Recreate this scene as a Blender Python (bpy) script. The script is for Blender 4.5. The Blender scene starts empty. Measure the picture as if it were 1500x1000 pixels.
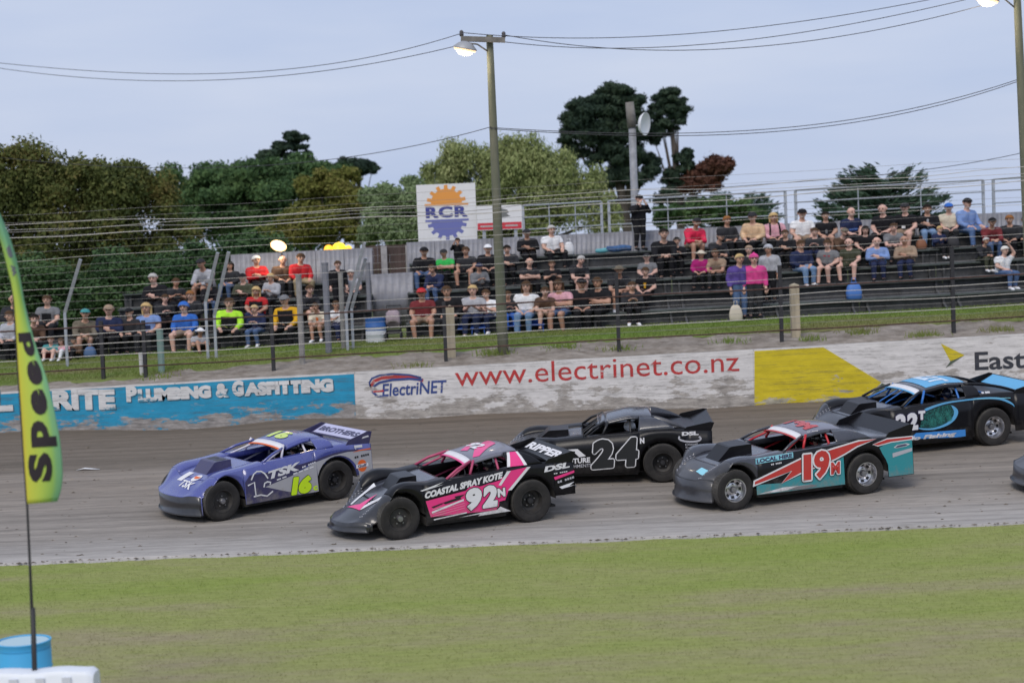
import bpy, bmesh, math, random
import numpy as np
from mathutils import Vector, Matrix
from mathutils.bvhtree import BVHTree
from mathutils.geometry import tessellate_polygon

random.seed(7)
RNG = np.random.default_rng(11)
SC = bpy.context.scene
COL = SC.collection
PI = math.pi

# ------------------------------------------------------------------ camera
CAM_H = 4.8
FOCAL_PX = 2500.0                      # for a 1500 px wide frame
PITCH = math.atan(126.0 / FOCAL_PX)    # looking slightly down
ROLL = math.radians(2.3)               # the photographer held the camera tilted
_f = Vector((0, math.cos(PITCH), -math.sin(PITCH)))
_u0 = Vector((0, math.sin(PITCH), math.cos(PITCH)))
_r0 = Vector((1, 0, 0))
_up = _u0 * math.cos(ROLL) + _r0 * math.sin(ROLL)
_rt = _r0 * math.cos(ROLL) - _u0 * math.sin(ROLL)
cd = bpy.data.cameras.new('camera')
cam = bpy.data.objects.new('camera', cd)
COL.objects.link(cam)
cam.matrix_world = Matrix(((_rt.x, _up.x, -_f.x, 0), (_rt.y, _up.y, -_f.y, 0), (_rt.z, _up.z, -_f.z, CAM_H), (0, 0, 0, 1)))
cd.sensor_width = 36.0
cd.lens = 36.0 * FOCAL_PX / 1500.0
cd.clip_start = 0.5
cd.clip_end = 3000
cd.dof.use_dof = True
cd.dof.focus_distance = 31.5
cd.dof.aperture_fstop = 1.0
SC.camera = cam

# ------------------------------------------------------------------ sky and soft evening light
SUN_EL, SUN_AZ = math.radians(48), math.radians(200)
world = bpy.data.worlds.new('World')
SC.world = world
world.use_nodes = True
nt = world.node_tree
nt.nodes.clear()
w_out = nt.nodes.new('ShaderNodeOutputWorld')
w_bg = nt.nodes.new('ShaderNodeBackground')
w_sky = nt.nodes.new('ShaderNodeTexSky')
w_sky.sky_type = 'NISHITA'
w_sky.sun_disc = False
w_sky.sun_elevation = SUN_EL
w_sky.sun_rotation = SUN_AZ
w_sky.dust_density = 3.0
w_tc = nt.nodes.new('ShaderNodeTexCoord')
w_map = nt.nodes.new('ShaderNodeMapping')
w_map.inputs['Scale'].default_value = (1.2, 1.2, 7.0)
w_noise = nt.nodes.new('ShaderNodeTexNoise')
w_noise.inputs['Scale'].default_value = 2.2
w_noise.inputs['Detail'].default_value = 5
w_noise.inputs['Roughness'].default_value = 0.5
w_ramp = nt.nodes.new('ShaderNodeValToRGB')
w_ramp.color_ramp.elements[0].position = 0.36
w_ramp.color_ramp.elements[0].color = (0.50, 0.592, 0.815, 1)
w_ramp.color_ramp.elements[1].position = 0.64
w_ramp.color_ramp.elements[1].color = (0.625, 0.69, 0.86, 1)
w_scl = nt.nodes.new('ShaderNodeMix')
w_scl.data_type = 'RGBA'
w_scl.blend_type = 'MULTIPLY'
w_scl.inputs['Factor'].default_value = 1.0
w_scl.inputs['B'].default_value = (0.10, 0.10, 0.10, 1)
w_mix = nt.nodes.new('ShaderNodeMix')
w_mix.data_type = 'RGBA'
w_mix.inputs['Factor'].default_value = 0.88
L = nt.links.new
L(w_tc.outputs['Generated'], w_map.inputs['Vector'])
L(w_map.outputs['Vector'], w_noise.inputs['Vector'])
L(w_noise.outputs['Fac'], w_ramp.inputs['Fac'])
L(w_sky.outputs['Color'], w_scl.inputs['A'])
L(w_scl.outputs['Result'], w_mix.inputs['A'])
L(w_ramp.outputs['Color'], w_mix.inputs['B'])
L(w_mix.outputs['Result'], w_bg.inputs['Color'])
w_bg.inputs['Strength'].default_value = 0.80
L(w_bg.outputs['Background'], w_out.inputs['Surface'])

sd = bpy.data.lights.new('sun', 'SUN')
sd.energy = 1.5
sd.angle = math.radians(26)
sd.color = (1.0, 0.93, 0.84)
sun = bpy.data.objects.new('sun', sd)
COL.objects.link(sun)
_sv = Vector((math.sin(SUN_AZ) * math.cos(SUN_EL), math.cos(SUN_AZ) * math.cos(SUN_EL), math.sin(SUN_EL)))
sun.rotation_euler = _sv.to_track_quat('Z', 'Y').to_euler()

SC.view_settings.view_transform = 'Standard'
SC.view_settings.look = 'None'
SC.view_settings.exposure = 0.35
SC.view_settings.gamma = 1.0
SC.cycles.max_bounces = 6
SC.cycles.transparent_max_bounces = 8
SC.cycles.caustics_reflective = False
SC.cycles.caustics_refractive = False

# ------------------------------------------------------------------ survey helper: a sight line of the photograph to its place
def sight(u, v, y):
    d = _f + _rt * ((u - 750) / FOCAL_PX) + _up * ((500 - v) / FOCAL_PX)
    return Vector((0, 0, CAM_H)) + d * (y / d.y)

# ------------------------------------------------------------------ materials
def lin(c):
    if isinstance(c, str):
        c = c.lstrip('#')
        c = [int(c[i:i + 2], 16) / 255 for i in (0, 2, 4)]
        return tuple((x / 12.92 if x <= 0.04045 else ((x + 0.055) / 1.055) ** 2.4) for x in c)
    return tuple(c)

_M = {}
def mat(name, c, rough=0.6, metal=0.0, spec=0.5, var=0.0, vscale=6.0, c2=None, stretch=(1, 1, 1), bump=0.0, bscale=40.0,
        coat=0.0, lo=0.35, hi=0.65, dust=0.0, dcol=(0.22, 0.20, 0.18), emit=None, estr=0.0):
    if name in _M:
        return _M[name]
    m = bpy.data.materials.new(name)
    m.use_nodes = True
    n = m.node_tree
    b = n.nodes['Principled BSDF']
    c = lin(c)
    b.inputs['Base Color'].default_value = (*c, 1)
    b.inputs['Roughness'].default_value = rough
    b.inputs['Metallic'].default_value = metal
    b.inputs['Specular IOR Level'].default_value = spec
    if coat:
        b.inputs['Coat Weight'].default_value = coat
        b.inputs['Coat Roughness'].default_value = 0.12
    if emit is not None:
        b.inputs['Emission Color'].default_value = (*lin(emit), 1)
        b.inputs['Emission Strength'].default_value = estr
    col_socket = None
    if var or c2 is not None or bump or dust:
        tc = n.nodes.new('ShaderNodeTexCoord')
        mp = n.nodes.new('ShaderNodeMapping')
        mp.inputs['Scale'].default_value = stretch
        n.links.new(tc.outputs['Object'], mp.inputs['Vector'])
    if var or c2 is not None:
        if c2 is None:
            c2 = tuple(min(1, x * (1 + var)) for x in c)
            c1 = tuple(x * (1 - var) for x in c)
        else:
            c2 = lin(c2)
            c1 = c
        tx = n.nodes.new('ShaderNodeTexNoise')
        tx.inputs['Scale'].default_value = vscale
        tx.inputs['Detail'].default_value = 8
        tx.inputs['Roughness'].default_value = 0.65
        rp = n.nodes.new('ShaderNodeValToRGB')
        rp.color_ramp.elements[0].position = lo
        rp.color_ramp.elements[1].position = hi
        rp.color_ramp.elements[0].color = (*c1, 1)
        rp.color_ramp.elements[1].color = (*c2, 1)
        n.links.new(mp.outputs['Vector'], tx.inputs['Vector'])
        n.links.new(tx.outputs['Fac'], rp.inputs['Fac'])
        col_socket = rp.outputs['Color']
    if dust:
        tx = n.nodes.new('ShaderNodeTexNoise')
        tx.inputs['Scale'].default_value = 5.0
        tx.inputs['Detail'].default_value = 9
        tx.inputs['Roughness'].default_value = 0.7
        n.links.new(mp.outputs['Vector'], tx.inputs['Vector'])
        mr = n.nodes.new('ShaderNodeMapRange')
        mr.inputs['From Min'].default_value = 0.38
        mr.inputs['From Max'].default_value = 0.75
        mr.inputs['To Min'].default_value = dust * 0.25
        mr.inputs['To Max'].default_value = dust
        n.links.new(tx.outputs['Fac'], mr.inputs['Value'])
        mx = n.nodes.new('ShaderNodeMix')
        mx.data_type = 'RGBA'
        mx.inputs['A'].default_value = (*c, 1)
        if col_socket:
            n.links.new(col_socket, mx.inputs['A'])
        mx.inputs['B'].default_value = (*dcol, 1)
        if name.startswith(('livery', 'decal')):      # clay sprayed up over the sills and tails
            sz = n.nodes.new('ShaderNodeSeparateXYZ')
            n.links.new(tc.outputs['Object'], sz.inputs[0])
            mz = n.nodes.new('ShaderNodeMapRange')
            mz.inputs['From Min'].default_value = 0.20
            mz.inputs['From Max'].default_value = 0.62
            mz.inputs['To Min'].default_value = 0.30
            mz.inputs['To Max'].default_value = -0.10
            n.links.new(sz.outputs['Z'], mz.inputs['Value'])
            t3 = n.nodes.new('ShaderNodeTexNoise')
            t3.inputs['Scale'].default_value = 7.0
            t3.inputs['Detail'].default_value = 10
            t3.inputs['Roughness'].default_value = 0.75
            n.links.new(mp.outputs['Vector'], t3.inputs['Vector'])
            a3 = n.nodes.new('ShaderNodeMath')
            n.links.new(t3.outputs['Fac'], a3.inputs[0])
            n.links.new(mz.outputs['Result'], a3.inputs[1])
            m3 = n.nodes.new('ShaderNodeMapRange')
            m3.inputs['From Min'].default_value = 0.56
            m3.inputs['From Max'].default_value = 0.82
            m3.inputs['To Max'].default_value = 0.62
            n.links.new(a3.outputs[0], m3.inputs['Value'])
            mxx = n.nodes.new('ShaderNodeMath')
            mxx.operation = 'MAXIMUM'
            n.links.new(mr.outputs['Result'], mxx.inputs[0])
            n.links.new(m3.outputs['Result'], mxx.inputs[1])
            n.links.new(mxx.outputs[0], mx.inputs['Factor'])
        else:
            n.links.new(mr.outputs['Result'], mx.inputs['Factor'])
        col_socket = mx.outputs['Result']
        ma = n.nodes.new('ShaderNodeMath')
        ma.operation = 'ADD'
        ma.use_clamp = True
        ma.inputs[1].default_value = rough
        n.links.new(mr.outputs['Result'], ma.inputs[0])
        n.links.new(ma.outputs[0], b.inputs['Roughness'])
    if col_socket:
        n.links.new(col_socket, b.inputs['Base Color'])
    if bump:
        tb = n.nodes.new('ShaderNodeTexNoise')
        tb.inputs['Scale'].default_value = bscale
        tb.inputs['Detail'].default_value = 6
        n.links.new(mp.outputs['Vector'], tb.inputs['Vector'])
        bp = n.nodes.new('ShaderNodeBump')
        bp.inputs['Strength'].default_value = bump
        bp.inputs['Distance'].default_value = 0.05
        n.links.new(tb.outputs['Fac'], bp.inputs['Height'])
        n.links.new(bp.outputs['Normal'], b.inputs['Normal'])
    _M[name] = m
    return m

# ------------------------------------------------------------------ mesh builder
class MB:
    def __init__(s):
        s.v = []
        s.f = []
    def add(s, v, f):
        o = len(s.v)
        s.v += [tuple(p) for p in v]
        s.f += [tuple(i + o for i in q) for q in f]
        return s
    def box(s, x0, x1, y0, y1, z0, z1):
        return s.add([(x0, y0, z0), (x1, y0, z0), (x1, y1, z0), (x0, y1, z0), (x0, y0, z1), (x1, y0, z1), (x1, y1, z1), (x0, y1, z1)],
                     [(0, 3, 2, 1), (4, 5, 6, 7), (0, 1, 5, 4), (1, 2, 6, 5), (2, 3, 7, 6), (3, 0, 4, 7)])
    def bar(s, a, b, w, h, up=(0, 0, 1)):
        a, b = Vector(a), Vector(b)
        d = (b - a).normalized()
        sd_ = d.cross(Vector(up))
        if sd_.length < 1e-4:
            sd_ = d.cross(Vector((1, 0, 0)))
        sd_.normalize()
        u = sd_.cross(d)
        vs = []
        for p in (a, b):
            for i, j in ((-1, -1), (1, -1), (1, 1), (-1, 1)):
                vs.append(p + sd_ * (w / 2 * i) + u * (h / 2 * j))
        return s.add(vs, [(0, 1, 2, 3), (7, 6, 5, 4), (0, 4, 5, 1), (1, 5, 6, 2), (2, 6, 7, 3), (3, 7, 4, 0)])
    def tube(s, pts, r, n=6, r2=None, cap=True):
        pts = [Vector(p) for p in pts]
        m = len(pts)
        rings = []
        pu = None
        for i, p in enumerate(pts):
            d = (pts[min(i + 1, m - 1)] - pts[max(i - 1, 0)])
            d = d.normalized() if d.length > 1e-9 else Vector((0, 0, 1))
            if pu is None:
                pu = d.orthogonal().normalized()
            else:
                pu = (pu - d * pu.dot(d))
                pu = pu.normalized() if pu.length > 1e-6 else d.orthogonal().normalized()
            w = d.cross(pu)
            rr = r if not isinstance(r, (list, tuple)) else r[i]
            if r2 is not None:
                rr = r + (r2 - r) * i / (m - 1)
            rings.append([p + pu * (rr * math.cos(2 * PI * k / n)) + w * (rr * math.sin(2 * PI * k / n)) for k in range(n)])
        vs = [q for rg in rings for q in rg]
        fs = []
        for i in range(m - 1):
            for k in range(n):
                k2 = (k + 1) % n
                fs.append((i * n + k, i * n + k2, (i + 1) * n + k2, (i + 1) * n + k))
        if cap:
            fs.append(tuple(range(n - 1, -1, -1)))
            fs.append(tuple((m - 1) * n + k for k in range(n)))
        return s.add(vs, fs)
    def lathe(s, prof, n=24, axis='z', c=(0, 0, 0), closed=False):
        vs, fs = [], []
        m = len(prof)
        for (r, h) in prof:
            for k in range(n):
                a = 2 * PI * k / n
                x, y = r * math.cos(a), r * math.sin(a)
                p = {'z': (x, y, h), 'y': (x, h, y), 'x': (h, x, y)}[axis]
                vs.append((p[0] + c[0], p[1] + c[1], p[2] + c[2]))
        for i in range(m if closed else m - 1):
            for k in range(n):
                k2 = (k + 1) % n
                i2 = (i + 1) % m
                fs.append((i * n + k, i * n + k2, i2 * n + k2, i2 * n + k))
        return s.add(vs, fs)
    def grid(s, P):
        """P: rows x cols of points"""
        r, c = len(P), len(P[0])
        vs = [q for row in P for q in row]
        return s.add(vs, [(i * c + j, i * c + j + 1, (i + 1) * c + j + 1, (i + 1) * c + j) for i in range(r - 1) for j in range(c - 1)])
    def prism(s, poly, fn, t):
        """poly: 2-D points, fn(a, b, d) -> 3-D point at depth d; a solid between depth 0 and t"""
        tri = tessellate_polygon([[Vector((p[0], p[1], 0)) for p in poly]])
        n = len(poly)
        vs = [fn(a, b, 0) for a, b in poly] + [fn(a, b, t) for a, b in poly]
        fs = [tuple(q) for q in tri] + [tuple(i + n for i in reversed(q)) for q in tri]
        fs += [(i, (i + 1) % n, (i + 1) % n + n, i + n) for i in range(n)]
        return s.add(vs, fs)
    def build(s, name, m=None, parent=None, smooth=False, solid=0.0, fixn=True, solid_off=-1.0):
        me = bpy.data.meshes.new(name)
        me.from_pydata(s.v, [], s.f)
        if fixn:
            bm = bmesh.new()
            bm.from_mesh(me)
            bmesh.ops.recalc_face_normals(bm, faces=bm.faces)
            bm.to_mesh(me)
            bm.free()
        if smooth:
            me.polygons.foreach_set('use_smooth', [True] * len(me.polygons))
            if smooth == 'angle':
                me.set_sharp_from_angle(angle=math.radians(38))
        o = bpy.data.objects.new(name, me)
        COL.objects.link(o)
        if m:
            me.materials.append(m)
        if parent is not None:
            o.parent = parent
        if solid:
            md = o.modifiers.new('thickness', 'SOLIDIFY')
            md.thickness = solid
            md.offset = solid_off
        return o

def tag(o, label=None, cat=None, group=None, kind=None):
    if label:
        o['label'] = label
    if cat:
        o['category'] = cat
    if group:
        o['group'] = group
    if kind:
        o['kind'] = kind
    return o

def empty(name, loc=(0, 0, 0), label=None, cat=None, group=None):
    o = bpy.data.objects.new(name, None)
    COL.objects.link(o)
    o.location = loc
    o.empty_display_size = 0.2
    return tag(o, label, cat, group)

# ------------------------------------------------------------------ lettering (flat print)
_T = {}
def text_geo(s, bold=0.0, shear=0.0, space=1.0):
    key = (s, bold, shear, space)
    if key not in _T:
        cu = bpy.data.curves.new('lettering', 'FONT')
        cu.body = s
        cu.offset = bold
        cu.shear = shear
        cu.space_character = space
        cu.resolution_u = 3
        ob = bpy.data.objects.new('lettering', cu)
        COL.objects.link(ob)
        dg = bpy.context.evaluated_depsgraph_get()
        me = bpy.data.meshes.new_from_object(ob.evaluated_get(dg))
        v = np.array([(p.co.x, p.co.y) for p in me.vertices])
        f = [tuple(p.vertices) for p in me.polygons]
        lo, hi = v.min(0), v.max(0)
        _T[key] = ((v - lo) / (hi - lo), f, (hi - lo))
        bpy.data.objects.remove(ob)
        bpy.data.meshes.remove(me)
        bpy.data.curves.remove(cu)
    return _T[key]

def text_on(name, s, A, B, h, surf, m, parent, bold=0.03, shear=0.0, space=1.0, d=0.005, up=None):
    """lettering from A to B (2-D surface coordinates), h high; surf(a, b, d) -> 3-D"""
    v, f, _ = text_geo(s, bold, shear, space)
    A, B = np.array(A, float), np.array(B, float)
    U = B - A
    Vv = np.array(up, float) * h if up is not None else np.array((0, 1.0)) * h
    mb = MB()
    mb.add([surf(*(A + U * p[0] + Vv * p[1]), d) for p in v], f)
    return mb.build(name, m, parent, fixn=False)

def poly_on(name, poly, surf, m, parent, d=0.004):
    tri = tessellate_polygon([[Vector((p[0], p[1], 0)) for p in poly]])
    mb = MB()
    mb.add([surf(p[0], p[1], d) for p in poly], [tuple(t) for t in tri])
    return mb.build(name, m, parent, fixn=False)

def line_on(name, pts, w, surf, m, parent, d=0.005):
    """a painted stroke of width w through 2-D points"""
    P = [np.array(p, float) for p in pts]
    Lp, Rp = [], []
    for i, p in enumerate(P):
        t = P[min(i + 1, len(P) - 1)] - P[max(i - 1, 0)]
        t = t / (np.linalg.norm(t) + 1e-9)
        nn = np.array((-t[1], t[0])) * w / 2
        Lp.append(p + nn)
        Rp.append(p - nn)
    mb = MB()
    mb.grid([[surf(q[0], q[1], d) for q in Lp], [surf(q[0], q[1], d) for q in Rp]])
    return mb.build(name, m, parent, fixn=False)

def sstep(a, b, x):
    t = min(1.0, max(0.0, (x - a) / (b - a)))
    return t * t * (3 - 2 * t)
# ================================================================== the setting
TRK0, TRK1, TRKZ = 28.18, 41.7, 0.85
XS = 0.0155                                    # the ground behind the wall climbs gently to the right
def track_z(y):
    return max(0.0, (y - TRK0) * TRKZ / (TRK1 - TRK0))
def wall_top(x):
    return 2.16 + 0.0168 * x
def bank_z(x, y):
    return 2.62 + XS * x - 0.48 * (1 - sstep(41.5, 47.6, y)) - 0.02

def noise2(x, y, s=1.0, seed=0):
    from mathutils import noise as mn
    return mn.noise(Vector((x * s + seed * 13.7, y * s - seed * 7.1, seed * 3.3)))

# ---- infield grass
def grass_mat(name, ca, cb, cc, dry=False, thin=False):
    m = bpy.data.materials.new(name)
    m.use_nodes = True
    n = m.node_tree
    b = n.nodes['Principled BSDF']
    b.inputs['Roughness'].default_value = 0.9
    b.inputs['Specular IOR Level'].default_value = 0.1
    tc = n.nodes.new('ShaderNodeTexCoord')
    mp = n.nodes.new('ShaderNodeMapping')
    mp.inputs['Scale'].default_value = (0.35, 1.25, 1)
    n.links.new(tc.outputs['Object'], mp.inputs['Vector'])
    t1 = n.nodes.new('ShaderNodeTexNoise')
    t1.inputs['Scale'].default_value = 0.42
    t1.inputs['Detail'].default_value = 7
    t1.inputs['Roughness'].default_value = 0.62
    t2 = n.nodes.new('ShaderNodeTexNoise')
    t2.inputs['Scale'].default_value = 9.0
    t2.inputs['Detail'].default_value = 6
    r1 = n.nodes.new('ShaderNodeValToRGB')
    r1.color_ramp.elements[0].position = 0.34
    r1.color_ramp.elements[0].color = (*lin(ca), 1)
    r1.color_ramp.elements[1].position = 0.67
    r1.color_ramp.elements[1].color = (*lin(cb), 1)
    e = r1.color_ramp.elements.new(0.5)
    e.color = (*lin(cc), 1)
    mx = n.nodes.new('ShaderNodeMix')
    mx.data_type = 'RGBA'
    mx.blend_type = 'OVERLAY'
    mx.inputs['Factor'].default_value = 0.30
    n.links.new(mp.outputs['Vector'], t1.inputs['Vector'])
    n.links.new(mp.outputs['Vector'], t2.inputs['Vector'])
    if dry:          # the middle of the infield is worn and dry
        sp = n.nodes.new('ShaderNodeSeparateXYZ')
        n.links.new(tc.outputs['Object'], sp.inputs[0])
        mr = n.nodes.new('ShaderNodeMapRange')
        mr.inputs['From Min'].default_value = 17.5
        mr.inputs['From Max'].default_value = 26.5
        mr.inputs['To Min'].default_value = -0.07
        mr.inputs['To Max'].default_value = 0.06
        n.links.new(sp.outputs['Y'], mr.inputs['Value'])
        ad = n.nodes.new('ShaderNodeMath')
        n.links.new(t1.outputs['Fac'], ad.inputs[0])
        n.links.new(mr.outputs['Result'], ad.inputs[1])
        n.links.new(ad.outputs[0], r1.inputs['Fac'])
    else:
        n.links.new(t1.outputs['Fac'], r1.inputs['Fac'])
    n.links.new(r1.outputs['Color'], mx.inputs['A'])
    n.links.new(t2.outputs['Fac'], mx.inputs['B'])
    n.links.new(mx.outputs['Result'], b.inputs['Base Color'])
    if thin:         # blades let light through
        tr = n.nodes.new('ShaderNodeBsdfTranslucent')
        n.links.new(mx.outputs['Result'], tr.inputs['Color'])
        ms = n.nodes.new('ShaderNodeMixShader')
        ms.inputs[0].default_value = 0.5
        n.links.new(b.outputs[0], ms.inputs[1])
        n.links.new(tr.outputs[0], ms.inputs[2])
        n.links.new(ms.outputs[0], n.nodes['Material Output'].inputs['Surface'])
    return m

M_GRASS = grass_mat('infield_grass', (0.275, 0.245, 0.145), (0.215, 0.262, 0.065), (0.25, 0.268, 0.095), True)
M_BLADE = grass_mat('grass_blades', (0.37, 0.33, 0.20), (0.30, 0.37, 0.10), (0.34, 0.365, 0.14), True, True)
M_VBLADE = grass_mat('verge_blades', (0.27, 0.26, 0.11), (0.20, 0.31, 0.06), (0.23, 0.29, 0.08), False, True)
M_VERGE = grass_mat('verge_grass', (0.185, 0.175, 0.08), (0.13, 0.205, 0.04), (0.155, 0.195, 0.055))

def sheet(name, xs, ys, zf, m, parent=None):
    mb = MB()
    mb.grid([[(x, y, zf(x, y)) for x in xs] for y in ys])
    o = mb.build(name, m, parent, smooth=True)
    return o

o = sheet('infield_grass', [-400, -120, -40, -12, 12, 40, 120, 400], [-300, -80, -20, 0, 10, 20, TRK0 + 0.1], lambda x, y: 0.0 if y < 28.2 else -0.01, M_GRASS)
tag(o, kind='structure')

# mown blades over the part of the infield in view (nobody could count them)
def blades(name, x0, x1, y0, y1, n, zf, h, w, m, wfun=None, lean=0.6):
    X = RNG.uniform(x0, x1, n)
    Y = RNG.uniform(y0, y1, n)
    a = RNG.uniform(0, 2 * PI, n)
    hh = h * RNG.uniform(0.4, 1.2, n)
    Z = np.array([zf(x, y) for x, y in zip(X, Y)])
    dx, dy = np.cos(a) * w, np.sin(a) * w
    lx, ly = RNG.normal(0, lean, n) * hh, RNG.normal(0, lean, n) * hh
    V = np.stack([np.stack([X - dx, Y - dy, Z], 1), np.stack([X + dx, Y + dy, Z], 1), np.stack([X + lx, Y + ly, Z + hh], 1)], 1).reshape(-1, 3)
    me = bpy.data.meshes.new(name)
    me.from_pydata(V.tolist(), [], np.arange(3 * n).reshape(-1, 3).tolist())
    ob = bpy.data.objects.new(name, me)
    COL.objects.link(ob)
    me.materials.append(m)
    return ob
o = blades('mown_grass', -9.5, 9.8, 17.0, 28.15, 90000, lambda x, y: 0.0, 0.018, 0.006, M_BLADE, lean=1.3)
tag(o, 'short mown grass blades across the patchy infield', 'grass', kind='stuff')

# ---- dirt track, banked up to the wall
def track_mat():
    m = bpy.data.materials.new('track_dirt')
    m.use_nodes = True
    n = m.node_tree
    b = n.nodes['Principled BSDF']
    b.inputs['Roughness'].default_value = 0.95
    b.inputs['Specular IOR Level'].default_value = 0.12
    tc = n.nodes.new('ShaderNodeTexCoord')
    def noise(scale, stretch, det=8, rough=0.65):
        mp = n.nodes.new('ShaderNodeMapping')
        mp.inputs['Scale'].default_value = stretch
        n.links.new(tc.outputs['Object'], mp.inputs['Vector'])
        t = n.nodes.new('ShaderNodeTexNoise')
        t.inputs['Scale'].default_value = scale
        t.inputs['Detail'].default_value = det
        t.inputs['Roughness'].default_value = rough
        n.links.new(mp.outputs['Vector'], t.inputs['Vector'])
        return t.outputs['Fac']
    def ramp(sock, stops):
        r = n.nodes.new('ShaderNodeValToRGB')
        r.color_ramp.elements[0].position = stops[0][0]
        r.color_ramp.elements[0].color = (*lin(stops[0][1]), 1)
        r.color_ramp.elements[1].position = stops[-1][0]
        r.color_ramp.elements[1].color = (*lin(stops[-1][1]), 1)
        for p, c in stops[1:-1]:
            e = r.color_ramp.elements.new(p)
            e.color = (*lin(c), 1)
        n.links.new(sock, r.inputs['Fac'])
        return r.outputs['Color']
    def mix(fac, a, b_, mode='MIX'):
        x = n.nodes.new('ShaderNodeMix')
        x.data_type = 'RGBA'
        x.blend_type = mode
        if isinstance(fac, float):
            x.inputs['Factor'].default_value = fac
        else:
            n.links.new(fac, x.inputs['Factor'])
        for s_, k in ((a, 'A'), (b_, 'B')):
            if isinstance(s_, tuple):
                x.inputs[k].default_value = (*s_, 1)
            else:
                n.links.new(s_, x.inputs[k])
        return x.outputs['Result']
    # bands across the track: pale packed dirt by the infield, brown damp clay up the bank
    sep = n.nodes.new('ShaderNodeSeparateXYZ')
    n.links.new(tc.outputs['Object'], sep.inputs['Vector'])
    wob = noise(0.5, (0.25, 1, 1), 4)
    ad = n.nodes.new('ShaderNodeMath')
    ad.operation = 'MULTIPLY_ADD'
    ad.inputs[1].default_value = 2.2
    n.links.new(wob, ad.inputs[0])
    n.links.new(sep.outputs['Y'], ad.inputs[2])
    mr = n.nodes.new('ShaderNodeMapRange')
    mr.inputs['From Min'].default_value = TRK0 + 1.1
    mr.inputs['From Max'].default_value = TRK1 + 1.1
    n.links.new(ad.outputs[0], mr.inputs['Value'])
    band = ramp(mr.outputs['Result'], [(0.0, (0.36, 0.342, 0.325)), (0.06, (0.335, 0.315, 0.295)), (0.13, (0.275, 0.252, 0.228)),
                                       (0.45, (0.228, 0.200, 0.172)), (0.57, (0.25, 0.220, 0.190)), (0.66, (0.165, 0.142, 0.118)), (1.0, (0.150, 0.124, 0.100))])
    streak = noise(1.0, (0.06, 3.2, 1), 9, 0.7)
    st = ramp(streak, [(0.32, (0.30, 0.30, 0.30)), (0.5, (0.5, 0.5, 0.5)), (0.72, (0.72, 0.71, 0.70))])
    c = mix(0.75, band, st, 'OVERLAY')
    fine = noise(4.0, (0.5, 2.4, 1), 9, 0.75)
    fr = ramp(fine, [(0.3, (0.32, 0.32, 0.32)), (0.7, (0.66, 0.66, 0.66))])
    c = mix(0.55, c, fr, 'OVERLAY')
    clod = noise(1.6, (0.35, 1.4, 1), 7, 0.7)
    cl = ramp(clod, [(0.60, (0, 0, 0)), (0.72, (1, 1, 1))])
    c = mix(0.35, c, mix(cl, c, (0.10, 0.085, 0.07)))
    n.links.new(c, b.inputs['Base Color'])
    bp = n.nodes.new('ShaderNodeBump')
    bp.inputs['Strength'].default_value = 0.6
    bp.inputs['Distance'].default_value = 0.05
    n.links.new(fine, bp.inputs['Height'])
    n.links.new(bp.outputs['Normal'], b.inputs['Normal'])
    return m
M_TRACK = track_mat()
xs = np.concatenate([np.linspace(-150, -16, 12), np.linspace(-15.5, 15.5, 190), np.linspace(16, 150, 12)])
ys = np.concatenate([np.linspace(TRK0 - 0.35, TRK0 + 0.6, 14), np.linspace(TRK0 + 0.75, TRK1 + 0.1, 70)])
def tz(x, y):
    z = track_z(y) + 0.012 * noise2(x * 0.35, y * 2.2, 1.0, 1) + 0.01 * noise2(x, y * 3, 1.4, 2)
    d = y - TRK0 + 0.10 * noise2(x, 0, 1.3, 5) + 0.05 * noise2(x, 0, 5, 6)
    if y > TRK1 - 0.8:
        z += 0.16 * sstep(TRK1 - 0.8, TRK1, y) * (0.45 + noise2(x, 0, 0.35, 8) * 0.9)
    return z + 0.028 if d > 0.02 else -0.06 if d < -0.05 else -0.06 + (d + 0.05) / 0.07 * 0.088
o = sheet('dirt_track', xs, ys, tz, M_TRACK)
tag(o, kind='structure')

# loose clods along the inside edge and in the marbles
mb = MB()
for i in range(1300):
    if i < 300:
        x, y = random.uniform(-9.5, 9.8), TRK0 + random.gauss(0.0, 0.035)
        r = random.uniform(0.006, 0.018)
    else:
        x, y = random.uniform(-13, 13), random.uniform(TRK0 + 0.3, TRK1 - 0.2)
        r = random.uniform(0.006, 0.022)
    z = track_z(y) + 0.03
    k = random.uniform(1, 4)
    t = [(x + r * k, y, z - r * .3), (x, y + r * random.uniform(.7, 1.3), z - r * .3), (x - r * k, y, z - r * .3), (x, y - r, z - r * .3), (x + random.uniform(-r, r) * .4, y, z + r * random.uniform(.5, 1))]
    mb.add(t, [(0, 1, 4), (1, 2, 4), (2, 3, 4), (3, 0, 4)])
o = mb.build('dirt_clods', mat('clod', (0.14, 0.12, 0.1), 0.95, spec=0.1, var=0.4, vscale=3))
tag(o, 'loose dirt clods scattered along the track edge', 'dirt', kind='stuff')

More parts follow.
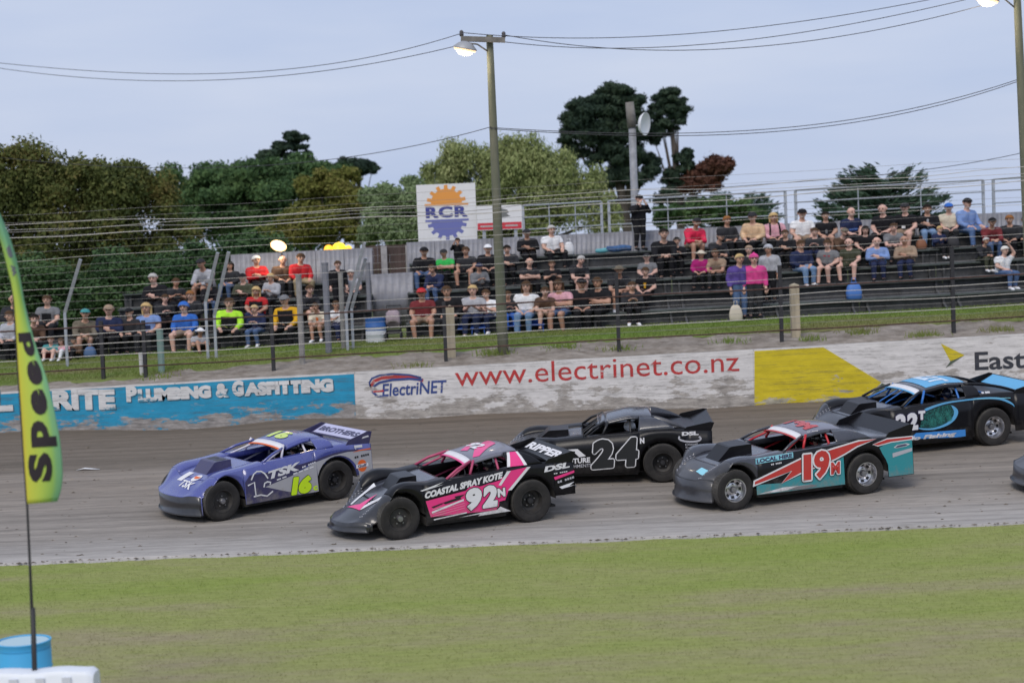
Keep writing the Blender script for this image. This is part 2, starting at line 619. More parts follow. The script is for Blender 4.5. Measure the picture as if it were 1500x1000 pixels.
# ---- bank behind the wall: gravelly earth, then mown verge, then the field that runs to the horizon
M_BANK = mat('bank_earth', (0.15, 0.125, 0.10), 0.95, spec=0.1, c2=(0.35, 0.315, 0.28), vscale=2.6, bump=0.7, bscale=14, lo=0.3, hi=0.7)
xs = np.concatenate([[-200, -100, -40, -25], np.linspace(-17, 17, 120), [25, 40, 100, 200]])
ys = np.linspace(TRK1 + 0.1, 48.0, 26)
o = sheet('earth_bank', xs, ys, lambda x, y: min(bank_z(x, y), 99) - (0.05 if y < 42 else 0) + 0.05 * noise2(x, y, 1.1, 3) + 0.04 * noise2(x, y, 3.2, 4), M_BANK)
tag(o, kind='structure')
def verge_edge(x):      # the grass reaches nearer the wall on the left
    return 44.6 - 1.9 * sstep(-4, -11, x) if False else 44.7 - 1.6 * (1 - sstep(-11, -4.5, x)) + 0.45 * noise2(x, 0, 0.5, 9) + 0.2 * noise2(x, 0, 2.1, 10)
mb = MB()
rows = []
for t in np.linspace(0, 1, 14):
    rows.append([(x, verge_edge(x) + t * (49 - verge_edge(x)), bank_z(x, verge_edge(x) + t * (49 - verge_edge(x))) + 0.045 + 0.03 * noise2(x, t * 6, 1.1, 3) - (0.06 if t == 0 else 0)) for x in xs])
mb.grid(rows)
o = mb.build('grass_verge', M_VERGE, smooth=True)
tag(o, kind='structure')
o = blades('verge_tufts', -14.5, 14.5, 43.2, 47.6, 42000, lambda x, y: bank_z(x, y) + 0.05 if y > verge_edge(x) - 0.05 else -1.0, 0.07, 0.012, M_VBLADE)
tag(o, 'green grass tufts on the bank below the stands', 'grass', kind='stuff')
mb = MB()
for (cx, cy, nb) in [(-0.4, 43.9, 160), (5.6, 43.6, 90), (10.4, 42.9, 150), (12.3, 43.1, 120), (-9, 43.1, 80), (7.6, 43.3, 60), (2.7, 43.5, 70), (-2.4, 42.5, 50), (1.3, 44.2, 140), (9.0, 44.0, 150)]:
    for i in range(nb):
        x, y = random.gauss(cx, .22), random.gauss(cy, .16)
        h = random.uniform(.05, .2)
        z = bank_z(x, y) + 0.0
        mb.add([(x - .012, y, z), (x + .012, y, z), (x + random.gauss(0, .06), y + random.gauss(0, .05), z + h)], [(0, 1, 2)])
o = mb.build('weed_clumps', M_VBLADE, fixn=False)
tag(o, 'weeds growing on the gravel bank behind the wall', 'weeds', kind='stuff')
o = sheet('field', [-1500, -300, -60, -25, 0, 25, 60, 300, 1500], [48.8, 56, 70, 120, 400, 1600], lambda x, y: 2.60 + XS * max(-25, min(25, x)), M_VERGE)
tag(o, kind='structure')

# ---- concrete wall with painted sponsor panels
def worn_paint(name, c, wear, wcol=(0.42, 0.39, 0.36), zlo=1.0, zhi=1.6, low=0.12, rough=0.75):
    m = bpy.data.materials.new(name)
    m.use_nodes = True
    n = m.node_tree
    b = n.nodes['Principled BSDF']
    b.inputs['Roughness'].default_value = rough
    b.inputs['Specular IOR Level'].default_value = 0.25
    tc = n.nodes.new('ShaderNodeTexCoord')
    def nz(scale, st, det=9, rg=0.68):
        mp = n.nodes.new('ShaderNodeMapping')
        mp.inputs['Scale'].default_value = st
        n.links.new(tc.outputs['Object'], mp.inputs['Vector'])
        t = n.nodes.new('ShaderNodeTexNoise')
        t.inputs['Scale'].default_value = scale
        t.inputs['Detail'].default_value = det
        t.inputs['Roughness'].default_value = rg
        n.links.new(mp.outputs['Vector'], t.inputs['Vector'])
        return t.outputs['Fac']
    chip = nz(1.5, (0.7, 1, 2.4))
    sep = n.nodes.new('ShaderNodeSeparateXYZ')
    n.links.new(tc.outputs['Object'], sep.inputs['Vector'])
    mr = n.nodes.new('ShaderNodeMapRange')          # stones thrown by the cars have chipped the lower courses most
    mr.inputs['From Min'].default_value = zlo
    mr.inputs['From Max'].default_value = zhi
    mr.inputs['To Min'].default_value = low
    mr.inputs['To Max'].default_value = -0.06
    n.links.new(sep.outputs['Z'], mr.inputs['Value'])
    ad = n.nodes.new('ShaderNodeMath')
    ad.operation = 'ADD'
    n.links.new(chip, ad.inputs[0])
    n.links.new(mr.outputs['Result'], ad.inputs[1])
    rp = n.nodes.new('ShaderNodeValToRGB')
    rp.color_ramp.elements[0].position = 0.62 - wear
    rp.color_ramp.elements[0].color = (0, 0, 0, 1)
    rp.color_ramp.elements[1].position = 0.66 - wear
    rp.color_ramp.elements[1].color = (1, 1, 1, 1)
    n.links.new(ad.outputs[0], rp.inputs['Fac'])
    tone = nz(3.0, (0.5, 1, 1.6))
    r2 = n.nodes.new('ShaderNodeValToRGB')
    c = lin(c)
    r2.color_ramp.elements[0].position = 0.3
    r2.color_ramp.elements[0].color = (*[x * 0.72 for x in c], 1)
    r2.color_ramp.elements[1].position = 0.65
    r2.color_ramp.elements[1].color = (*c, 1)
    n.links.new(tone, r2.inputs['Fac'])
    bare = nz(5.0, (0.6, 1, 2.0))
    r3 = n.nodes.new('ShaderNodeValToRGB')
    r3.color_ramp.elements[0].position = 0.35
    r3.color_ramp.elements[0].color = (*[x * 0.55 for x in wcol], 1)
    r3.color_ramp.elements[1].position = 0.7
    r3.color_ramp.elements[1].color = (*[min(1, x * 1.25) for x in wcol], 1)
    n.links.new(bare, r3.inputs['Fac'])
    mx = n.nodes.new('ShaderNodeMix')
    mx.data_type = 'RGBA'
    n.links.new(rp.outputs['Color'], mx.inputs['Factor'])
    n.links.new(r2.outputs['Color'], mx.inputs['A'])
    n.links.new(r3.outputs['Color'], mx.inputs['B'])
    crk = nz(1.3, (0.22, 1, 5.5), 6, 0.6)           # fine level cracks and board marks
    ca_ = n.nodes.new('ShaderNodeMath')
    ca_.operation = 'SUBTRACT'
    ca_.inputs[1].default_value = 0.5
    n.links.new(crk, ca_.inputs[0])
    cb_ = n.nodes.new('ShaderNodeMath')
    cb_.operation = 'ABSOLUTE'
    n.links.new(ca_.outputs[0], cb_.inputs[0])
    cm = n.nodes.new('ShaderNodeMapRange')
    cm.inputs['From Min'].default_value = 0.004
    cm.inputs['From Max'].default_value = 0.016
    cm.inputs['To Min'].default_value = 0.45
    cm.inputs['To Max'].default_value = 0.0
    n.links.new(cb_.outputs[0], cm.inputs['Value'])
    cx = n.nodes.new('ShaderNodeMix')
    cx.data_type = 'RGBA'
    cx.inputs['B'].default_value = (0.10, 0.09, 0.08, 1)
    n.links.new(cm.outputs['Result'], cx.inputs['Factor'])
    n.links.new(mx.outputs['Result'], cx.inputs['A'])
    n.links.new(cx.outputs['Result'], b.inputs['Base Color'])
    bp = n.nodes.new('ShaderNodeBump')
    bp.inputs['Strength'].default_value = 0.35
    bp.inputs['Distance'].default_value = 0.03
    n.links.new(bare, bp.inputs['Height'])
    n.links.new(bp.outputs['Normal'], b.inputs['Normal'])
    return m
M_CONC = worn_paint('wall_concrete', (0.50, 0.48, 0.46), 0.05, (0.38, 0.35, 0.32))
M_PBLUE = worn_paint('paint_blue', (0.03, 0.31, 0.52), 0.035, (0.34, 0.32, 0.31), 0.95, 1.65, 0.17)
M_PWHITE = worn_paint('paint_white', (0.72, 0.70, 0.69), 0.055, (0.42, 0.39, 0.36), 0.95, 1.9, 0.16)
M_PYELL = worn_paint('paint_yellow', (0.66, 0.53, 0.03), 0.02, (0.45, 0.42, 0.33), 0.95, 1.6, 0.10)
M_PGREEN = worn_paint('paint_green', (0.10, 0.135, 0.10), 0.04, (0.35, 0.33, 0.31))
M_PLETT = worn_paint('paint_lettering_white', (0.72, 0.72, 0.72), 0.05, (0.10, 0.30, 0.42), 1.2, 2.0, 0.10)
M_PRED = worn_paint('paint_red', (0.52, 0.055, 0.055), 0.035, (0.55, 0.48, 0.46), 1.2, 2.2, 0.12)
M_PNAVY = worn_paint('paint_navy', (0.05, 0.085, 0.27), 0.04, (0.52, 0.50, 0.5), 1.2, 2.2, 0.1)
M_PBLK = worn_paint('paint_black', (0.05, 0.055, 0.07), 0.02, (0.4, 0.4, 0.4), 1.2, 2.2, 0.05)

wall = empty('concrete_wall', (0, TRK1, 0), 'long concrete safety wall with painted sponsor panels beyond the dirt track', 'wall')
def wpt(u, v):                    # surveyed point on the wall face: along it, and up
    p = sight(u, v, TRK1)
    return (p.x, p.z)
def wsurf(a, b, d):
    return (a, -d, b)
seams = [-150, -60, -30] + [wpt(u, 540)[0] for u in (-180, -20, 255, 519, 800, 1105, 1330, 1560)] + [30, 60, 150]
for i in range(len(seams) - 1):
    a, b_ = seams[i] + 0.006, seams[i + 1] - 0.006
    mb = MB()
    nx = max(2, int((b_ - a) / 0.7))
    P = []
    for x in np.linspace(a, b_, nx):
        zt = wall_top(x) + 0.012 * noise2(x, 0, 0.8, 12)
        P.append([(x, 0, 0.4), (x, 0, zt - 0.03), (x, 0.03, zt), (x, 0.27, zt), (x, 0.30, zt - 0.03), (x, 0.30, 0.4)])
    mb.grid(P)
    mb.f.append(tuple(range(5, -1, -1)))
    mb.f.append(tuple((nx - 1) * 6 + k for k in range(6)))
    mb.build('wall_panel', M_CONC, wall, smooth='angle')
def strip(u0, u1, name, m):
    x0, x1 = wpt(u0, 560)[0], wpt(u1, 560)[0]
    cols = np.linspace(x0, x1, 24)
    mb = MB()
    mb.grid([[(x, -0.004, 0.6) for x in cols], [(x, -0.004, wall_top(x) - 0.035 + 0.012 * noise2(x, 0, 0.8, 12)) for x in cols]])
    return mb.build(name, m, wall, fixn=False)
strip(-260, 519, 'blue_paint', M_PBLUE)
strip(519.6, 1104, 'white_paint', M_PWHITE)
strip(1104.5, 2100, 'white_paint', M_PWHITE)
yl = [wpt(*p) for p in ((1105, 514), (1206, 508.5), (1291, 560), (1268, 584), (1262, 600), (1105, 605))]
poly_on('yellow_paint', yl, wsurf, M_PYELL, wall, 0.008)
poly_on('green_paint', [wpt(*p) for p in ((1292, 561), (1330, 577), (1336, 596), (1264, 600), (1270, 584))], wsurf, M_PGREEN, wall, 0.008)
poly_on('yellow_paint', [wpt(*p) for p in ((1378, 503), (1413, 520), (1392, 529))], wsurf, M_PYELL, wall, 0.008)
poly_on('green_paint', [wpt(*p) for p in ((1413, 520), (1392, 529), (1385, 539))], wsurf, M_PGREEN, wall, 0.008)
def wtext(s, u0, v0, u1, v1, hpx, m, bold=0.03, name='lettering', shear=0.0, d=0.010, space=1.0, fat=0.0):
    A, B = wpt(u0, v0), wpt(u1, v1)
    ring = [(0, 0)] if not fat else [(0, 0), (fat, 0), (-fat, 0), (0, fat), (0, -fat), (fat * .7, fat * .7), (-fat * .7, fat * .7), (fat * .7, -fat * .7), (-fat * .7, -fat * .7)]
    v_, f_, _ = text_geo(s, bold, shear, space)
    mb = MB()
    for k_, q in enumerate(ring):
        mb.add([wsurf(A[0] + (B[0] - A[0]) * p[0] + q[0], A[1] + (B[1] - A[1]) * p[0] + hpx / 60.0 * p[1] + q[1], d + .0003 * k_) for p in v_], f_)
    mb.build(name, m, wall, fixn=False)
M_PSHADE = worn_paint('paint_letter_shadow', (0.05, 0.16, 0.24), 0.04, (0.25, 0.3, 0.33))
for (dx, dy, m_, dd) in ((1.6, 1.4, M_PSHADE, 0.008), (0, 0, M_PLETT, 0.012)):
    wtext('L', -12 + dx, 603 + dy, 19 + dx, 601 + dy, 33, m_, 0.05, d=dd, fat=.009)
    wtext('RITE', 78 + dx, 600 + dy, 169 + dx, 599 + dy, 29, m_, 0.05, d=dd, fat=.009)
    wtext('P', 186 + dx, 588 + dy, 201 + dx, 587.5 + dy, 22, m_, 0.05, d=dd, fat=.009)
    wtext('LUMBING', 203 + dx, 588 + dy, 309 + dx, 582 + dy, 18, m_, 0.06, d=dd, fat=.009)
    wtext('&', 317 + dx, 582 + dy, 335 + dx, 581 + dy, 20, m_, 0.05, d=dd, fat=.009)
    wtext('G', 341 + dx, 580 + dy, 357 + dx, 579 + dy, 22, m_, 0.05, d=dd, fat=.009)
    wtext('ASFITTING', 359 + dx, 579.5 + dy, 488 + dx, 573 + dy, 19, m_, 0.06, d=dd, fat=.009)
wtext('www.electrinet.co.nz', 667, 566, 1083, 543.5, 30, M_PRED, 0.0)
wtext('ElectriNET', 560, 581, 655, 575, 19, M_PNAVY, 0.02, shear=0.12)
wtext('East', 1428, 542.5, 1502, 539, 27, M_PBLK, 0.02)
ce = [(543, 568), (541, 560), (545, 554), (556, 549.5), (575, 547.5), (600, 549), (617, 553)]
line_on('logo_arc', [wpt(*p) for p in ce], 0.045, wsurf, M_PNAVY, wall, 0.010)
line_on('logo_arc', [wpt(u + 3, v + 4.0) for u, v in ce], 0.075, wsurf, M_PRED, wall, 0.010)
line_on('logo_arc', [wpt(*p) for p in ((619, 556), (600, 554.5), (575, 556), (556, 560), (547, 566), (546, 574), (553, 580), (563, 581))], 0.06, wsurf, M_PNAVY, wall, 0.011)
line_on('logo_bar', [wpt(546, 573), wpt(562, 572)], 0.05, wsurf, M_PRED, wall, 0.013)
# ================================================================== race cars
_N = Vector((0, -TRKZ / (TRK1 - TRK0), 1)).normalized()
M_TYRE = mat('tyre_rubber', (0.014, 0.014, 0.015), 0.75, spec=0.25, dust=0.22, dcol=(0.17, 0.155, 0.14))
M_TREAD = mat('tyre_tread', (0.03, 0.03, 0.03), 0.9, spec=0.2, dust=0.75, dcol=(0.16, 0.15, 0.138))
M_RIMB = mat('rim_black', (0.016, 0.016, 0.018), 0.45, metal=0.3, dust=0.25)
M_RIMS = mat('rim_polished', (0.62, 0.62, 0.64), 0.28, metal=1.0)
M_HUB = mat('hub_metal', (0.32, 0.32, 0.34), 0.4, metal=0.9)
M_HUBD = mat('hub_dark', (0.05, 0.05, 0.055), 0.5, metal=0.6)
M_UNDER = mat('underbody', (0.012, 0.012, 0.013), 0.85, dust=0.25)
M_STEEL = mat('raw_steel', (0.30, 0.30, 0.31), 0.45, metal=0.8, dust=0.3)
M_DWHITE = mat('decal_white', (0.74, 0.74, 0.77), 0.45, dust=0.18)
M_DBLACK = mat('decal_black', (0.012, 0.012, 0.014), 0.4)
M_DLGREY = mat('decal_light_grey', (0.42, 0.42, 0.46), 0.5)

def curve(pts, w=0.07):
    xs_ = np.array([p[0] for p in pts])
    zs_ = np.array([p[1] for p in pts])
    if xs_[0] > xs_[-1]:
        xs_, zs_ = xs_[::-1], zs_[::-1]
    k = np.linspace(-w, w, 9)
    return lambda x: float(np.interp(x + k, xs_, zs_).mean())

HB = 0.93            # half width of the body
def side_y(z):       # planar flank with a little tumblehome
    return HB - 0.055 * (z - 0.22) / 0.78
def arch(x, cx, r):
    return 0.37 + math.sqrt(max(0, r * r - (x - cx) ** 2))

def make_wheel(car, x, y, side, R, W, rim, style):
    w = empty('wheel', (x, y, R))
    w.parent = car
    s = side
    o_ = W / 2
    prof = [(R * 0.56, -o_ * .92), (R * .80, -o_ * 1.0), (R * .93, -o_ * .97), (R * .985, -o_ * .86), (R, -o_ * .6), (R, o_ * .6), (R * .985, o_ * .86), (R * .93, o_ * .97), (R * .80, o_ * 1.0), (R * .66, o_ * .96), (R * .56, o_ * .88)]
    mb = MB()
    mb.lathe([(r, h * s) for r, h in prof], 40, 'y')
    t = mb.build('tyre', M_TYRE, w, smooth='angle')
    t.data.materials.append(M_TREAD)
    for p in t.data.polygons:
        rr = math.hypot(p.center.x, p.center.z)
        if rr > R * 0.955:
            p.material_index = 1
    # raised tread blocks
    mb = MB()
    for k in range(44):
        a = 2 * PI * k / 44
        for b0, b1 in ((-.62, -.36), (-.30, -.03), (.03, .30), (.36, .62)):
            a0, a1 = a, a + 2 * PI / 44 * .72
            vs = []
            for rr in (R - .004, R + .006):
                for aa in (a0, a1):
                    for bb in (b0, b1):
                        vs.append((rr * math.cos(aa), bb * o_ * 1.0, rr * math.sin(aa)))
            mb.add(vs, [(4, 5, 7, 6), (0, 4, 6, 2), (1, 3, 7, 5), (0, 1, 5, 4), (2, 6, 7, 3)])
    tr = mb.build('tread', M_TREAD, w)
    # rim: outer lip, deep dish and centre
    Rr = R * .57
    mb = MB()
    if style == 'dish':
        pr = [(Rr, o_ * .86), (Rr * 1.03, o_ * .93), (Rr * .97, o_ * .93), (Rr * .93, o_ * .80), (Rr * .86, o_ * .25), (Rr * .62, o_ * .12), (Rr * .55, o_ * .18), (Rr * .30, o_ * .20), (0.001, o_ * .20)]
    else:
        pr = [(Rr, o_ * .86), (Rr * 1.03, o_ * .93), (Rr * .97, o_ * .92), (Rr * .92, o_ * .70), (Rr * .80, o_ * .48), (Rr * .55, o_ * .52), (0.001, o_ * .55)]
    mb.lathe([(r, h * s) for r, h in pr], 36, 'y')
    mb.build('rim', rim, w, smooth='angle')
    zc = o_ * .20 if style == 'dish' else o_ * .55
    hub = MB().lathe([(.001, s * (zc + .075)), (.045, s * (zc + .072)), (.058, s * (zc + .05)), (.062, s * zc)], 18, 'y').build('hub', M_HUB if rim is M_RIMS or style == 'plain' else M_HUBD, w, smooth='angle')
    mb = MB()
    for k in range(5):
        a = 2 * PI * k / 5 + .3
        mb.lathe([(.001, s * (zc + .03)), (.012, s * (zc + .03)), (.013, s * zc)], 8, 'y', (.095 * math.cos(a), 0, .095 * math.sin(a)))
    mb.build('wheel_nuts', M_HUB, w)
    if style == 'dish' and rim is M_RIMS:      # slots between the spokes show dark
        mb = MB()
        for k in range(8):
            a = 2 * PI * k / 8
            P = []
            for rr in (Rr * .58, Rr * .80):
                P.append([(rr * math.cos(a + da), s * (o_ * (.16 if rr < Rr * .7 else .22) + .004), rr * math.sin(a + da)) for da in (-.2, 0, .2)])
            mb.grid(P)
        mb.build('rim_slots', M_DBLACK, w, fixn=False)
    mb = MB()
    mb.lathe([(Rr, -o_ * .9 * s), (Rr * .9, -o_ * .3 * s), (.001, -o_ * .3 * s)], 24, 'y')
    mb.build('brake_drum', M_UNDER, w)
    return w

def race_car(c):
    wb = c['wb']
    xf, xr = wb / 2, -wb / 2
    S_ = c.get('scale', 1.0)
    yaw = math.radians(c['yaw'])
    h = Vector((-math.cos(yaw), -math.sin(yaw), 0))
    h = (h - _N * h.dot(_N)).normalized()
    l = _N.cross(h)
    O = Vector(c['at'])
    car = empty('race_car', (0, 0, 0), c['label'], 'race car', 'saloon race cars on the dirt track')
    car.matrix_world = Matrix(((h.x, l.x, _N.x, O.x), (h.y, l.y, _N.y, O.y), (h.z, l.z, _N.z, O.z + 0.028), (0, 0, 0, 1))) @ Matrix.Diagonal((S_, S_, S_, 1))
    body, nose_m, roof_m, cage = c['body'], c['nose'], c['roof'], c['cage']
    xn = xf + c['overhang']
    xt = xr - c['tail']
    XW = c.get('xw', 0.33)                      # foot of the windscreen
    TP = c.get('taper', .16)                    # the nose narrows ahead of the wheels
    def tap(X):
        return 1 - TP * sstep(xf + .22, xn, X)
    zs = curve([(xn + .2, c['ntip'])] + [(xf + a, z) for a, z in c['fender']] + [(xf - .55, .875), (.33, .915), (0, .935), (-.6, .965), (xr + .2, 1.0), (xr - .3, 1.005), (xt - .2, .955)])
    zh = curve([(xn + .2, c['ntip'])] + [(xf + a, z) for a, z in c['hood']] + [(XW + .1, .895), (XW - .2, .91)])
    def shear(X, y):
        return c['plan'] * (abs(y) / HB) ** 2.2 * sstep(xf - .1, xn, X)
    def ztop(X, y):
        a = abs(y) / HB
        w_ = sstep(.50, .76, a)
        z = (1 - w_) * zh(X) + w_ * (zs(X) + .03) - .03 * sstep(.90, 1.0, a)
        return z
    YY = [-1, -.985, -.96, -.92, -.86, -.79, -.72, -.65, -.57, -.5, -.35, -.18, 0, .18, .35, .5, .57, .65, .72, .79, .86, .92, .96, .985, 1]
    TT = np.linspace(XW, xn, 44)
    def pt(X, a):
        y = a * HB * (side_y(zs(X)) / HB) * tap(X)
        return (X - shear(X, a * HB), y, ztop(X, a * HB))
    G = [[pt(X, a) for a in YY] for X in TT]
    split = next(i for i, X in enumerate(TT) if X > xf + c['nose_at'])
    hood_verts, hood_faces = [], []
    def sub(r0, r1, c0, c1, name, m):
        mb = MB().grid([row[c0:c1 + 1] for row in G[r0:r1 + 1]])
        off = len(hood_verts)
        hood_verts.extend(mb.v)
        hood_faces.extend([tuple(i + off for i in f) for f in mb.f])
        return mb.build(name, m, car, smooth=True, solid=.012)
    sub(0, split, 8, 16, 'hood', c.get('hood_m', body))
    sub(0, split, 16, 24, 'fender', c.get('fender_m', body))
    sub(0, split, 0, 8, 'fender', c.get('fender_m', body))
    sub(split, 43, 0, 24, 'nose', nose_m)
    # front skirt wrapping round below the nose
    vb = c['skirt_z']
    P0, P1, P2 = [], [], []
    for a in np.linspace(-1, 1, 33):
        p = pt(xn, a)
        zt = p[2]
        k = c['skirt_out']
        P0.append((p[0], p[1], zt))
        P1.append((p[0] + k * .35, p[1], (zt + vb) / 2))
        P2.append((p[0] + k, p[1] * 1.005, vb))
    P3 = [(q[0] + .035, q[1], q[2] - .012) for q in P2]
    P4 = [(q[0] - .03, q[1], q[2] - .03) for q in P2]
    sk = MB().grid([P0, P1, P2, P3, P4]).build('front_skirt', c['skirt'], car, smooth=True, solid=.01)
    MB().tube([(q[0] + .03, q[1], q[2] - .012) for q in P2], .012, 6).build('splitter_lip', c.get('lip', nose_m), sk)
    # flanks
    Ra = 0.455
    def flank(name, X0, X1, botf, m, s, useX=False, n=14):
        rows = []
        for X in np.linspace(X0, X1, n):
            x = X - shear(X, HB) if useX else X
            zt = zs(X)
            zb = min(botf(x), zt - .02)
            rows.append([(x, s * side_y(zb + (zt - zb) * t) * (tap(X) if useX else 1), zb + (zt - zb) * t) for t in (0, .33, .66, 1)])
        return MB().grid(rows).build(name, m, car, smooth=True, solid=.012)
    for s in (1, -1):
        # in front of the wheel
        Xs = np.linspace(xf, xn, 200)
        Xa = next((X for X in Xs if X - shear(X, HB) > xf + Ra - .01), xn - .02)
        flank('nose_side', Xa, xn, lambda x: vb, nose_m, s, True, 6)
        Xb = np.linspace(xf - Ra, Xa, 30)
        rows = []
        for X in Xb:
            x = X - shear(X, HB)
            zt = zs(X)
            zb = min(arch(x, xf, Ra), zt - .025)
            rows.append([(x, s * side_y(zb + (zt - zb) * t) * tap(X), zb + (zt - zb) * t) for t in (0, .5, 1)])
        MB().grid(rows).build('wheel_arch', c.get('fender_m', body), car, smooth=True, solid=.012)
        flank('door_panel', xf - Ra, xr + Ra, lambda x: .225, c['side'], s)
        q = flank('quarter_panel', xr + Ra, xr - Ra, lambda x: arch(x, xr, Ra), c['side'], s, n=24)
        flank('rear_flank', xr - Ra, xt, lambda x: c.get('tail_z', .27) + .25 * sstep(xr - Ra - .05, xt - .1, x) * 0, c['side'], s, n=6)
        # inner arch liners so the wheel wells read dark
        for cx in (xf, xr):
            mb = MB()
            rows = []
            for k in range(13):
                a = PI * k / 12
                xx = cx + (Ra + .01) * math.cos(a)
                zz = .37 + (Ra - .01) * math.sin(a)
                lim = (lambda yy: ztop(min(xx + .06, xn), yy) - .04) if cx > 0 else (lambda yy: .9)
                fw_ = max(0, math.cos(a)) if cx > 0 else 0
                y_ = .89 - .34 * fw_
                if fw_:
                    lim = (lambda yy: ztop(min(xx + .22 * fw_, xn), yy) - .05)
                rows.append([(xx, s * y_, min(zz, lim(y_))), (xx, s * y_ * .8, min(zz, lim(y_ * .8))), (xx, s * y_ * .55, min(zz, lim(y_ * .55)))])
            mb.grid(rows)
            mb.build('wheel_well', M_UNDER, car, fixn=False)
    # strips beside the cockpit, rear deck, tail panel
    for s in (1, -1):
        rows = []
        for x in np.linspace(-1.02, XW, 12):
            rows.append([(x, s * side_y(zs(x)), zs(x)), (x, s * .84, zs(x) + .012), (x, s * .62, zs(x) - .005), (x, s * .60, zs(x) - .10)])
        MB().grid(rows).build('door_top', c.get('fender_m', body), car, smooth='angle', solid=.01)
    rows = []
    for x in np.linspace(xt, -1.02, 14):
        rows.append([(x, a * side_y(zs(x)), zs(x) + .02 * (1 - a * a) - (.0 if abs(a) == 1 else 0)) for a in (-1, -.7, -.35, 0, .35, .7, 1)])
    deck = MB().grid(rows).build('rear_deck', c.get('deck', body), car, smooth=True, solid=.012)
    P = [[(xt, a * side_y(z), z) for a in (-1, -.5, 0, .5, 1)] for z in (.50, .72, zs(xt))]
    MB().grid(P).build('tail_panel', c.get('tailp', body), car, solid=.012)
    mb = MB()
    mb.tube([(xt + .05, -.72, .50), (xt - .10, -.70, .50), (xt - .10, .70, .50), (xt + .05, .72, .50)], .022, 8)
    mb.tube([(xt + .05, -.5, .34), (xt - .10, -.5, .36), (xt - .10, .5, .36), (xt + .05, .5, .34)], .022, 8)
    mb.tube([(xt - .10, -.5, .36), (xt - .10, -.5, .50)], .02, 8)
    mb.tube([(xt - .10, .5, .36), (xt - .10, .5, .50)], .02, 8)
    mb.build('rear_bumper', c.get('bumper', M_STEEL), car, smooth=True)
    # chassis, floor and cockpit tub
    mb = MB()
    mb.box(xr - .55, xf + .38, -.42, .42, .19, .38)
    mb.box(xr + .48, xf - .48, -.86, .86, .17, .30)
    mb.box(xr - .60, xf + .42, -.56, .56, .15, .185)  # wide low pan added to deepen the shade on the ground
    mb.box(xr - .75, xr + .45, -.42, .42, .45, .86)
    mb.box(xf - .75, xf + .05, -.40, .40, .40, .62)
    mb.build('chassis', M_UNDER, car)
    mb = MB()
    mb.box(XW - .02, XW + .03, -.80, .80, .40, .86)
    mb.box(-1.06, -1.02, -.80, .80, .40, .93)
    mb.box(-1.02, XW, -.60, -.10, .62, .64)
    mb.build('cockpit_tub', c.get('tub', M_UNDER), car)
    mb = MB()
    sx, sy = -.72, .24
    mb.box(sx - .02, sx + .42, sy - .22, sy + .22, .34, .40)
    mb.box(sx - .08, sx, sy - .22, sy + .22, .36, .98)
    mb.box(sx - .04, sx + .12, sy - .27, sy - .22, .6, .95)
    mb.box(sx - .04, sx + .12, sy + .22, sy + .27, .6, .95)
    mb.build('seat', M_DBLACK, car)
    mb = MB()
    mb.lathe([(.165, .0), (.18, .012), (.165, .024), (.15, .012)], 20, 'x', (0, 0, 0), closed=True)
    mb.box(.005, .02, -.16, .16, -.015, .015)
    sw = mb.build('steering_wheel', M_DBLACK, car)
    sw.location = (-.18, sy, .80)
    sw.rotation_euler = (0, -.3, 0)
    # greenhouse
    rz = c['roof_z']
    rx0, rx1 = c.get('roof_x', (-.22, -1.02))
    RW = .58
    zr = curve([(rx0 + .2, rz[0] - .06), (rx0, rz[0]), ((rx0 + rx1) / 2, rz[1]), (rx1, rz[2]), (rx1 - .2, rz[2] - .05)], .09)
    rows = []
    for x in np.linspace(rx1, rx0, 18):
        rows.append([(x, a * RW, zr(x) + .035 * (1 - a * a) - .02 * abs(a) ** 8) for a in (-1, -.96, -.85, -.6, -.3, 0, .3, .6, .85, .96, 1)])
    roof = MB().grid(rows).build('roof', roof_m, car, smooth=True, solid=.02)
    roof_g = MB().grid(rows)
    fr = []
    for a in np.linspace(-1, 1, 13):
        z0 = zr(rx0) + .035 * (1 - a * a) - .02 * abs(a) ** 8
        fr.append((rx0 + .005, a * RW, z0))
    MB().grid([fr, [(p[0] + .13, p[1] * 1.05, p[2] - .075) for p in fr]]).build('sun_strip', c.get('strip', M_DWHITE), roof, smooth=True, solid=.008)
    MB().grid([[(p[0] + .108, p[1] * 1.042, p[2] - .060) for p in fr], [(p[0] + .137, p[1] * 1.053, p[2] - .077) for p in fr]]).build('strip_trim', c.get('strip_trim', c['accent']), roof, fixn=False, solid=.018, solid_off=0)
    for s in (1, -1):
        MB().tube([(XW, s * .80, .915), ((XW + rx0) / 2 + .03, s * .71, (.915 + zr(rx0)) / 2 + .012), (rx0 + .02, s * (RW + .01), zr(rx0) - .02)], .026, 8).build('windscreen_pillar', c.get('pillar', cage), car, smooth=True)
        rows = []
        for x in np.linspace(c['sail_f'], rx0 + .03, 9):
            rows.append([(x, s * RW, zr(x) - .02), (x, s * (RW + .035), zr(x) - .075)])
        MB().grid(rows).build('roof_rail', c.get('rail', roof_m), car, smooth=True, solid=.012)
        # sail panel from roof to flank
        xe = c['sail_end']
        rows = []
        for k in range(15):
            t = k / 14
            x_top = c['sail_f'] + (rx1 - c['sail_f']) * t
            x_bot = c['sail_f'] + c.get('sail_rake', 0.04) + (xe - c['sail_f']) * t
            ztp = zr(x_top) - .02 * 1.0
            yb, zb = side_y(zs(x_bot)) - .035, zs(x_bot) + .008
            row = []
            for q in (0, .25, .5, .75, 1):
                bow = c.get('bow', .03) * math.sin(PI * q) * t
                row.append((x_bot + (x_top - x_bot) * (1 - (1 - q) ** 1.15) + bow * -1, s * (yb + (RW - yb) * q + .02 * math.sin(PI * q)), zb + (ztp - zb) * q + bow))
            rows.append(row)
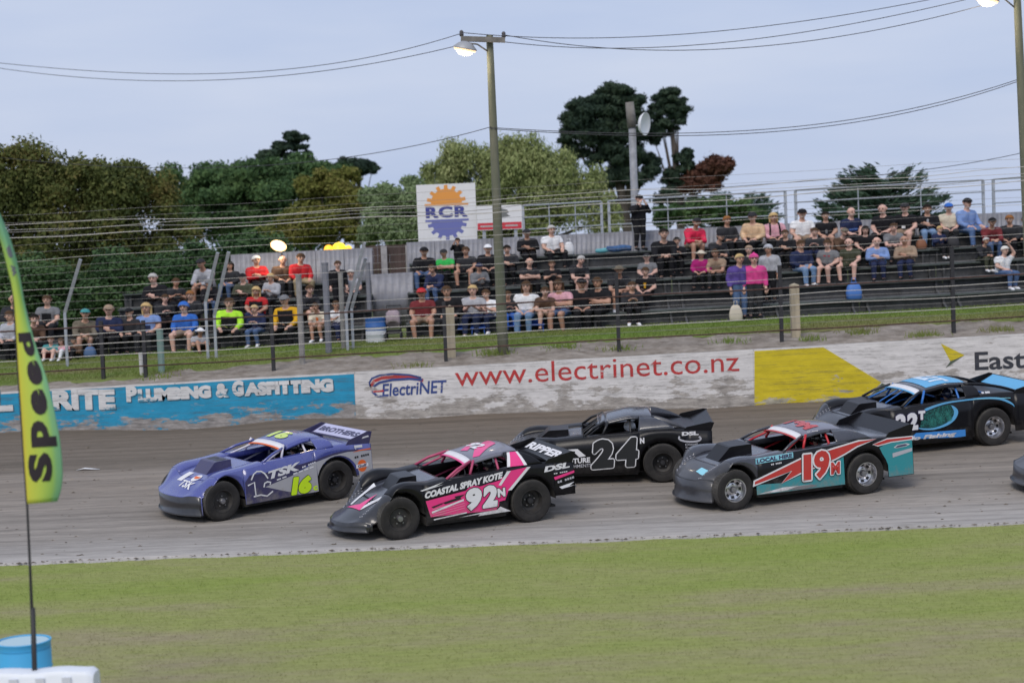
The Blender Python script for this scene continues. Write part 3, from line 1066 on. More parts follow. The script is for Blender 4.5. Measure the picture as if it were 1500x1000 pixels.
        if s == 1:
            sail_g = MB().grid(rows)
        MB().grid(rows).build('sail_panel', c.get('sail', roof_m), car, smooth=True, solid=.012)
        # scooped trailing edge of the sail down to the deck
        if c.get('hoop'):
            P_ = []
            for t in np.linspace(0, 1, 10):
                x = rx1 + .12 + (c['fb_end'] - rx1 - .12) * t
                P_.append((x, s * (RW - .02 + .20 * t), zs(x) + (zr(rx1) - .02 - zs(x)) * (1 - t ** 1.9)))
            MB().tube(P_, .028, 8).build('rear_hoop', c.get('sail', roof_m), car, smooth=True)
        if c.get('fastback'):
            rows = []
            for t in np.linspace(0, 1, 12):
                x = rx1 + (c['fb_end'] - rx1) * t
                z0 = zs(x) + .005
                rows.append([(x, s * (RW - .02 + .16 * t), z0), (x, s * (RW - .02 + .16 * t), z0 + (zr(rx1) - z0) * (1 - t ** 1.5))])
            MB().grid(rows).build('fastback_fin', c.get('sail', roof_m), car, smooth=True, solid=.012)
    # roll cage
    cg = MB()
    zt = zr(-.6) - .045
    cg.tube([(-.70, -.72, .35), (-.70, -.70, .95), (-.70, -.52, zt), (-.70, .52, zt), (-.70, .70, .95), (-.70, .72, .35)], .022, 8)
    for s in (1, -1):
        cg.tube([(-.70, s * .52, zt), (rx0 + .02, s * .52, zr(rx0) - .06), (XW - .03, s * .72, .86)], .02, 8)
        cg.tube([(-.70, s * .70, .90), (XW - .1, s * .74, .60)], .02, 8)
        cg.tube([(-.70, s * .50, zt), (xt + .55, s * .55, .85)], .02, 8)
        cg.tube([(c['net_x'], s * .70, .90), (c['net_x'] - .12, s * .60, 1.16)], .024, 8)
    cg.tube([(rx0 + .02, -.52, zr(rx0) - .06), (rx0 + .02, .52, zr(rx0) - .06)], .02, 8)
    cg.tube([(-.70, -.68, .88), (-.70, .68, .88)], .02, 8)
    cg.build('roll_cage', cage, car, smooth=True)
    if c.get('mid_bars'):
        mb = MB()
        mb.tube([(XW - .02, -.12, .90), (rx0 + .1, -.10, zr(rx0) - .05)], .012, 6)
        mb.tube([(XW - .02, .12, .90), (rx0 + .1, .10, zr(rx0) - .05)], .012, 6)
        mb.build('screen_bars', cage, car)
    # rear spoiler: blade between two end plates
    zd = zs(xt + .2)
    sp = c['spoiler']
    bd, bg = c.get('blade_d', .32), c.get('blade_gap', .01)
    MB().grid([[(xt + bd - (bd + .03) * q, a * .80, zd + bg + (sp - bg) * q) for a in (-1, 0, 1)] for q in (0, .5, 1)]).build('spoiler_blade', c.get('blade', body), car, solid=.012)
    for s in (1, -1):
        pl = [(xt + bd + .24, zd + .015), (xt + bd + .16, zd + sp * .55), (xt + .03, zd + sp * 1.10), (xt - .05, zd + sp * 1.02), (xt + .02, zd - .02)]
        MB().prism(pl, lambda a, b, d: (a, s * (.845 + d), b), .014).build('spoiler_end_plate', c.get('plate', body), car)
    # hood scoop over the air cleaner
    sc = c['scoop']
    x0, x1, w0 = sc['x0'], sc['x1'], sc['w']
    zb0, zb1 = zh(x0) - .03, zh(x1) - .03
    ht = sc['h']
    vs = []
    for x, z, ww in ((x0, zb0, w0), (x0 - .0, zb0 + ht, w0 * .96), (x0 + (x1 - x0) * .55, zb0 + ht * .93, w0 * .92), (x0 + (x1 - x0) * .62, zb0 + ht * .86, w0 * .90), (x1, zb1 + .01, w0 * .86)):
        vs.append([(x, -ww, z), (x, ww, z)])
    mb = MB()
    mb.grid([[a, b] for a, b in vs])
    pts_l = [a for a, b in vs]
    pts_r = [b for a, b in vs]
    mb.add(pts_l, [tuple(range(5))])
    mb.add(pts_r, [tuple(range(5))])
    scoop = mb.build('hood_scoop', c.get('scoop_m', body), car)
    if sc.get('holes'):
        mb = MB()
        for y0, y1 in ((-w0 * .75, -.03), (.03, w0 * .75)):
            xa, xb = x0 + .06, x0 + (x1 - x0) * .48
            za = zb0 + ht * 1.0 + .004
            mb.add([(xa, y0, za), (xb, y0, za - .014), (xb, y1, za - .014), (xa, y1, za)], [(0, 1, 2, 3)])
        mb.build('scoop_intake', M_DBLACK, scoop, fixn=False)
    # wheels
    for s in (1, -1):
        make_wheel(car, xf, s * (.915 - .15), s, .36, .30, c['rim_f'], c.get('style_f', 'dish'))
        make_wheel(car, xr, s * (.925 - .19), s, .372, .38, c['rim_r'], c.get('style_r', 'dish'))
    # suspension arms in the front wheel well
    mb = MB()
    for s in (1, -1):
        mb.tube([(xf - .25, s * .40, .30), (xf, s * .62, .30), (xf + .25, s * .40, .30)], .018, 6)
        mb.tube([(xf - .5, s * .45, .42), (xf - .02, s * .62, .38)], .018, 6)
    mb.build('suspension_arms', M_STEEL, car)
    # dzus fasteners on the nose seam
    bv = BVHTree.FromPolygons(hood_verts, hood_faces)
    rv = BVHTree.FromPolygons(roof_g.v, roof_g.f)
    mb = MB()
    for k in range(7):
        a = .55
        X = xf + c['nose_at'] + .02 + k * .075
        if X > xn - .02:
            break
        for da in (0, .05):
            p = pt(X, a + .05 * (k / 7) + da)
            mb.box(p[0] - .011, p[0] + .011, p[1] - .008, p[1] + .008, p[2] - .004, p[2] + .01)
            mb.box(p[0] - .011, p[0] + .011, -p[1] - .008, -p[1] + .008, p[2] - .004, p[2] + .01)
    if c.get('rivets', True):
        mb.build('fasteners', M_DLGREY, car)
    # ---- printed graphics
    def S(a, b, d):                       # left flank: (x, z)
        return (a, side_y(b) + d, b)
    def SR(a, b, d):                      # right flank
        return (a, -side_y(b) - d, b)
    xs_e = c['sail_end']
    sv = BVHTree.FromPolygons(sail_g.v, sail_g.f)
    def SA(a, b, d):                      # left sail panel
        hit = sv.ray_cast(Vector((a, 3, b)), Vector((0, -1, 0)))
        if hit[0] is not None:
            return (a, hit[0].y + d * 1.5, b + d)
        zb = zs(a) + .008
        t = min(1, max(0, (b - zb) / (zr(max(a, rx1)) - .02 - zb)))
        yb = side_y(zs(a)) - .035
        y = yb + (RW - yb) * t + .02 * math.sin(PI * t)
        return (a, y + d * 3, b + d)
    def H(a, b, d):                       # bonnet and nose, seen from above (x, y)
        hit = bv.ray_cast(Vector((a, b, 3)), Vector((0, 0, -1)))
        z = hit[0].z if hit[0] is not None else zh(a)
        return (a, b, z + d * 1.6)
    def RF(a, b, d):
        hit = rv.ray_cast(Vector((a, b, 3)), Vector((0, 0, -1)))
        z = hit[0].z if hit[0] is not None else zr(a)
        return (a, b, z + d * 1.6)
    def DK(a, b, d):                      # spoiler blade: across (y), up the slope t
        return (xt + bd - (bd + .03) * b, a, zd + bg + (sp - bg) * b + d + .004)
    def PL(a, b, d):
        return (a, .859 + d, b)
    c['paint'](car, dict(S=S, SR=SR, SA=SA, H=H, RF=RF, DK=DK, PL=PL, xf=xf, xr=xr, xt=xt, xn=xn, zs=zs, zd=zd, sp=sp))
    car['_seat'] = (sx, sy)
    return car

def hood_poly(name, poly, surf, m, car, d=.005, n=5):
    """a patch on a curved panel: subdivided so that it follows the panel"""
    bm = bmesh.new()
    vs = [bm.verts.new((p[0], p[1], 0)) for p in poly]
    f = bm.faces.new(vs)
    xs_ = [p[0] for p in poly]
    ys_ = [p[1] for p in poly]
    for ax, lo_, hi_ in ((0, min(xs_), max(xs_)), (1, min(ys_), max(ys_))):
        k = max(1, int((hi_ - lo_) / .07))
        for i in range(1, k):
            co = [0, 0, 0]
            no = [0, 0, 0]
            co[ax] = lo_ + (hi_ - lo_) * i / k
            no[ax] = 1
            bmesh.ops.bisect_plane(bm, geom=bm.verts[:] + bm.edges[:] + bm.faces[:], plane_co=co, plane_no=no)
    bmesh.ops.triangulate(bm, faces=bm.faces[:])
    bm.verts.index_update()
    mb = MB()
    mb.add([surf(v.co.x, v.co.y, d) for v in bm.verts], [tuple(v.index for v in f_.verts) for f_ in bm.faces])
    bm.free()
    return mb.build(name, m, car, fixn=False)

def hood_text(name, s, A, B, h, up, surf, m, car, bold=.04, d=.007):
    v, f, _ = text_geo(s, bold, 0, 1)
    bm = bmesh.new()
    A, B = np.array(A, float), np.array(B, float)
    U = B - A
    V = np.array(up, float) * h
    bv_ = [bm.verts.new((*(A + U * p[0] + V * p[1]), 0)) for p in v]
    for q in f:
        try:
            bm.faces.new([bv_[i] for i in q])
        except ValueError:
            pass
    for ax in (0, 1):
        lo_, hi_ = min(q.co[ax] for q in bm.verts), max(q.co[ax] for q in bm.verts)
        k = max(1, int((hi_ - lo_) / .07))
        for i in range(1, k):
            co = [0, 0, 0]
            no = [0, 0, 0]
            co[ax] = lo_ + (hi_ - lo_) * i / k
            no[ax] = 1
            bmesh.ops.bisect_plane(bm, geom=bm.verts[:] + bm.edges[:] + bm.faces[:], plane_co=co, plane_no=no)
    bmesh.ops.triangulate(bm, faces=bm.faces[:])
    bm.verts.index_update()
    mb = MB()
    mb.add([surf(q.co.x, q.co.y, d) for q in bm.verts], [tuple(q.index for q in f_.verts) for f_ in bm.faces])
    bm.free()
    return mb.build(name, m, car, fixn=False)

def grow(poly, k):
    """offset a polygon outwards by k"""
    P = [np.array(p, float) for p in poly]
    n = len(P)
    ar = sum(P[i][0] * P[(i + 1) % n][1] - P[(i + 1) % n][0] * P[i][1] for i in range(n))
    sg = 1 if ar > 0 else -1
    out = []
    for i in range(n):
        e0 = P[i] - P[i - 1]
        e1 = P[(i + 1) % n] - P[i]
        n0 = np.array((e0[1], -e0[0])) / (np.linalg.norm(e0) + 1e-9) * sg
        n1 = np.array((e1[1], -e1[0])) / (np.linalg.norm(e1) + 1e-9) * sg
        m_ = n0 + n1
        m_ = m_ / max(.55, (np.linalg.norm(m_) ** 2) / 2)
        out.append(tuple(P[i] + m_ * k))
    return out

def rounded(pts, n=6):
    """a closed smooth curve through the points"""
    P = [np.array(p, float) for p in pts]
    out = []
    m = len(P)
    for i in range(m):
        a, b, c_, d = P[i - 1], P[i], P[(i + 1) % m], P[(i + 2) % m]
        for k in range(n):
            t = k / n
            out.append(tuple(.5 * (2 * b + (c_ - a) * t + (2 * a - 5 * b + 4 * c_ - d) * t * t + (3 * b - a - 3 * c_ + d) * t ** 3)))
    return out

def T(car, F, s, A, B, h, m, bold=.03, shear=0.0, d=.006, surf='S', name='lettering', space=1.0, lean=0.0):
    return text_on(name, s, A, B, h, F[surf], m, car, bold, shear, space, d, up=(-lean, 1))

def fine_print(car, F, A, B, h, m, n=7, d=.009, surf='S'):
    A, B = np.array(A, float), np.array(B, float)
    for k in range(n):
        if (k * 7) % 5 == 4:
            continue
        a, b = A + (B - A) * (k + .1) / n + np.array((0, h / 2)), A + (B - A) * (k + .85) / n + np.array((0, h / 2))
        line_on('fine_print', [tuple(a), tuple(b)], h * .8, F[surf], m, car, d)

def outlined(car, F, s, A, B, h, layers, shear=0.0, d=.006, lean=0.0, name='number', bold=.045):
    """layers: (outline width in metres, material) from the back to the front; outlines are the glyph stamped round a ring"""
    v, f, _ = text_geo(s, bold, shear, 1.0)
    A, B = np.array(A, float), np.array(B, float)
    U, Vv = B - A, np.array((-lean, 1.0)) * h
    k = 0
    for i, (r, m) in enumerate(layers):
        mb = MB()
        ring = [(0, 0)] if r <= 0 else [(r * math.cos(t), r * math.sin(t)) for t in np.linspace(0, 2 * PI, 13)[:-1]]
        for q in ring:
            k += 1
            mb.add([F['S'](*(A + U * p[0] + Vv * p[1] + np.array(q)), d + .0028 * i + .0002 * k) for p in v], f)
        mb.build(name if i == len(layers) - 1 else name + '_outline', m, car, fixn=False)

# ---------------------------------------------------------------- liveries
M_TEAL = mat('livery_teal', (0.008, 0.25, 0.29), 0.35, coat=.4, dust=.15)
M_RED = mat('livery_red', (0.50, 0.022, 0.02), 0.35, coat=.4, dust=.12)
M_PINK = mat('livery_pink', (0.80, 0.022, 0.22), 0.35, coat=.4, dust=.12)
M_LIME = mat('livery_lime', (0.56, 0.80, 0.02), 0.4)
M_SILVER = mat('livery_silver', (0.42, 0.42, 0.45), 0.42, metal=.2, dust=.3, dcol=(.34, .32, .3))
M_PURPLE = mat('livery_purple', (0.048, 0.062, 0.275), 0.20, coat=.8, dust=.14, dcol=(.26, .27, .36))
M_NAVY = mat('livery_navy', (0.025, 0.022, 0.095), 0.4, coat=.3, dust=.2)
M_BLACK = mat('livery_black', (0.004, 0.004, 0.006), 0.28, spec=.30, dust=.06, dcol=(.085, .08, .08))
M_NOSEG = mat('nose_plastic_grey', (0.020, 0.021, 0.027), 0.30, coat=.5, dust=.30, dcol=(.15, .145, .15))
M_NOSEB = mat('nose_plastic_black', (0.008, 0.008, 0.011), 0.24, coat=.6, dust=.22, dcol=(.12, .115, .12))
M_CHAR = mat('charcoal_panel', (0.018, 0.020, 0.030), 0.20, coat=.8, dust=.20, dcol=(.15, .145, .16))
M_BLUE = mat('livery_blue', (0.05, 0.24, 0.62), 0.35, coat=.3)
M_SKYB = mat('livery_sky_blue', (0.10, 0.40, 0.70), 0.4, dust=.2)
M_CYAN = mat('livery_cyan', (0.25, 0.60, 0.72), 0.4)
M_ORANGE = mat('livery_orange', (0.72, 0.13, 0.02), 0.45)
M_FISH = mat('livery_fish_green', (0.004, 0.03, 0.03), 0.4, c2=(0.02, 0.16, 0.14), vscale=28, lo=.45, hi=.6)
M_REDTUBE = mat('cage_red', (0.50, 0.02, 0.03), 0.4)
M_PINKTUBE = mat('cage_pink', (0.42, 0.06, 0.14), 0.45)
M_BLUETUBE = mat('cage_blue', (0.03, 0.16, 0.50), 0.4)
M_WHTUBE = mat('cage_white', (0.62, 0.60, 0.66), 0.4)
M_BLKTUBE = mat('cage_black', (0.02, 0.02, 0.022), 0.4)
M_ROOFG = mat('roof_sky_grey', (0.13, 0.13, 0.17), 0.26, coat=.6, dust=.25, dcol=(.26, .25, .28))  # dark roofs greyed in the base colour for the sky's reflection

def paint19(car, F):
    S = F['S']
    red = [(0.97, 0.43), (0.96, 0.48), (0.02, 0.78), (-0.68, 0.90), (-1.20, 0.985), (-1.57, 0.995), (-1.16, 0.91), (-0.90, 0.80), (-0.68, 0.72), (0.02, 0.55), (0.42, 0.40), (0.20, 0.60)]
    poly_on('teal_panel', [(0.93, 0.24), (0.93, 0.42), (0.44, 0.40), (0.02, 0.55), (-0.68, 0.72), (-0.87, 0.78), (-0.87, 0.24)], S, M_TEAL, car, .004)
    poly_on('teal_panel', [(-1.63, 0.83), (-1.85, 0.91), (-2.33, 0.93), (-2.33, 0.28), (-1.80, 0.28), (-1.795, 0.50), (-1.755, 0.60), (-1.695, .70)], S, M_TEAL, car, .004)
    poly_on('stripe_edge', grow(red, .045), S, M_DBLACK, car, .007)
    poly_on('stripe_edge', grow(red, .028), S, M_DWHITE, car, .010)
    poly_on('red_stripe', red, S, M_RED, car, .013)
    red2 = [(-1.50, 0.90), (-1.80, 0.965), (-2.33, 0.96), (-2.33, 0.925), (-1.88, 0.915), (-1.60, 0.875)]
    poly_on('stripe_edge', grow(red2, .02), S, M_DWHITE, car, .007)
    poly_on('red_stripe', red2, S, M_RED, car, .010)
    poly_on('white_smear', [(0.92, 0.25), (0.40, 0.32), (-0.20, 0.31), (-.05, .285), (0.41, 0.255)], S, M_DWHITE, car, .007)
    poly_on('scrape', [(0.30, 0.27), (0.1, 0.31), (-0.2, 0.31), (-.3, .275), (0.0, 0.245)], S, M_STEEL, car, .010)
    poly_on('white_smear', [(-1.90, .70), (-2.32, .76), (-2.32, .70), (-1.9, .62)], S, M_DLGREY, car, .007)
    poly_on('lamp_decal', [(-1.93, .80), (-2.0, .84), (-2.2, .855), (-2.28, .83), (-2.2, .80), (-2.0, .785)], S, M_DWHITE, car, .008)
    poly_on('lamp_decal', [(-1.96, .805), (-2.02, .833), (-2.18, .845), (-2.24, .828), (-2.18, .808), (-2.0, .795)], S, M_NAVY, car, .011)
    lay = [(.040, M_DBLACK), (.030, M_DWHITE), (0, M_RED)]
    outlined(car, F, '1', (-0.01, 0.40), (-0.17, 0.40), .46, lay, d=.016, lean=.06)
    outlined(car, F, '9', (-0.22, 0.395), (-0.545, 0.41), .50, lay, d=.0195, lean=.06)
    outlined(car, F, 'M', (-0.575, 0.45), (-0.76, 0.45), .22, [(.026, M_DBLACK), (.019, M_DWHITE), (0, M_RED)], d=.023, lean=.06)
    poly_on('banner', [(.92, .785), (.16, .825), (.16, .925), (.92, .885)], S, M_CYAN, car, .005)
    T(car, F, 'LOCAL HIRE', (.90, .797), (.18, .836), .075, M_NAVY, .05, d=.008)
    fine_print(car, F, (.62, .735), (.40, .748), .03, M_DWHITE, surf='S')
    hood_text('roof_number', '19M', (-.36, -.42), (-.36, .42), .30, (-1, 0), F['RF'], M_RED, car, .06)
    hood_poly('nose_sticker', [(F['xf'] + .42, .46), (F['xf'] + .42, .20), (F['xf'] + .30, .20), (F['xf'] + .30, .46)], F['H'], M_CYAN, car)
    fine_print(car, F, (-.30, 1.19), (-.52, 1.19), .02, M_DWHITE, surf='SA')
    hood_poly('blade_sheen', [(-.6, .15), (.7, .15), (.6, .8), (-.2, .85)], F['DK'], mat('decal_blade_sheen', (.42, .56, .66), .4, dust=.3), car)  # pale patch painting the sky's light on the sloping blade

def paint92(car, F):
    S = F['S']
    pink = [(0.75, 0.61), (-0.03, 0.71), (-0.63, 0.81), (-0.83, 0.955), (-1.18, 0.985), (-0.80, 0.65), (-0.71, 0.46), (-0.55, 0.44), (-0.54, 0.30), (0.02, 0.32), (0.68, 0.33)]
    poly_on('pink_panel', pink, S, M_PINK, car, .004)
    hood_poly('pink_bar', [(-0.86, 1.01), (-.95, 1.225), (-1.06, 1.225), (-1.12, 1.01)], F['SA'], M_PINK, car, .008)
    hood_poly('white_edge', [(-0.80, 1.01), (-.90, 1.225), (-.95, 1.225), (-.86, 1.01)], F['SA'], M_DWHITE, car, .008)
    hood_poly('white_edge', [(-1.12, 1.01), (-1.06, 1.225), (-1.10, 1.225), (-1.18, 1.01)], F['SA'], M_DWHITE, car, .008)
    poly_on('white_edge', [(-0.78, 0.955), (-0.85, 0.955), (-0.65, 0.72), (-0.60, 0.73)], S, M_DWHITE, car, .008)
    poly_on('white_edge', [(-1.16, 0.985), (-1.23, 0.985), (-0.84, 0.62), (-0.77, 0.62)], S, M_DWHITE, car, .008)
    T(car, F, 'COASTAL SPRAY KOTE', (0.76, 0.65), (-0.70, 0.845), .115, M_DWHITE, .06, .25, d=.009)
    outlined(car, F, '9', (0.01, 0.365), (-0.265, 0.375), .36, [(.045, M_PINK), (.026, M_DBLACK), (.012, M_DWHITE)], shear=.12, d=.009)
    outlined(car, F, '2', (-0.285, 0.375), (-0.55, 0.385), .36, [(.045, M_PINK), (.026, M_DBLACK), (.012, M_DWHITE)], shear=.12, d=.0092)
    outlined(car, F, 'N', (-0.575, 0.53), (-0.71, 0.535), .14, [(.032, M_PINK), (.018, M_DBLACK), (.005, M_DWHITE)], d=.0095)
    for p in ([(0.66, 0.42), (0.06, 0.57), (0.06, 0.54), (0.65, 0.39)], [(0.63, 0.29), (0.02, 0.34), (0.02, 0.32), (0.63, 0.27)],
              [(0.18, 0.26), (-0.25, 0.30), (-0.54, 0.31), (-0.61, 0.36), (-0.80, 0.26), (-0.18, 0.245), (-0.23, 0.275)],
              [(0.84, 0.80), (0.40, 0.905), (0.56, 0.845), (0.40, 0.86), (0.80, 0.785)]):
        poly_on('white_streak', p, S, M_DWHITE, car, .010)
    poly_on('black_flash', [(.45, .55), (.2, .60), (.23, .63), (.02, .65), (.12, .60), (.1, .575), (.4, .52)], S, M_DBLACK, car, .010)
    poly_on('black_flash', [(.66, .50), (.45, .55), (.45, .53), (.62, .48)], S, M_DBLACK, car, .010)
    for k in range(4):
        z = .36 + .04 * k
        poly_on('pale_pinstripe', [(.64, z - .03), (.05, z + .05), (.05, z + .06), (.64, z - .018)], S, mat('decal_pale_pink', (.72, .25, .36), .5), car, .009)
    T(car, F, 'DSL', (-1.48, 0.855), (-1.98, 0.89), .10, M_DWHITE, .05, .15, d=.006)
    fine_print(car, F, (-1.66, 0.80), (-1.93, 0.815), .022, M_DWHITE, surf='S')
    poly_on('pink_stripe', [(-1.66, 0.75), (-2.06, 0.83), (-2.06, 0.79), (-1.68, 0.70)], S, M_PINK, car, .005)
    fine_print(car, F, (-1.72, 0.63), (-2.05, 0.69), .045, M_DLGREY, surf='S')
    poly_on('white_streak', [(-1.75, .57), (-2.05, .63), (-1.95, .57), (-2.05, .57), (-1.8, .53)], S, M_DWHITE, car, .006)
    xf = F['xf']
    for s in (1, -1):
        hood_poly('nose_stripe', [(xf + .5, s * .20), (xf + .5, s * .29), (xf - .02, s * .50), (xf - .02, s * .38)], F['H'], M_DWHITE, car)
    hood_poly('nose_flash', [(xf + .58, -.26), (xf + .52, .28), (xf + .12, .10), (xf + .44, .06)], F['H'], M_PINK, car, .008)
    hood_text('nose_lettering', 'KOTE', (xf + .38, .30), (xf + .06, .46), .07, (-.5, -.86), F['H'], M_DWHITE, car)
    hood_poly('roof_flash', [(-.30, .50), (-.42, .52), (-.95, .0), (-1.0, -.5), (-.75, -.2), (-.5, .1)], F['RF'], M_PINK, car)
    hood_poly('roof_flash', [(-.30, -.1), (-.38, .05), (-.8, -.45), (-.7, -.5)], F['RF'], M_PINK, car)
    hood_text('roof_number', '92', (-.48, -.38), (-.48, .12), .26, (-1, 0), F['RF'], M_DWHITE, car, .05, .010)
    hood_text('blade_lettering', 'RIPPER', (-.72, .22), (.70, .22), .5, (0, 1), F['DK'], M_DWHITE, car, .05)

def paint16(car, F):
    S = F['S']
    poly_on('navy_panel', [(0.64, 0.75), (0.25, 0.75), (-0.47, 0.80), (-0.80, 0.835), (-0.24, 0.61), (0.34, 0.49), (-0.22, 0.29), (-0.38, 0.235), (0.75, 0.235), (0.75, 0.63)], S, M_NAVY, car, .004)
    poly_on('silver_panel', [(0.34, 0.49), (-0.24, 0.61), (-0.79, 0.79), (-0.79, 0.235), (-0.38, 0.235), (-0.22, 0.30)], S, M_SILVER, car, .005)
    sil = [(-0.79, .79), (-1.17, 0.86), (-1.54, 0.885), (F['xt'] + .01, 0.84), (F['xt'] + .01, 0.30), (-1.71, 0.30)]
    rim_ = [(-1.25 - .475 * math.cos(a), .37 + .475 * math.sin(a)) for a in np.linspace(.0, PI * .97, 14)]
    poly_on('silver_panel', sil + [p for p in rim_ if p[0] < -.8 and p[1] < .86], S, M_SILVER, car, .0055)
    line_on('navy_edge', [(-.75, .80), (-.95, .85), (-1.2, .885), (-1.5, .90), (-1.75, .885)], .035, S, M_NAVY, car, .007)
    T(car, F, 'TSK', (0.26, 0.61), (-0.44, 0.70), .155, M_DWHITE, .05, .2, d=.010, space=.95)
    fine_print(car, F, (-0.47, 0.715), (-0.78, 0.775), .035, M_DWHITE, surf='S')
    fine_print(car, F, (0.10, 0.565), (-0.74, 0.70), .03, M_DWHITE, surf='S')
    outlined(car, F, '1', (-0.20, 0.265), (-0.37, 0.262), .30, [(.026, M_DBLACK), (.016, M_LIME)], shear=.22, d=.009)
    outlined(car, F, '6', (-0.37, 0.26), (-0.63, 0.255), .30, [(.026, M_DBLACK), (.016, M_LIME)], shear=.22, d=.0092)
    T(car, F, 'c', (-0.67, 0.265), (-0.77, 0.265), .085, M_LIME, .05, d=.010)
    for p in ([(0.70, 0.57), (0.56, 0.61), (0.55, 0.35)], [(0.62, 0.66), (0.56, .76), (0.49, 0.80), (0.40, 0.79), (.33, .74), (0.27, 0.64)], [(0.60, 0.35), (0.45, 0.36), (0.32, 0.32), (0.19, 0.39)], [(0.37, 0.49), (0.35, .56), (0.29, 0.58), (0.22, 0.56), (.24, .52)]):
        line_on('horse_outline', p, .028, S, M_DWHITE, car, .010)
    cc = (-1.80, .575)
    poly_on('orange_disc', [(cc[0] + .105 * math.cos(a), cc[1] + .115 * math.sin(a)) for a in np.linspace(0, 2 * PI, 24)[:-1]], S, M_ORANGE, car, .008)
    poly_on('logo_bar', [(cc[0] + .14, cc[1] - .038), (cc[0] - .14, cc[1] - .028), (cc[0] - .14, cc[1] + .04), (cc[0] + .14, cc[1] + .03)], S, M_DWHITE, car, .011)
    T(car, F, 'Gulf', (cc[0] + .10, cc[1] - .028), (cc[0] - .10, cc[1] - .022), .055, M_NAVY, .03, d=.014)
    fine_print(car, F, (-1.64, .725), (-1.98, .745), .05, M_DBLACK, surf='S')
    poly_on('orange_flash', [(-1.60, 0.855), (-1.77, 0.885), (F['xt'] + .02, 0.885), (F['xt'] + .02, 0.86), (-1.75, 0.862)], S, M_ORANGE, car, .009)
    poly_on('sticker', [(-1.66, .93), (-1.84, .925), (-1.84, .975), (-1.66, .98)], S, M_DWHITE, car, .006)
    xf = F['xf']
    hood_poly('nose_stripe', [(xf + .30, -.10), (xf + .30, -.28), (xf + .02, -.30), (xf + .02, -.12)], F['H'], M_DWHITE, car)
    hood_poly('orange_disc', [(xf + .14 + .11 * math.cos(a), .20 + .11 * math.sin(a)) for a in np.linspace(0, 2 * PI, 16)[:-1]], F['H'], M_DWHITE, car)
    hood_poly('orange_disc', [(xf + .10 + .08 * math.cos(a), .20 + .09 * math.sin(a)) for a in np.linspace(-PI / 2, PI / 2, 9)], F['H'], M_ORANGE, car, .008)
    hood_text('nose_lettering', 'TSK', (xf + .42, -.05), (xf + .42, .40), .16, (-1, 0), F['H'], M_DWHITE, car, .03)
    hood_poly('nose_stripe', [(xf - .1, .42), (xf - .12, .45), (xf - .6, .62), (xf - .6, .58)], F['H'], M_DWHITE, car)
    hood_text('roof_number', '16', (-.44, -.36), (-.44, .25), .34, (-1, 0), F['RF'], mat('decal_pale_lime', (.55, .68, .18), .5), car, .07)
    hood_poly('blade_panel', [(-.74, .06), (.74, .06), (.74, .95), (-.74, .95)], F['DK'], mat('decal_lilac', (.45, .45, .62), .5), car, .004)
    hood_text('blade_lettering', 'BROTHERS', (-.68, .28), (.68, .28), .42, (0, 1), F['DK'], M_NAVY, car, .05, .009)
    poly_on('sticker', [(-1.85, F['zd'] + .10), (-2.02, F['zd'] + .12), (-2.0, F['zd'] + .15), (-1.88, F['zd'] + .135)], F['PL'], M_DWHITE, car, .004)

def paint24(car, F):
    S = F['S']
    for s_, a, b in (('2', (0.06, .33), (-.325, .35)), ('4', (-.41, .35), (-.785, .36))):
        outlined(car, F, s_, a, b, .52, [(.042, M_DWHITE), (.022, M_DBLACK)], d=.006, lean=.10)
    T(car, F, 'N', (-0.87, 0.77), (-0.955, 0.775), .11, M_DWHITE, .06)
    T(car, F, 'FURNITURE', (0.80, 0.41), (0.10, 0.445), .10, M_DWHITE, .04)
    T(car, F, 'REFURBISHMENTS', (0.80, 0.325), (0.08, 0.36), .065, M_DLGREY, .01)
    poly_on('roof_mark', [(.555, .705), (.335, .71), (.18, .57), (.305, .55), (.425, .67), (.485, .655)], S, M_DWHITE, car, .006)
    T(car, F, 'DSL', (-1.68, .895), (-2.0, .90), .075, M_DWHITE, .06)
    a_ = np.linspace(-.2, PI * 1.25, 18)
    line_on('logo_arc', [(-1.83 - .21 * math.cos(PI - t + .2) * 1.0, .87 - .095 * math.sin(t * .8)) for t in a_], .035, S, M_DLGREY, car, .006)
    for i, (w_, s_) in enumerate(((.23, 'Diesel'), (.30, 'Systems'), (.24, 'Limited'))):
        T(car, F, s_, (-1.74, .70 - .060 * i), (-1.74 - w_, .712 - .060 * i), .042, M_DLGREY, .01)
    hood_poly('deck_stripe', [(-1.3, .70), (-1.3, .62), (-1.65, .60), (-1.65, .68)], lambda a, b, d: (a, b, F['zs'](a) + .03 + d), M_DWHITE, car)

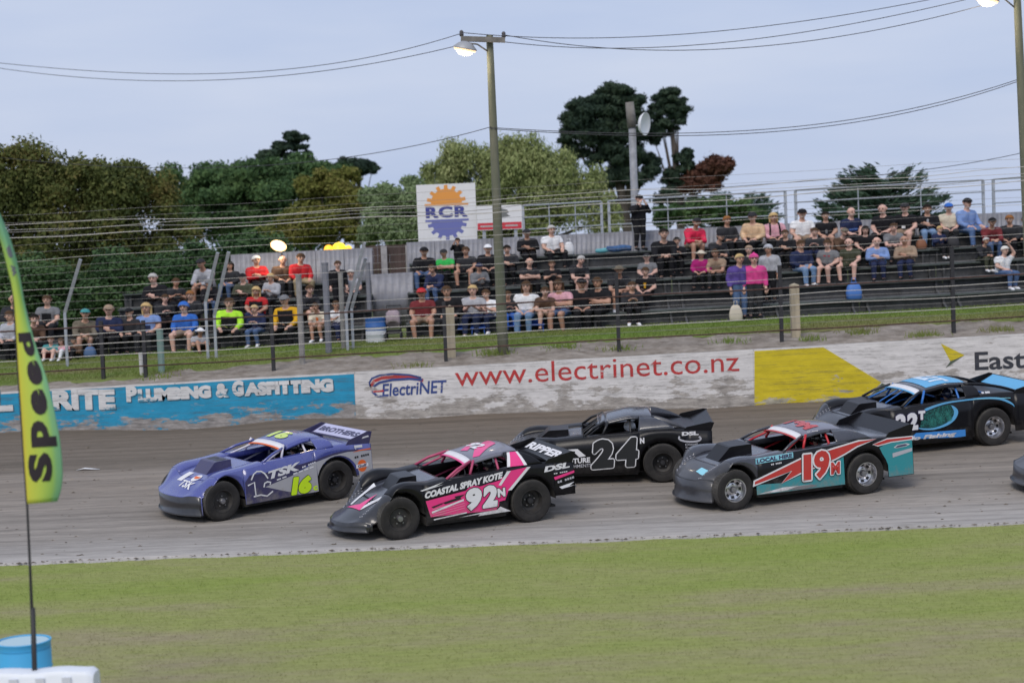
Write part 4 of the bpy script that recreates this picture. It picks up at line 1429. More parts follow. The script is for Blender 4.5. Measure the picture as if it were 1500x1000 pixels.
def paint22(car, F):
    S = F['S']
    k = .95
    def q(pts):
        return [(a * k + .05, b * k) for a, b in pts]
    poly_on('blue_swoosh', rounded([(0.18, .80), (-.10, .875), (-.36, .92), (-.75, .94), (-1.15, .94), (-1.48, .90), (-1.72, .80), (-1.80, .74), (-1.74, .83), (-1.5, .94), (-1.15, .975), (-.75, .97), (-.36, .955), (-.10, .92), (.14, .86)]), S, M_SKYB, car, .005)
    poly_on('cyan_loop', rounded([(-.42, .88), (-.52, .82), (-.56, .74), (-.52, .64), (-.42, .55), (-.25, .48), (0.0, .44), (.22, .46), (.34, .51), (.20, .485), (0.0, .475), (-.22, .52), (-.37, .59), (-.45, .67), (-.47, .76), (-.44, .83)]), S, M_SKYB, car, .006)
    poly_on('fish_pattern', [(.17, .78), (-.15, .87), (-.40, .90), (-.48, .78), (-.45, .66), (-.36, .585), (-.2, .51), (0.0, .47), (.2, .48), (.28, .52)], S, M_FISH, car, .004)
    for cx_, cz_, rr in ((.02, .60, .085), (-.17, .65, .095), (-.33, .72, .085), (-.38, .62, .05), (-.1, .74, .05)):
        for a in np.linspace(0, 2 * PI, 11)[:-1]:
            line_on('urchin_ray', [(cx_, cz_), (cx_ + rr * math.cos(a), cz_ + rr * math.sin(a))], .012, S, mat('decal_sea_green', (.03, .20, .17), .5), car, .007)
    poly_on('blue_stripe', q([(0.33, 0.43), (-0.79, 0.41), (-0.79, 0.27), (-0.54, 0.265), (0.50, 0.32)]), S, M_BLUE, car, .004)
    T(car, F, 'do Fishing', (.55, .25), (-.50, .265), .10, M_DWHITE, .05, .25, d=.008)
    lay = [(.022, M_NAVY), (.008, M_DWHITE)]
    outlined(car, F, '2', (.80, .47), (.58, .475), .32, lay, d=.008, lean=.05)
    outlined(car, F, '2', (.55, .475), (.33, .48), .32, lay, d=.0082, lean=.05)
    outlined(car, F, 'T', (.30, .66), (.17, .66), .16, lay, d=.009, lean=.05)
    hood_poly('roof_panel', [(-.08, -.52), (-.08, .52), (-.92, .52), (-.92, -.52)], F['RF'], M_SKYB, car)
    hood_text('roof_number', '22T', (-.30, -.42), (-.30, .42), .36, (-1, 0), F['RF'], mat('decal_ice', (.62, .74, .86), .5), car, .05, .009)
    hood_poly('blade_panel', [(-.74, .1), (.74, .1), (.74, .9), (-.74, .9)], F['DK'], M_SKYB, car)
    fine_print(car, F, (-1.12, 1.03), (-1.30, 1.03), .04, M_DWHITE, surf='SA')
    line_on('cyan_line', [(-.9, .955), (-1.3, .945), (-1.72, .92)], .012, S, M_CYAN, car, .008)
    poly_on('blue_stripe', [(F['xt'] + .32, .46), (F['xt'] + .02, .47), (F['xt'] + .02, .40), (F['xt'] + .32, .40)], S, M_BLUE, car, .005)

def paint_none(car, F):
    T(car, F, '88', (0.0, 0.40), (-.55, .40), .4, M_DWHITE, .05) if False else None

FEND_A = [(.62, .50), (.45, .64), (.25, .77), (.05, .86), (-.15, .895), (-.35, .89)]
HOOD_A = [(.62, .50), (.45, .62), (.25, .71), (0, .77), (-.35, .82)]
BASE = dict(overhang=.82, tail=.95, ntip=.36, fender=FEND_A, hood=HOOD_A, plan=.34, nose_at=.12, skirt_z=.165, skirt_out=.03,
            roof_z=(1.165, 1.235, 1.215), sail_f=-.60, sail_end=-1.55, net_x=-.15, spoiler=.20, accent=M_RED, strip=M_DWHITE,
            scoop=dict(x0=.66, x1=1.36, w=.28, h=.20))
def cfg(**k):
    d = dict(BASE)
    d.update(k)
    return d
CARS = [
    cfg(key='19', at=(4.779, 31.295, .196), yaw=20.5, wb=2.68, overhang=.62, taper=.20, plan=.30, tail=1.0, sail_f=-.80, body=M_BLACK, side=M_BLACK, nose=M_NOSEG, skirt=M_NOSEG, roof=M_ROOFG, sail=M_CHAR, rail=M_CHAR, hood_m=M_CHAR, fender_m=M_CHAR,
        cage=M_REDTUBE, pillar=M_CHAR, rim_f=M_RIMS, rim_r=M_RIMS, paint=paint19, nose_at=.10, plate=M_BLACK, deck=M_CHAR,
        label='black, red and teal saloon race car numbered 19 with polished wheel rims'),
    cfg(key='92', at=(-1.239, 30.054, .118), yaw=23, wb=2.44, taper=.20, body=M_BLACK, side=M_BLACK, nose=M_NOSEB, skirt=M_NOSEB, roof=M_ROOFG, sail=M_BLACK, hood_m=M_CHAR, fender_m=M_BLACK,
        cage=M_PINKTUBE, pillar=M_PINKTUBE, rim_f=M_RIMB, rim_r=M_RIMB, style_f='plain', paint=paint92, accent=M_PINK, overhang=.93, ntip=.22, tail=.84, tail_z=.42, skirt_z=.17, skirt_out=.02, plan=.44,
        fender=[(.74, .34), (.6, .44), (.45, .57), (.28, .72), (.08, .86), (-.12, .92), (-.3, .91)], hood=[(.74, .34), (.58, .43), (.4, .53), (.1, .67), (-.3, .78)], nose_at=.22,
        roof_z=(1.17, 1.25, 1.265), sail_f=-.84, sail_end=-1.5, sail_rake=.02, blade=M_BLACK, spoiler=.17, scoop=dict(x0=.68, x1=1.16, w=.29, h=.14), fastback=True, fb_end=-1.65, roof_x=(-.24, -1.10),
        label='black and hot pink saloon race car numbered 92 with a long wedge nose'),
    cfg(key='16', at=(-4.954, 32.309, .26), yaw=38, wb=2.44, taper=.10, body=M_PURPLE, side=M_PURPLE, nose=M_PURPLE, skirt=M_NOSEB, lip=M_NOSEB, roof=M_PURPLE, sail=M_PURPLE, cage=M_WHTUBE, pillar=M_PURPLE,
        rim_f=M_RIMB, rim_r=M_RIMB, style_f='plain', paint=paint16, accent=M_ORANGE, overhang=.66, ntip=.40, tail=.82, tail_z=.40, skirt_z=.15, skirt_out=-.02, plan=.26, rivets=False,
        fender=[(.56, .50), (.42, .60), (.26, .71), (.1, .80), (-.1, .85), (-.3, .86)], hood=[(.55, .50), (.4, .60), (.22, .69), (0, .76), (-.35, .82)], tub=M_PURPLE,
        roof_z=(1.14, 1.23, 1.20), sail_f=-.86, sail_end=-1.22, sail_rake=.0, spoiler=.21, blade_gap=.07, plate=M_NAVY, blade=M_NAVY, scoop=dict(x0=.68, x1=1.22, w=.30, h=.16, holes=True), scoop_m=M_NAVY, roof_x=(-.34, -1.12),
        label='purple saloon race car numbered 16 with a silver flank, leading the pack'),
    cfg(key='24', at=(1.546, 33.69, .346), yaw=-2, wb=2.6, tail=.96, xw=.22, body=M_BLACK, side=M_BLACK, nose=M_NOSEB, skirt=M_NOSEB, roof=M_CHAR, sail=M_CHAR, rail=M_CHAR, hood_m=M_CHAR, cage=M_BLKTUBE, pillar=M_BLKTUBE,
        rim_f=M_RIMB, rim_r=M_RIMB, paint=paint24, accent=M_PINK, strip=M_CHAR, roof_z=(1.19, 1.285, 1.27), sail_f=-.88, sail_end=-1.62, spoiler=.15, strip_trim=M_CHAR, scoop=dict(x0=.50, x1=1.14, w=.30, h=.15), fastback=True, fb_end=-1.8, roof_x=(-.22, -1.12), tailp=M_STEEL, mid_bars=True,
        label='all-black saloon race car with white outlined number 24 behind the pink car'),
    cfg(key='22', at=(8.249, 35.656, .47), yaw=16, wb=2.7, scale=1.06, xw=.60, tail=1.0, body=M_BLACK, side=M_BLACK, nose=M_NOSEB, skirt=M_NOSEB, roof=M_CHAR, sail=M_BLACK, rail=M_BLACK, hood_m=M_CHAR, cage=M_BLUETUBE, pillar=M_BLKTUBE,
        rim_f=M_RIMS, rim_r=M_RIMS, paint=paint22, accent=M_SKYB, roof_z=(1.17, 1.26, 1.24), sail_f=-.80, sail_end=-1.12, spoiler=.18, hoop=True, fb_end=-2.0, mid_bars=True, roof_x=(.06, -1.0), scoop=dict(x0=.86, x1=1.44, w=.29, h=.14), net_x=.12,
        label='black saloon race car numbered 22T with sky blue swooshes, nearest the wall'),
    cfg(key='tail', at=(11.24, 30.98, .176), yaw=12, wb=2.6, plan=.26, taper=.12, body=M_BLACK, side=M_BLACK, nose=M_NOSEG, skirt=M_NOSEG, roof=M_CHAR, cage=M_BLKTUBE, rim_f=M_RIMB, rim_r=M_RIMB, paint=paint_none, overhang=.9,
        label='last race car, only its grey plastic nose showing at the right edge'),
]
CAR_OBJ = {}
for c in CARS:
    CAR_OBJ[c['key']] = race_car(c)
# ================================================================== stands, fences, signs, poles
def zb(x):
    return 2.62 + XS * x
ROW_Y0, ROW_D, ROW_H = 47.75, 0.75, 0.42
def row_y(k):
    return ROW_Y0 + ROW_D * (k - 1)
def row_z(x, k):
    return zb(x) + ROW_H * k
M_PLANK = mat('bench_green', (0.062, 0.076, 0.074), 0.7, var=.4, vscale=4, dust=.3, dcol=(.10, .11, .11))
M_RISER = mat('riser_dark', (0.055, 0.057, 0.062), 0.8, var=.4, vscale=3)
M_FOOT = mat('foot_board', (0.11, 0.115, 0.12), 0.8, var=.35, vscale=5)
M_CORR = mat('corrugated_grey', (0.20, 0.205, 0.235), 0.55, metal=.25, var=.18, vscale=2.5)
M_GALV = mat('galvanised', (0.40, 0.43, 0.48), 0.45, metal=.5, var=.15, vscale=8)
M_RUST = mat('rusty_pipe', (0.075, 0.04, 0.032), 0.8, var=.4, vscale=9)
M_BPOST = mat('black_post', (0.022, 0.022, 0.026), 0.6)
M_TIMB = mat('pale_timber', (0.40, 0.345, 0.25), 0.85, var=.25, vscale=5, stretch=(1, 1, .15))
M_GPIPE = mat('green_pipe', (0.20, 0.30, 0.27), 0.6)
M_WIREW = mat('white_wire', (0.52, 0.50, 0.46), 0.6)
M_WIREG = mat('grey_wire', (0.26, 0.25, 0.24), 0.6)
M_CABLE = mat('black_cable', (0.05, 0.05, 0.06), 0.7)
M_BROWNP = mat('brown_panel', (0.075, 0.05, 0.045), 0.8, var=.35, vscale=3, stretch=(1, 1, .2))

def stand(label, x0, x1, nrow_fn, step):
    st = empty('grandstand', (0, 0, 0), label, 'grandstand', 'open plank stands')
    n = int(round((x1 - x0) / step))
    for i in range(n):
        a, b = x0 + (x1 - x0) * i / n, x0 + (x1 - x0) * (i + 1) / n - .012
        for k in range(1, nrow_fn((a + b) / 2) + 1):
            y = row_y(k)
            def slab(nm, y0, y1, za, zc, m):
                mb = MB()
                v = []
                for x in (a, b):
                    for (yy, zz) in ((y0, za), (y1, za), (y1, zc), (y0, zc)):
                        v.append((x, yy, row_z(x, k) + zz))
                mb.add(v, [(0, 1, 2, 3), (7, 6, 5, 4), (0, 4, 5, 1), (1, 5, 6, 2), (2, 6, 7, 3), (3, 7, 4, 0)])
                return mb.build(nm, m, st)
            slab('seat_plank', y - .17, y + .15, -.045, 0, M_PLANK)
            slab('foot_plank', y - .60, y - .30, -.435, -.395, M_FOOT)
            slab('riser', y + .02, y + .05, -.42, -.05, M_RISER)
        kx = nrow_fn((a + b) / 2)
        for xx in (a + .2, b - .2):
            mb = MB()
            mb.bar((xx, row_y(1) - .5, zb(xx) - .05), (xx, row_y(kx) + .15, row_z(xx, kx) - .47), .06, .12)
            for k in range(1, kx + 1):
                mb.bar((xx, row_y(k) - .05, zb(xx) - .1), (xx, row_y(k) - .05, row_z(xx, k) - .05), .06, .06)
            mb.build('frame', M_RISER, st)
    return st
XL0, XL1 = -16.2, -3.95
XR0, XR1 = -2.95, 17.4
stand('low plank stand on the left, its rear wall lit by a floodlight', XL0, XL1, lambda x: 4 if x > -10.6 else 2, 2.45)
stand('long dark plank stand on the right below the railed walkway', XR0, XR1, lambda x: 5, 2.55)

def corrugated(name, x0, x1, y, z0f, z1f, label, sheet_w=.84, m=M_CORR, cat='wall'):
    w = empty(name, ((x0 + x1) / 2, y, z0f(x0)), label, cat)
    ox, oy, oz = w.location
    n = max(1, int(round((x1 - x0) / sheet_w)))
    for i in range(n):
        a, b = x0 + (x1 - x0) * i / n, x0 + (x1 - x0) * (i + 1) / n
        m_ = 24
        lo_, hi_ = [], []
        for k in range(m_ + 1):
            x = a + (b - a) * k / m_
            yy = y + .012 * math.sin(k / m_ * 2 * PI * 6) - .004 * (i % 2)
            lo_.append((x - ox, yy - oy, z0f(x) - oz))
            hi_.append((x - ox, yy - oy, z1f(x) - oz + random.uniform(-.001, .001)))
        MB().grid([lo_, hi_]).build('sheet', m, w, smooth=True, solid=.003)
    mb = MB()
    mb.bar((x0 - ox, y + .05 - oy, z1f(x0) - .05 - oz), (x1 - ox, y + .05 - oy, z1f(x1) - .05 - oz), .05, .08)
    mb.build('top_rail', M_GALV, w)
    return w
corrugated('corrugated_wall', XR0 - .1, XR1, 51.35, lambda x: zb(x) + 1.2, lambda x: 5.34 + .0095 * x, 'long grey corrugated wall behind the top row of the right stand')
corrugated('corrugated_wall', sight(338, 380, 50.8).x, sight(546, 380, 50.8).x, 50.8, lambda x: zb(x) + .9, lambda x: 5.17 + .012 * (x + 6), 'grey sheet wall behind the left stand, under the floodlight')
corrugated('corrugated_wall', sight(544, 420, 49.4).x, sight(606, 420, 49.4).x, 49.4, lambda x: zb(x) + .25, lambda x: 4.42 + .02 * (x + 3.5), 'short grey corrugated panel closing the gap between both stands')

tf = empty('timber_fence', (sight(576, 395, 51.6).x, 51.6, zb(-3)), 'dark brown board fence with pale posts behind the stand gap', 'fence')
for i, u in enumerate(np.linspace(536, 606, 13)):
    a, b = sight(u, 380, 51.6).x, sight(u + 5.6, 380, 51.6).x
    MB().box(a - tf.location.x, b - tf.location.x, 0, .03, .9, 2.68 + .01 * (i % 2)).build('board', M_BROWNP, tf)
for u in (563, 599):
    a = sight(u, 380, 51.55).x - tf.location.x
    MB().box(a - .09, a + .09, -.12, -.02, .4, 2.66).build('post', mat('pale_post', (.34, .33, .34), .8, var=.2), tf)

# railing along the walkway above the right stand
def railing(u0, u1, label):
    y = 51.75
    xa, xb = sight(u0, 310, y).x, sight(u1, 310, y).x
    zf = lambda x: 6.27 + .016 * x
    r = empty('railing', ((xa + xb) / 2, y, 5.3), label, 'railing', 'galvanised railing panels above the stand')
    ox, oy, oz = r.location
    for x in (xa, xb):
        MB().box(x - ox - .04, x - ox + .04, -.04, .04, 4.6 - oz, zf(x) - oz).build('post', M_GALV, r)
    for t in (1 / 3, 2 / 3):
        x = xa + (xb - xa) * t
        MB().tube([(x - ox, 0, 5.0 - oz), (x - ox, 0, zf(x) - oz)], .018, 6).build('baluster', M_GALV, r)
    for dz in (0, -.36, -.72):
        MB().tube([(xa - ox, -.05, zf(xa) + dz - oz), (xb - ox, -.05, zf(xb) + dz - oz)], .026 if dz == 0 else .02, 6).build('rail', M_GALV, r)
railing(766, 881, 'railing panel directly right of the small white sign')
railing(892, 1151, 'railing panel behind the standing man in black')
railing(1166, 1441, 'railing panel in front of the spiky conifer')
railing(1456, 1640, 'railing panel running out of frame at the right')

# ---- safety fence behind the wall: black posts with pipe rails and wires
FY = 43.3
cf = empty('safety_fence', (0, FY, bank_z(0, FY)), 'wire safety fence with black posts along the top of the bank', 'fence')
oz = cf.location.z
def fz(x):
    return bank_z(x, FY) - oz
for u, hh in ((-60, 1.6), (150, 1.5), (212, 1.45), (400, 1.6), (653, 1.5), (907, 2.0), (1146, 1.95), (1398, 2.15), (1640, 2)):
    x = sight(u, 520, FY).x
    mb = MB()
    mb.box(x - .045, x + .045, -.05, -.035, fz(x) - .2, fz(x) + hh)
    mb.box(x - .045, x + .045, .035, .05, fz(x) - .2, fz(x) + hh)
    mb.box(x - .012, x + .012, -.035, .035, fz(x) - .2, fz(x) + hh)
    mb.build('post', M_BPOST, cf)
XA, XB = -15.5, 15.5
def strand(name, h, r, m, amp=.02, ph=0, x0=XA, x1=XB, y=0.0, slope=None, n=44):
    pts = []
    for x in np.linspace(x0, x1, n):
        z = fz(x) + h + amp * noise2(x, h * 3 + ph, .35, 21) * 2
        if slope:
            z += slope(x)
        pts.append((x, y, z))
    return MB().tube(pts, r, 5, cap=False).build(name, m, cf, smooth=True)
strand('pipe_rail', .30, .020, M_RUST, .012, y=-.06)
strand('pipe_rail', 1.38, .022, M_RUST, .015, y=-.06)
for h, a in ((.62, .03), (.92, .03), (1.20, .03)):
    strand('rope', h, .010, M_WIREW, a, y=-.05)
for i in range(15):
    h = 1.62 + .19 * i
    strand('wire', h, .0036 if i % 4 else .0055, M_WIREG if i % 4 else M_WIREW, .03, ph=i, y=.0)
strand('wire', .46, .005, M_WIREG, .02)
strand('wire', .78, .005, M_WIREG, .02)
strand('wire', 1.08, .005, M_WIREG, .02)
for i, h in enumerate((3.72, 3.84, 4.02)):
    strand('top_cable', h, .008 if i else .010, M_WIREG if i == 1 else M_WIREW, .07, ph=31 + i)

# cranked galvanised posts leaning over the track side
def cranked(ub, vb, ut, vt, y, label):
    a = sight(ub, vb, y)
    b = sight(ut, vt, y - .5)
    g = bank_z(a.x, y)
    p = empty('cranked_post', (a.x, y, g), label, 'fence post', 'cranked galvanised fence posts')
    A = Vector((0, 0, a.z - g))
    MB().box(-.035, .035, -.035, .035, -.2, a.z - g).build('upright', M_GALV, p)
    B = Vector((b.x - a.x, b.y - y, b.z - g))
    MB().bar(A, B, .085, .05, up=(0, 1, 0)).build('angled_arm', M_GALV, p)
cranked(95, 458, 118, 380, 45.4, 'galvanised post with angled arm above the seated children at far left')
cranked(301, 442, 319, 370, 45.4, 'cranked galvanised post beside the blue hoodie, left of a pair')
cranked(314, 462, 335, 369, 45.4, 'cranked galvanised post beside the lime jacket, right of a pair')
cranked(507, 455, 534, 355, 45.4, 'taller cranked galvanised post beside the pale gap wall, left of a pair')
cranked(515, 452, 536, 378, 45.7, 'shorter cranked galvanised post right behind a taller one')

def simple_post(name, u, vt, vb, y, w, m, label, cat='post', round_=False):
    a, b = sight(u, vt, y), sight(u, vb, y)
    g = bank_z(b.x, y)
    mb = MB()
    if round_:
        mb.tube([(0, 0, -.15), (0, 0, a.z - g)], w / 2, 10)
        mb.tube([(0, 0, a.z - g - .03), (0, 0, a.z - g + .012)], w / 2 * 1.12, 10)
    else:
        mb.box(-w / 2, w / 2, -w / 2, w / 2, -.15, a.z - g - .04)
        mb.add([(-w / 2, -w / 2, a.z - g - .04), (w / 2, -w / 2, a.z - g - .04), (w / 2, w / 2, a.z - g - .04), (-w / 2, w / 2, a.z - g - .04), (0, 0, a.z - g + .01)], [(0, 1, 4), (1, 2, 4), (2, 3, 4), (3, 0, 4)])
    o = mb.build(name, m)
    o.location = (b.x, y, g)
    tag(o, label, cat)
simple_post('timber_post', 661, 447, 508, 43.9, .22, M_TIMB, 'pale square timber post behind the fence below the sign')
simple_post('timber_post', 1165, 415, 474, 44.0, .22, M_TIMB, 'pale square timber post in front of the right stand')
simple_post('pipe_post', 237, 482, 546, 43.7, .17, M_GPIPE, 'pale green pipe post on the grass at left', round_=True)
simple_post('pipe_post', 208, 517, 548, 43.6, .12, mat('white_pipe', (.55, .55, .55), .6), 'short white pipe stub beside a black fence post', round_=True)
simple_post('pipe_post', 443, 402, 530, 44.0, .15, mat('grey_pipe', (.26, .25, .24), .7, var=.2), 'rough grey pipe post in front of the red jacket', round_=True)
simple_post('pipe_post', 481, 385, 500, 45.2, .17, M_CORR, 'light grey round post at the end of the left stand', round_=True)
simple_post('pipe_post', 503, 400, 498, 45.9, .13, mat('grey_pipe', (.26, .25, .24), .7), 'thin grey post between the light grey post and the drum', round_=True)
simple_post('pipe_post', 541, 385, 448, 48.6, .14, M_CORR, 'grey corner post of the corrugated gap panel', round_=True)

# ---- signs
def sign_board(name, u0, v0, u1, v1, y, label, cat, posts, dz=0):
    a, b = sight(u0, v1, y), sight(u1, v0, y)
    a2 = sight(u0, v0, y)
    s = empty(name, ((a.x + b.x) / 2, y, a.z), label, cat)
    w, h = b.x - a.x, sight((u0 + u1) / 2, (v0 + v1) / 2 - (v1 - v0) / 2, y).z - sight((u0 + u1) / 2, (v0 + v1) / 2 + (v1 - v0) / 2, y).z
    MB().box(-w / 2, w / 2, 0, .04, 0, h).build('board', mat('sign_white', (.72, .73, .76), .5, dust=.12), s)
    for px_ in posts:
        MB().box(px_ * w - .05, px_ * w + .05, .045, .13, zb(a.x) - a.z, h - .1).build('post', M_GALV, s)
    return s, w, h
def ssurf(a, b, d):
    return (a, -d, b)
sg, sw_, sh_ = sign_board('sponsor_sign', 613, 271, 696, 354, 51.9, 'square white RCR sign with orange and blue half cogs', 'sign', (-.3, .3))
M_SORA = mat('sign_orange', (.72, .30, .06), .5)
M_SNAV = mat('sign_navy', (.045, .055, .26), .5)
M_SBLU = mat('sign_blue', (.14, .16, .42), .5)
def half_cog(up_):
    P = []
    n = 7
    R0, R1 = .47, .60
    for k in range(n):
        a0 = PI * (k + .0) / n
        for (rr, t) in ((R0, .0), (R0, .22), (R1, .30), (R1, .70), (R0, .78), (R0, 1.0)):
            a = PI * (k + t) / n
            P.append((rr * math.cos(a), rr * math.sin(a) * 1.0 * up_))
    return P
cy1 = sh_ * .66
poly_on('orange_cog', [(x * 1.0, cy1 + y * .92 + .0) for x, y in half_cog(1)], ssurf, M_SORA, sg, .005)
poly_on('orange_bar', [(-.66, cy1 - .07), (.66, cy1 - .07), (.66, cy1 - .005), (-.66, cy1 - .005)], ssurf, M_SORA, sg, .005)
cy2 = sh_ * .335
poly_on('blue_cog', [(x * 1.0, cy2 + y * .92) for x, y in half_cog(-1)], ssurf, M_SBLU, sg, .005)
poly_on('blue_bar', [(-.66, cy2 + .005), (.66, cy2 + .005), (.66, cy2 + .07), (-.66, cy2 + .07)], ssurf, M_SBLU, sg, .005)
text_on('lettering', 'RCR', (-.64, sh_ * .405), (.64, sh_ * .405), sh_ * .205, ssurf, M_SNAV, sg, .05, 0, 1.15, .007)
s2, w2, h2 = sign_board('sponsor_sign', 699, 302, 764, 338, 51.7, 'small white sign with a red strip beside the square sign', 'sign', (-.35, .35))
poly_on('red_strip', [(-w2 / 2 + .02, .02), (w2 / 2 - .02, .02), (w2 / 2 - .02, .22), (-w2 / 2 + .02, .22)], ssurf, mat('sign_red', (.55, .03, .05), .5), s2, .005)
poly_on('arrow_mark', [(.02, .36), (.34, .40), (.22, .48), (.30, .52), (.24, .60), (.02, .66)], ssurf, mat('sign_grey', (.16, .17, .17), .5), s2, .005)
line_on('small_print', [(-.58, .12), (-.2, .12)], .05, ssurf, M_DWHITE, s2, .007)
line_on('small_print', [(.18, .12), (.55, .12)], .05, ssurf, M_DWHITE, s2, .007)

# ---- light poles
M_POLE = mat('mossy_pole', (.10, .115, .075), .85, c2=(.17, .165, .12), vscale=2.5, stretch=(1, 1, .25), bump=.3, bscale=12)
M_ARM = mat('grey_timber', (.17, .16, .15), .85, var=.25, vscale=6)
M_INS = mat('insulator', (.06, .055, .06), .4)
M_LAMPH = mat('lamp_housing', (.35, .36, .38), .5, metal=.3)
M_LENS = mat('lamp_lens', (1, .9, .75), .5, emit=(1.0, .82, .58), estr=4.0)
M_FLOOD = mat('flood_lens', (1, .85, .6), .5, emit=(1.0, .70, .36), estr=4.0)
M_GLOWR = mat('lamp_glare_ring', (.9, .75, .55), .4, emit=(1.0, .66, .38), estr=.9)  # emission stands in for the warm glare around the lens
def street_light(ub, vb, ut, vt, y, lamp_px, label, arm=True, lamp_label=''):
    b, t = sight(ub, vb, y), sight(ut, vt, y)
    g = bank_z(b.x, y) - .1
    p = empty('light_pole', (b.x, y, g), label, 'light pole', 'timber light poles')
    o_ = Vector((b.x, y, g))
    top = t - o_
    pts = [Vector((0, 0, -.2)).lerp(top, k / 8) + Vector((.015 * noise2(k, 0, .6, 4), 0, 0)) for k in range(9)]
    MB().tube(pts, .145, 14, r2=.088).build('pole', M_POLE, p, smooth=True)
    if arm:
        A, B = sight(675, 57, y - .18) - o_, sight(740, 59, y - .18) - o_
        cr = MB().bar(A, B, .10, .13).build('crossarm', M_ARM, p)
        for f_ in (.02, .97):
            q = A.lerp(B, f_)
            MB().lathe([(.02, .05), (.05, .07), (.06, .11), (.045, .14), (.055, .17), (.03, .21), (.001, .22)], 12, 'z', tuple(q)).build('insulator', M_INS, cr, smooth=True)
    lp = sight(*lamp_px, y - .25) - o_
    arm_a = top + Vector((0, 0, -.45)) if arm else top + (sight(ut, 12, y) - sight(ut, vt, y))
    MB().tube([arm_a, arm_a.lerp(lp, .5) + Vector((0, -.1, .16)), lp + Vector((.12, .05, .14))], .022, 8).build('bracket', M_ARM, p, smooth=True)
    hd = MB()
    hd.lathe([(.001, .20), (.10, .19), (.20, .13), (.30, .03), (.31, .0), (.29, .0)], 24, 'z')
    h_ = hd.build('lamp_head', M_LAMPH, p, smooth=True)
    h_.location = lp
    h_.rotation_euler = (.10, .22, 0)
    le = MB().lathe([(.22, -.02), (.20, -.10), (.12, -.15), (.001, -.17)], 24, 'z').build('lens', M_LENS, h_, smooth=True)
    MB().lathe([(.29, .005), (.27, -.05), (.215, -.06)], 24, 'z').build('glare_ring', M_GLOWR, h_, smooth=True)
    ld = bpy.data.lights.new('lamp_light', 'POINT')
    ld.energy = 40
    ld.color = (1, .85, .65)
    ld.shadow_soft_size = .2
    lo_ = bpy.data.objects.new('lamp_light', ld)
    COL.objects.link(lo_)
    lo_.parent = h_
    lo_.location = (0, 0, -.4)
    return p
street_light(737, 520, 717, 52, 43.9, (681, 72), 'mossy timber pole with crossarm and lit lamp in mid frame')
street_light(1512, 470, 1487, -70, 44.2, (1446, 0), 'timber light pole cut by the right edge of the frame', arm=False)

# floodlight over the left stand
fp = sight(408, 360, 50.2)
fl = empty('floodlight', (fp.x, 50.2, row_z(fp.x, 4)), 'lit floodlight on a short mast above the left stand', 'floodlight')
dz = fp.z - fl.location.z
MB().tube([(.02, .45, -.3), (.02, .45, dz - .2), (.02, .12, dz - .16)], .03, 8).build('mast', M_GALV, fl, smooth=True)
hd = MB()
hd.lathe([(.001, .17), (.14, .16), (.24, .10), (.30, .0)], 24, 'y')
h_ = hd.build('housing', M_LAMPH, fl, smooth=True)
h_.scale = (.82, .8, .55)
h_.location = (0, 0, dz)
h_.rotation_euler = (.25, .30, 0)
MB().lathe([(.001, -.06), (.15, -.05), (.20, -.02)], 24, 'y').build('lens', M_FLOOD, h_, smooth=True)
MB().lathe([(.20, -.02), (.25, -.03), (.295, 0)], 24, 'y').build('glare_ring', mat('flood_glare_ring', (.9, .7, .45), .4, emit=(1.0, .50, .20), estr=1.1), h_, smooth=True)  # glowing ring painted in place of the orange glare
ld = bpy.data.lights.new('flood_light', 'POINT')
ld.energy = 25
ld.color = (1, .78, .5)
ld.shadow_soft_size = .25
lo_ = bpy.data.objects.new('flood_light', ld)
COL.objects.link(lo_)
lo_.parent = h_
lo_.location = (0, -.6, -.1)

# amber warning lights behind the left sheet wall
ab = sight(492, 365, 52.2)
am = empty('amber_beacon', (ab.x, 52.2, zb(ab.x)), 'yellow amber beacon lights glowing above the grey sheet wall', 'beacon')
dz = ab.z - am.location.z
MB().box(-.45, .55, -.06, .06, dz - .30, dz - .14).build('light_bar', M_LAMPH, am)
MB().tube([(0, 0, -.1), (0, 0, dz - .2)], .04, 8).build('mast', M_GALV, am)
for x, s_, e in ((.10, .24, (1, .62, .02)), (-.22, .16, (1, .40, .02)), (.38, .12, (1, .45, .03)), (-.02, .13, (1, .55, .02))):
    MB().lathe([(s_, -.14), (s_ * .95, .0), (s_ * .75, s_ * .5), (s_ * .4, s_ * .8), (.001, s_ * .9)], 14, 'z', (x, -.01 * x, dz)).build('amber_dome', mat('amber_%d' % int(e[1] * 100), e, .4, emit=e, estr=1.3), am, smooth=True)

# mast with a white dish against the tall pine
mp_ = sight(929, 292, 55)
ms = empty('dish_mast', (mp_.x, 55, 2.7), 'grey mast with a round white dish in front of the tall pine', 'mast')
z1 = sight(926, 187, 55).z - 2.7
z2 = sight(922, 150, 55).z - 2.7
dx1 = sight(926, 187, 55).x - mp_.x
dx2 = sight(922, 150, 55).x - mp_.x
MB().tube([(0, 0, 0), (dx1, 0, z1)], .12, 12).build('mast', mat('mast_grey', (.25, .26, .29), .6, var=.2), ms, smooth=True)
MB().tube([(dx1, .0, z1), (dx2, 0, z2)], .16, 10, r2=.14).build('timber_top', M_ARM, ms, smooth=True)
d_ = sight(943, 182, 54.8)
dh = MB().lathe([(.001, .16), (.14, .14), (.26, .08), (.33, -.02), (.335, -.06), (.31, -.04), (.2, .0), (.001, .02)], 28, 'y').build('dish', mat('dish_white', (.72, .74, .78), .45), ms, smooth=True)
dh.location = (d_.x - mp_.x, -.3, d_.z - 2.7)
dh.rotation_euler = (.1, 0, 1.0)
dh.scale = (1, 1, 1.1)
MB().tube([(dx1 * .98, 0, d_.z - 2.75), (d_.x - mp_.x, -.2, d_.z - 2.7)], .03, 8).build('bracket', M_GALV, ms)

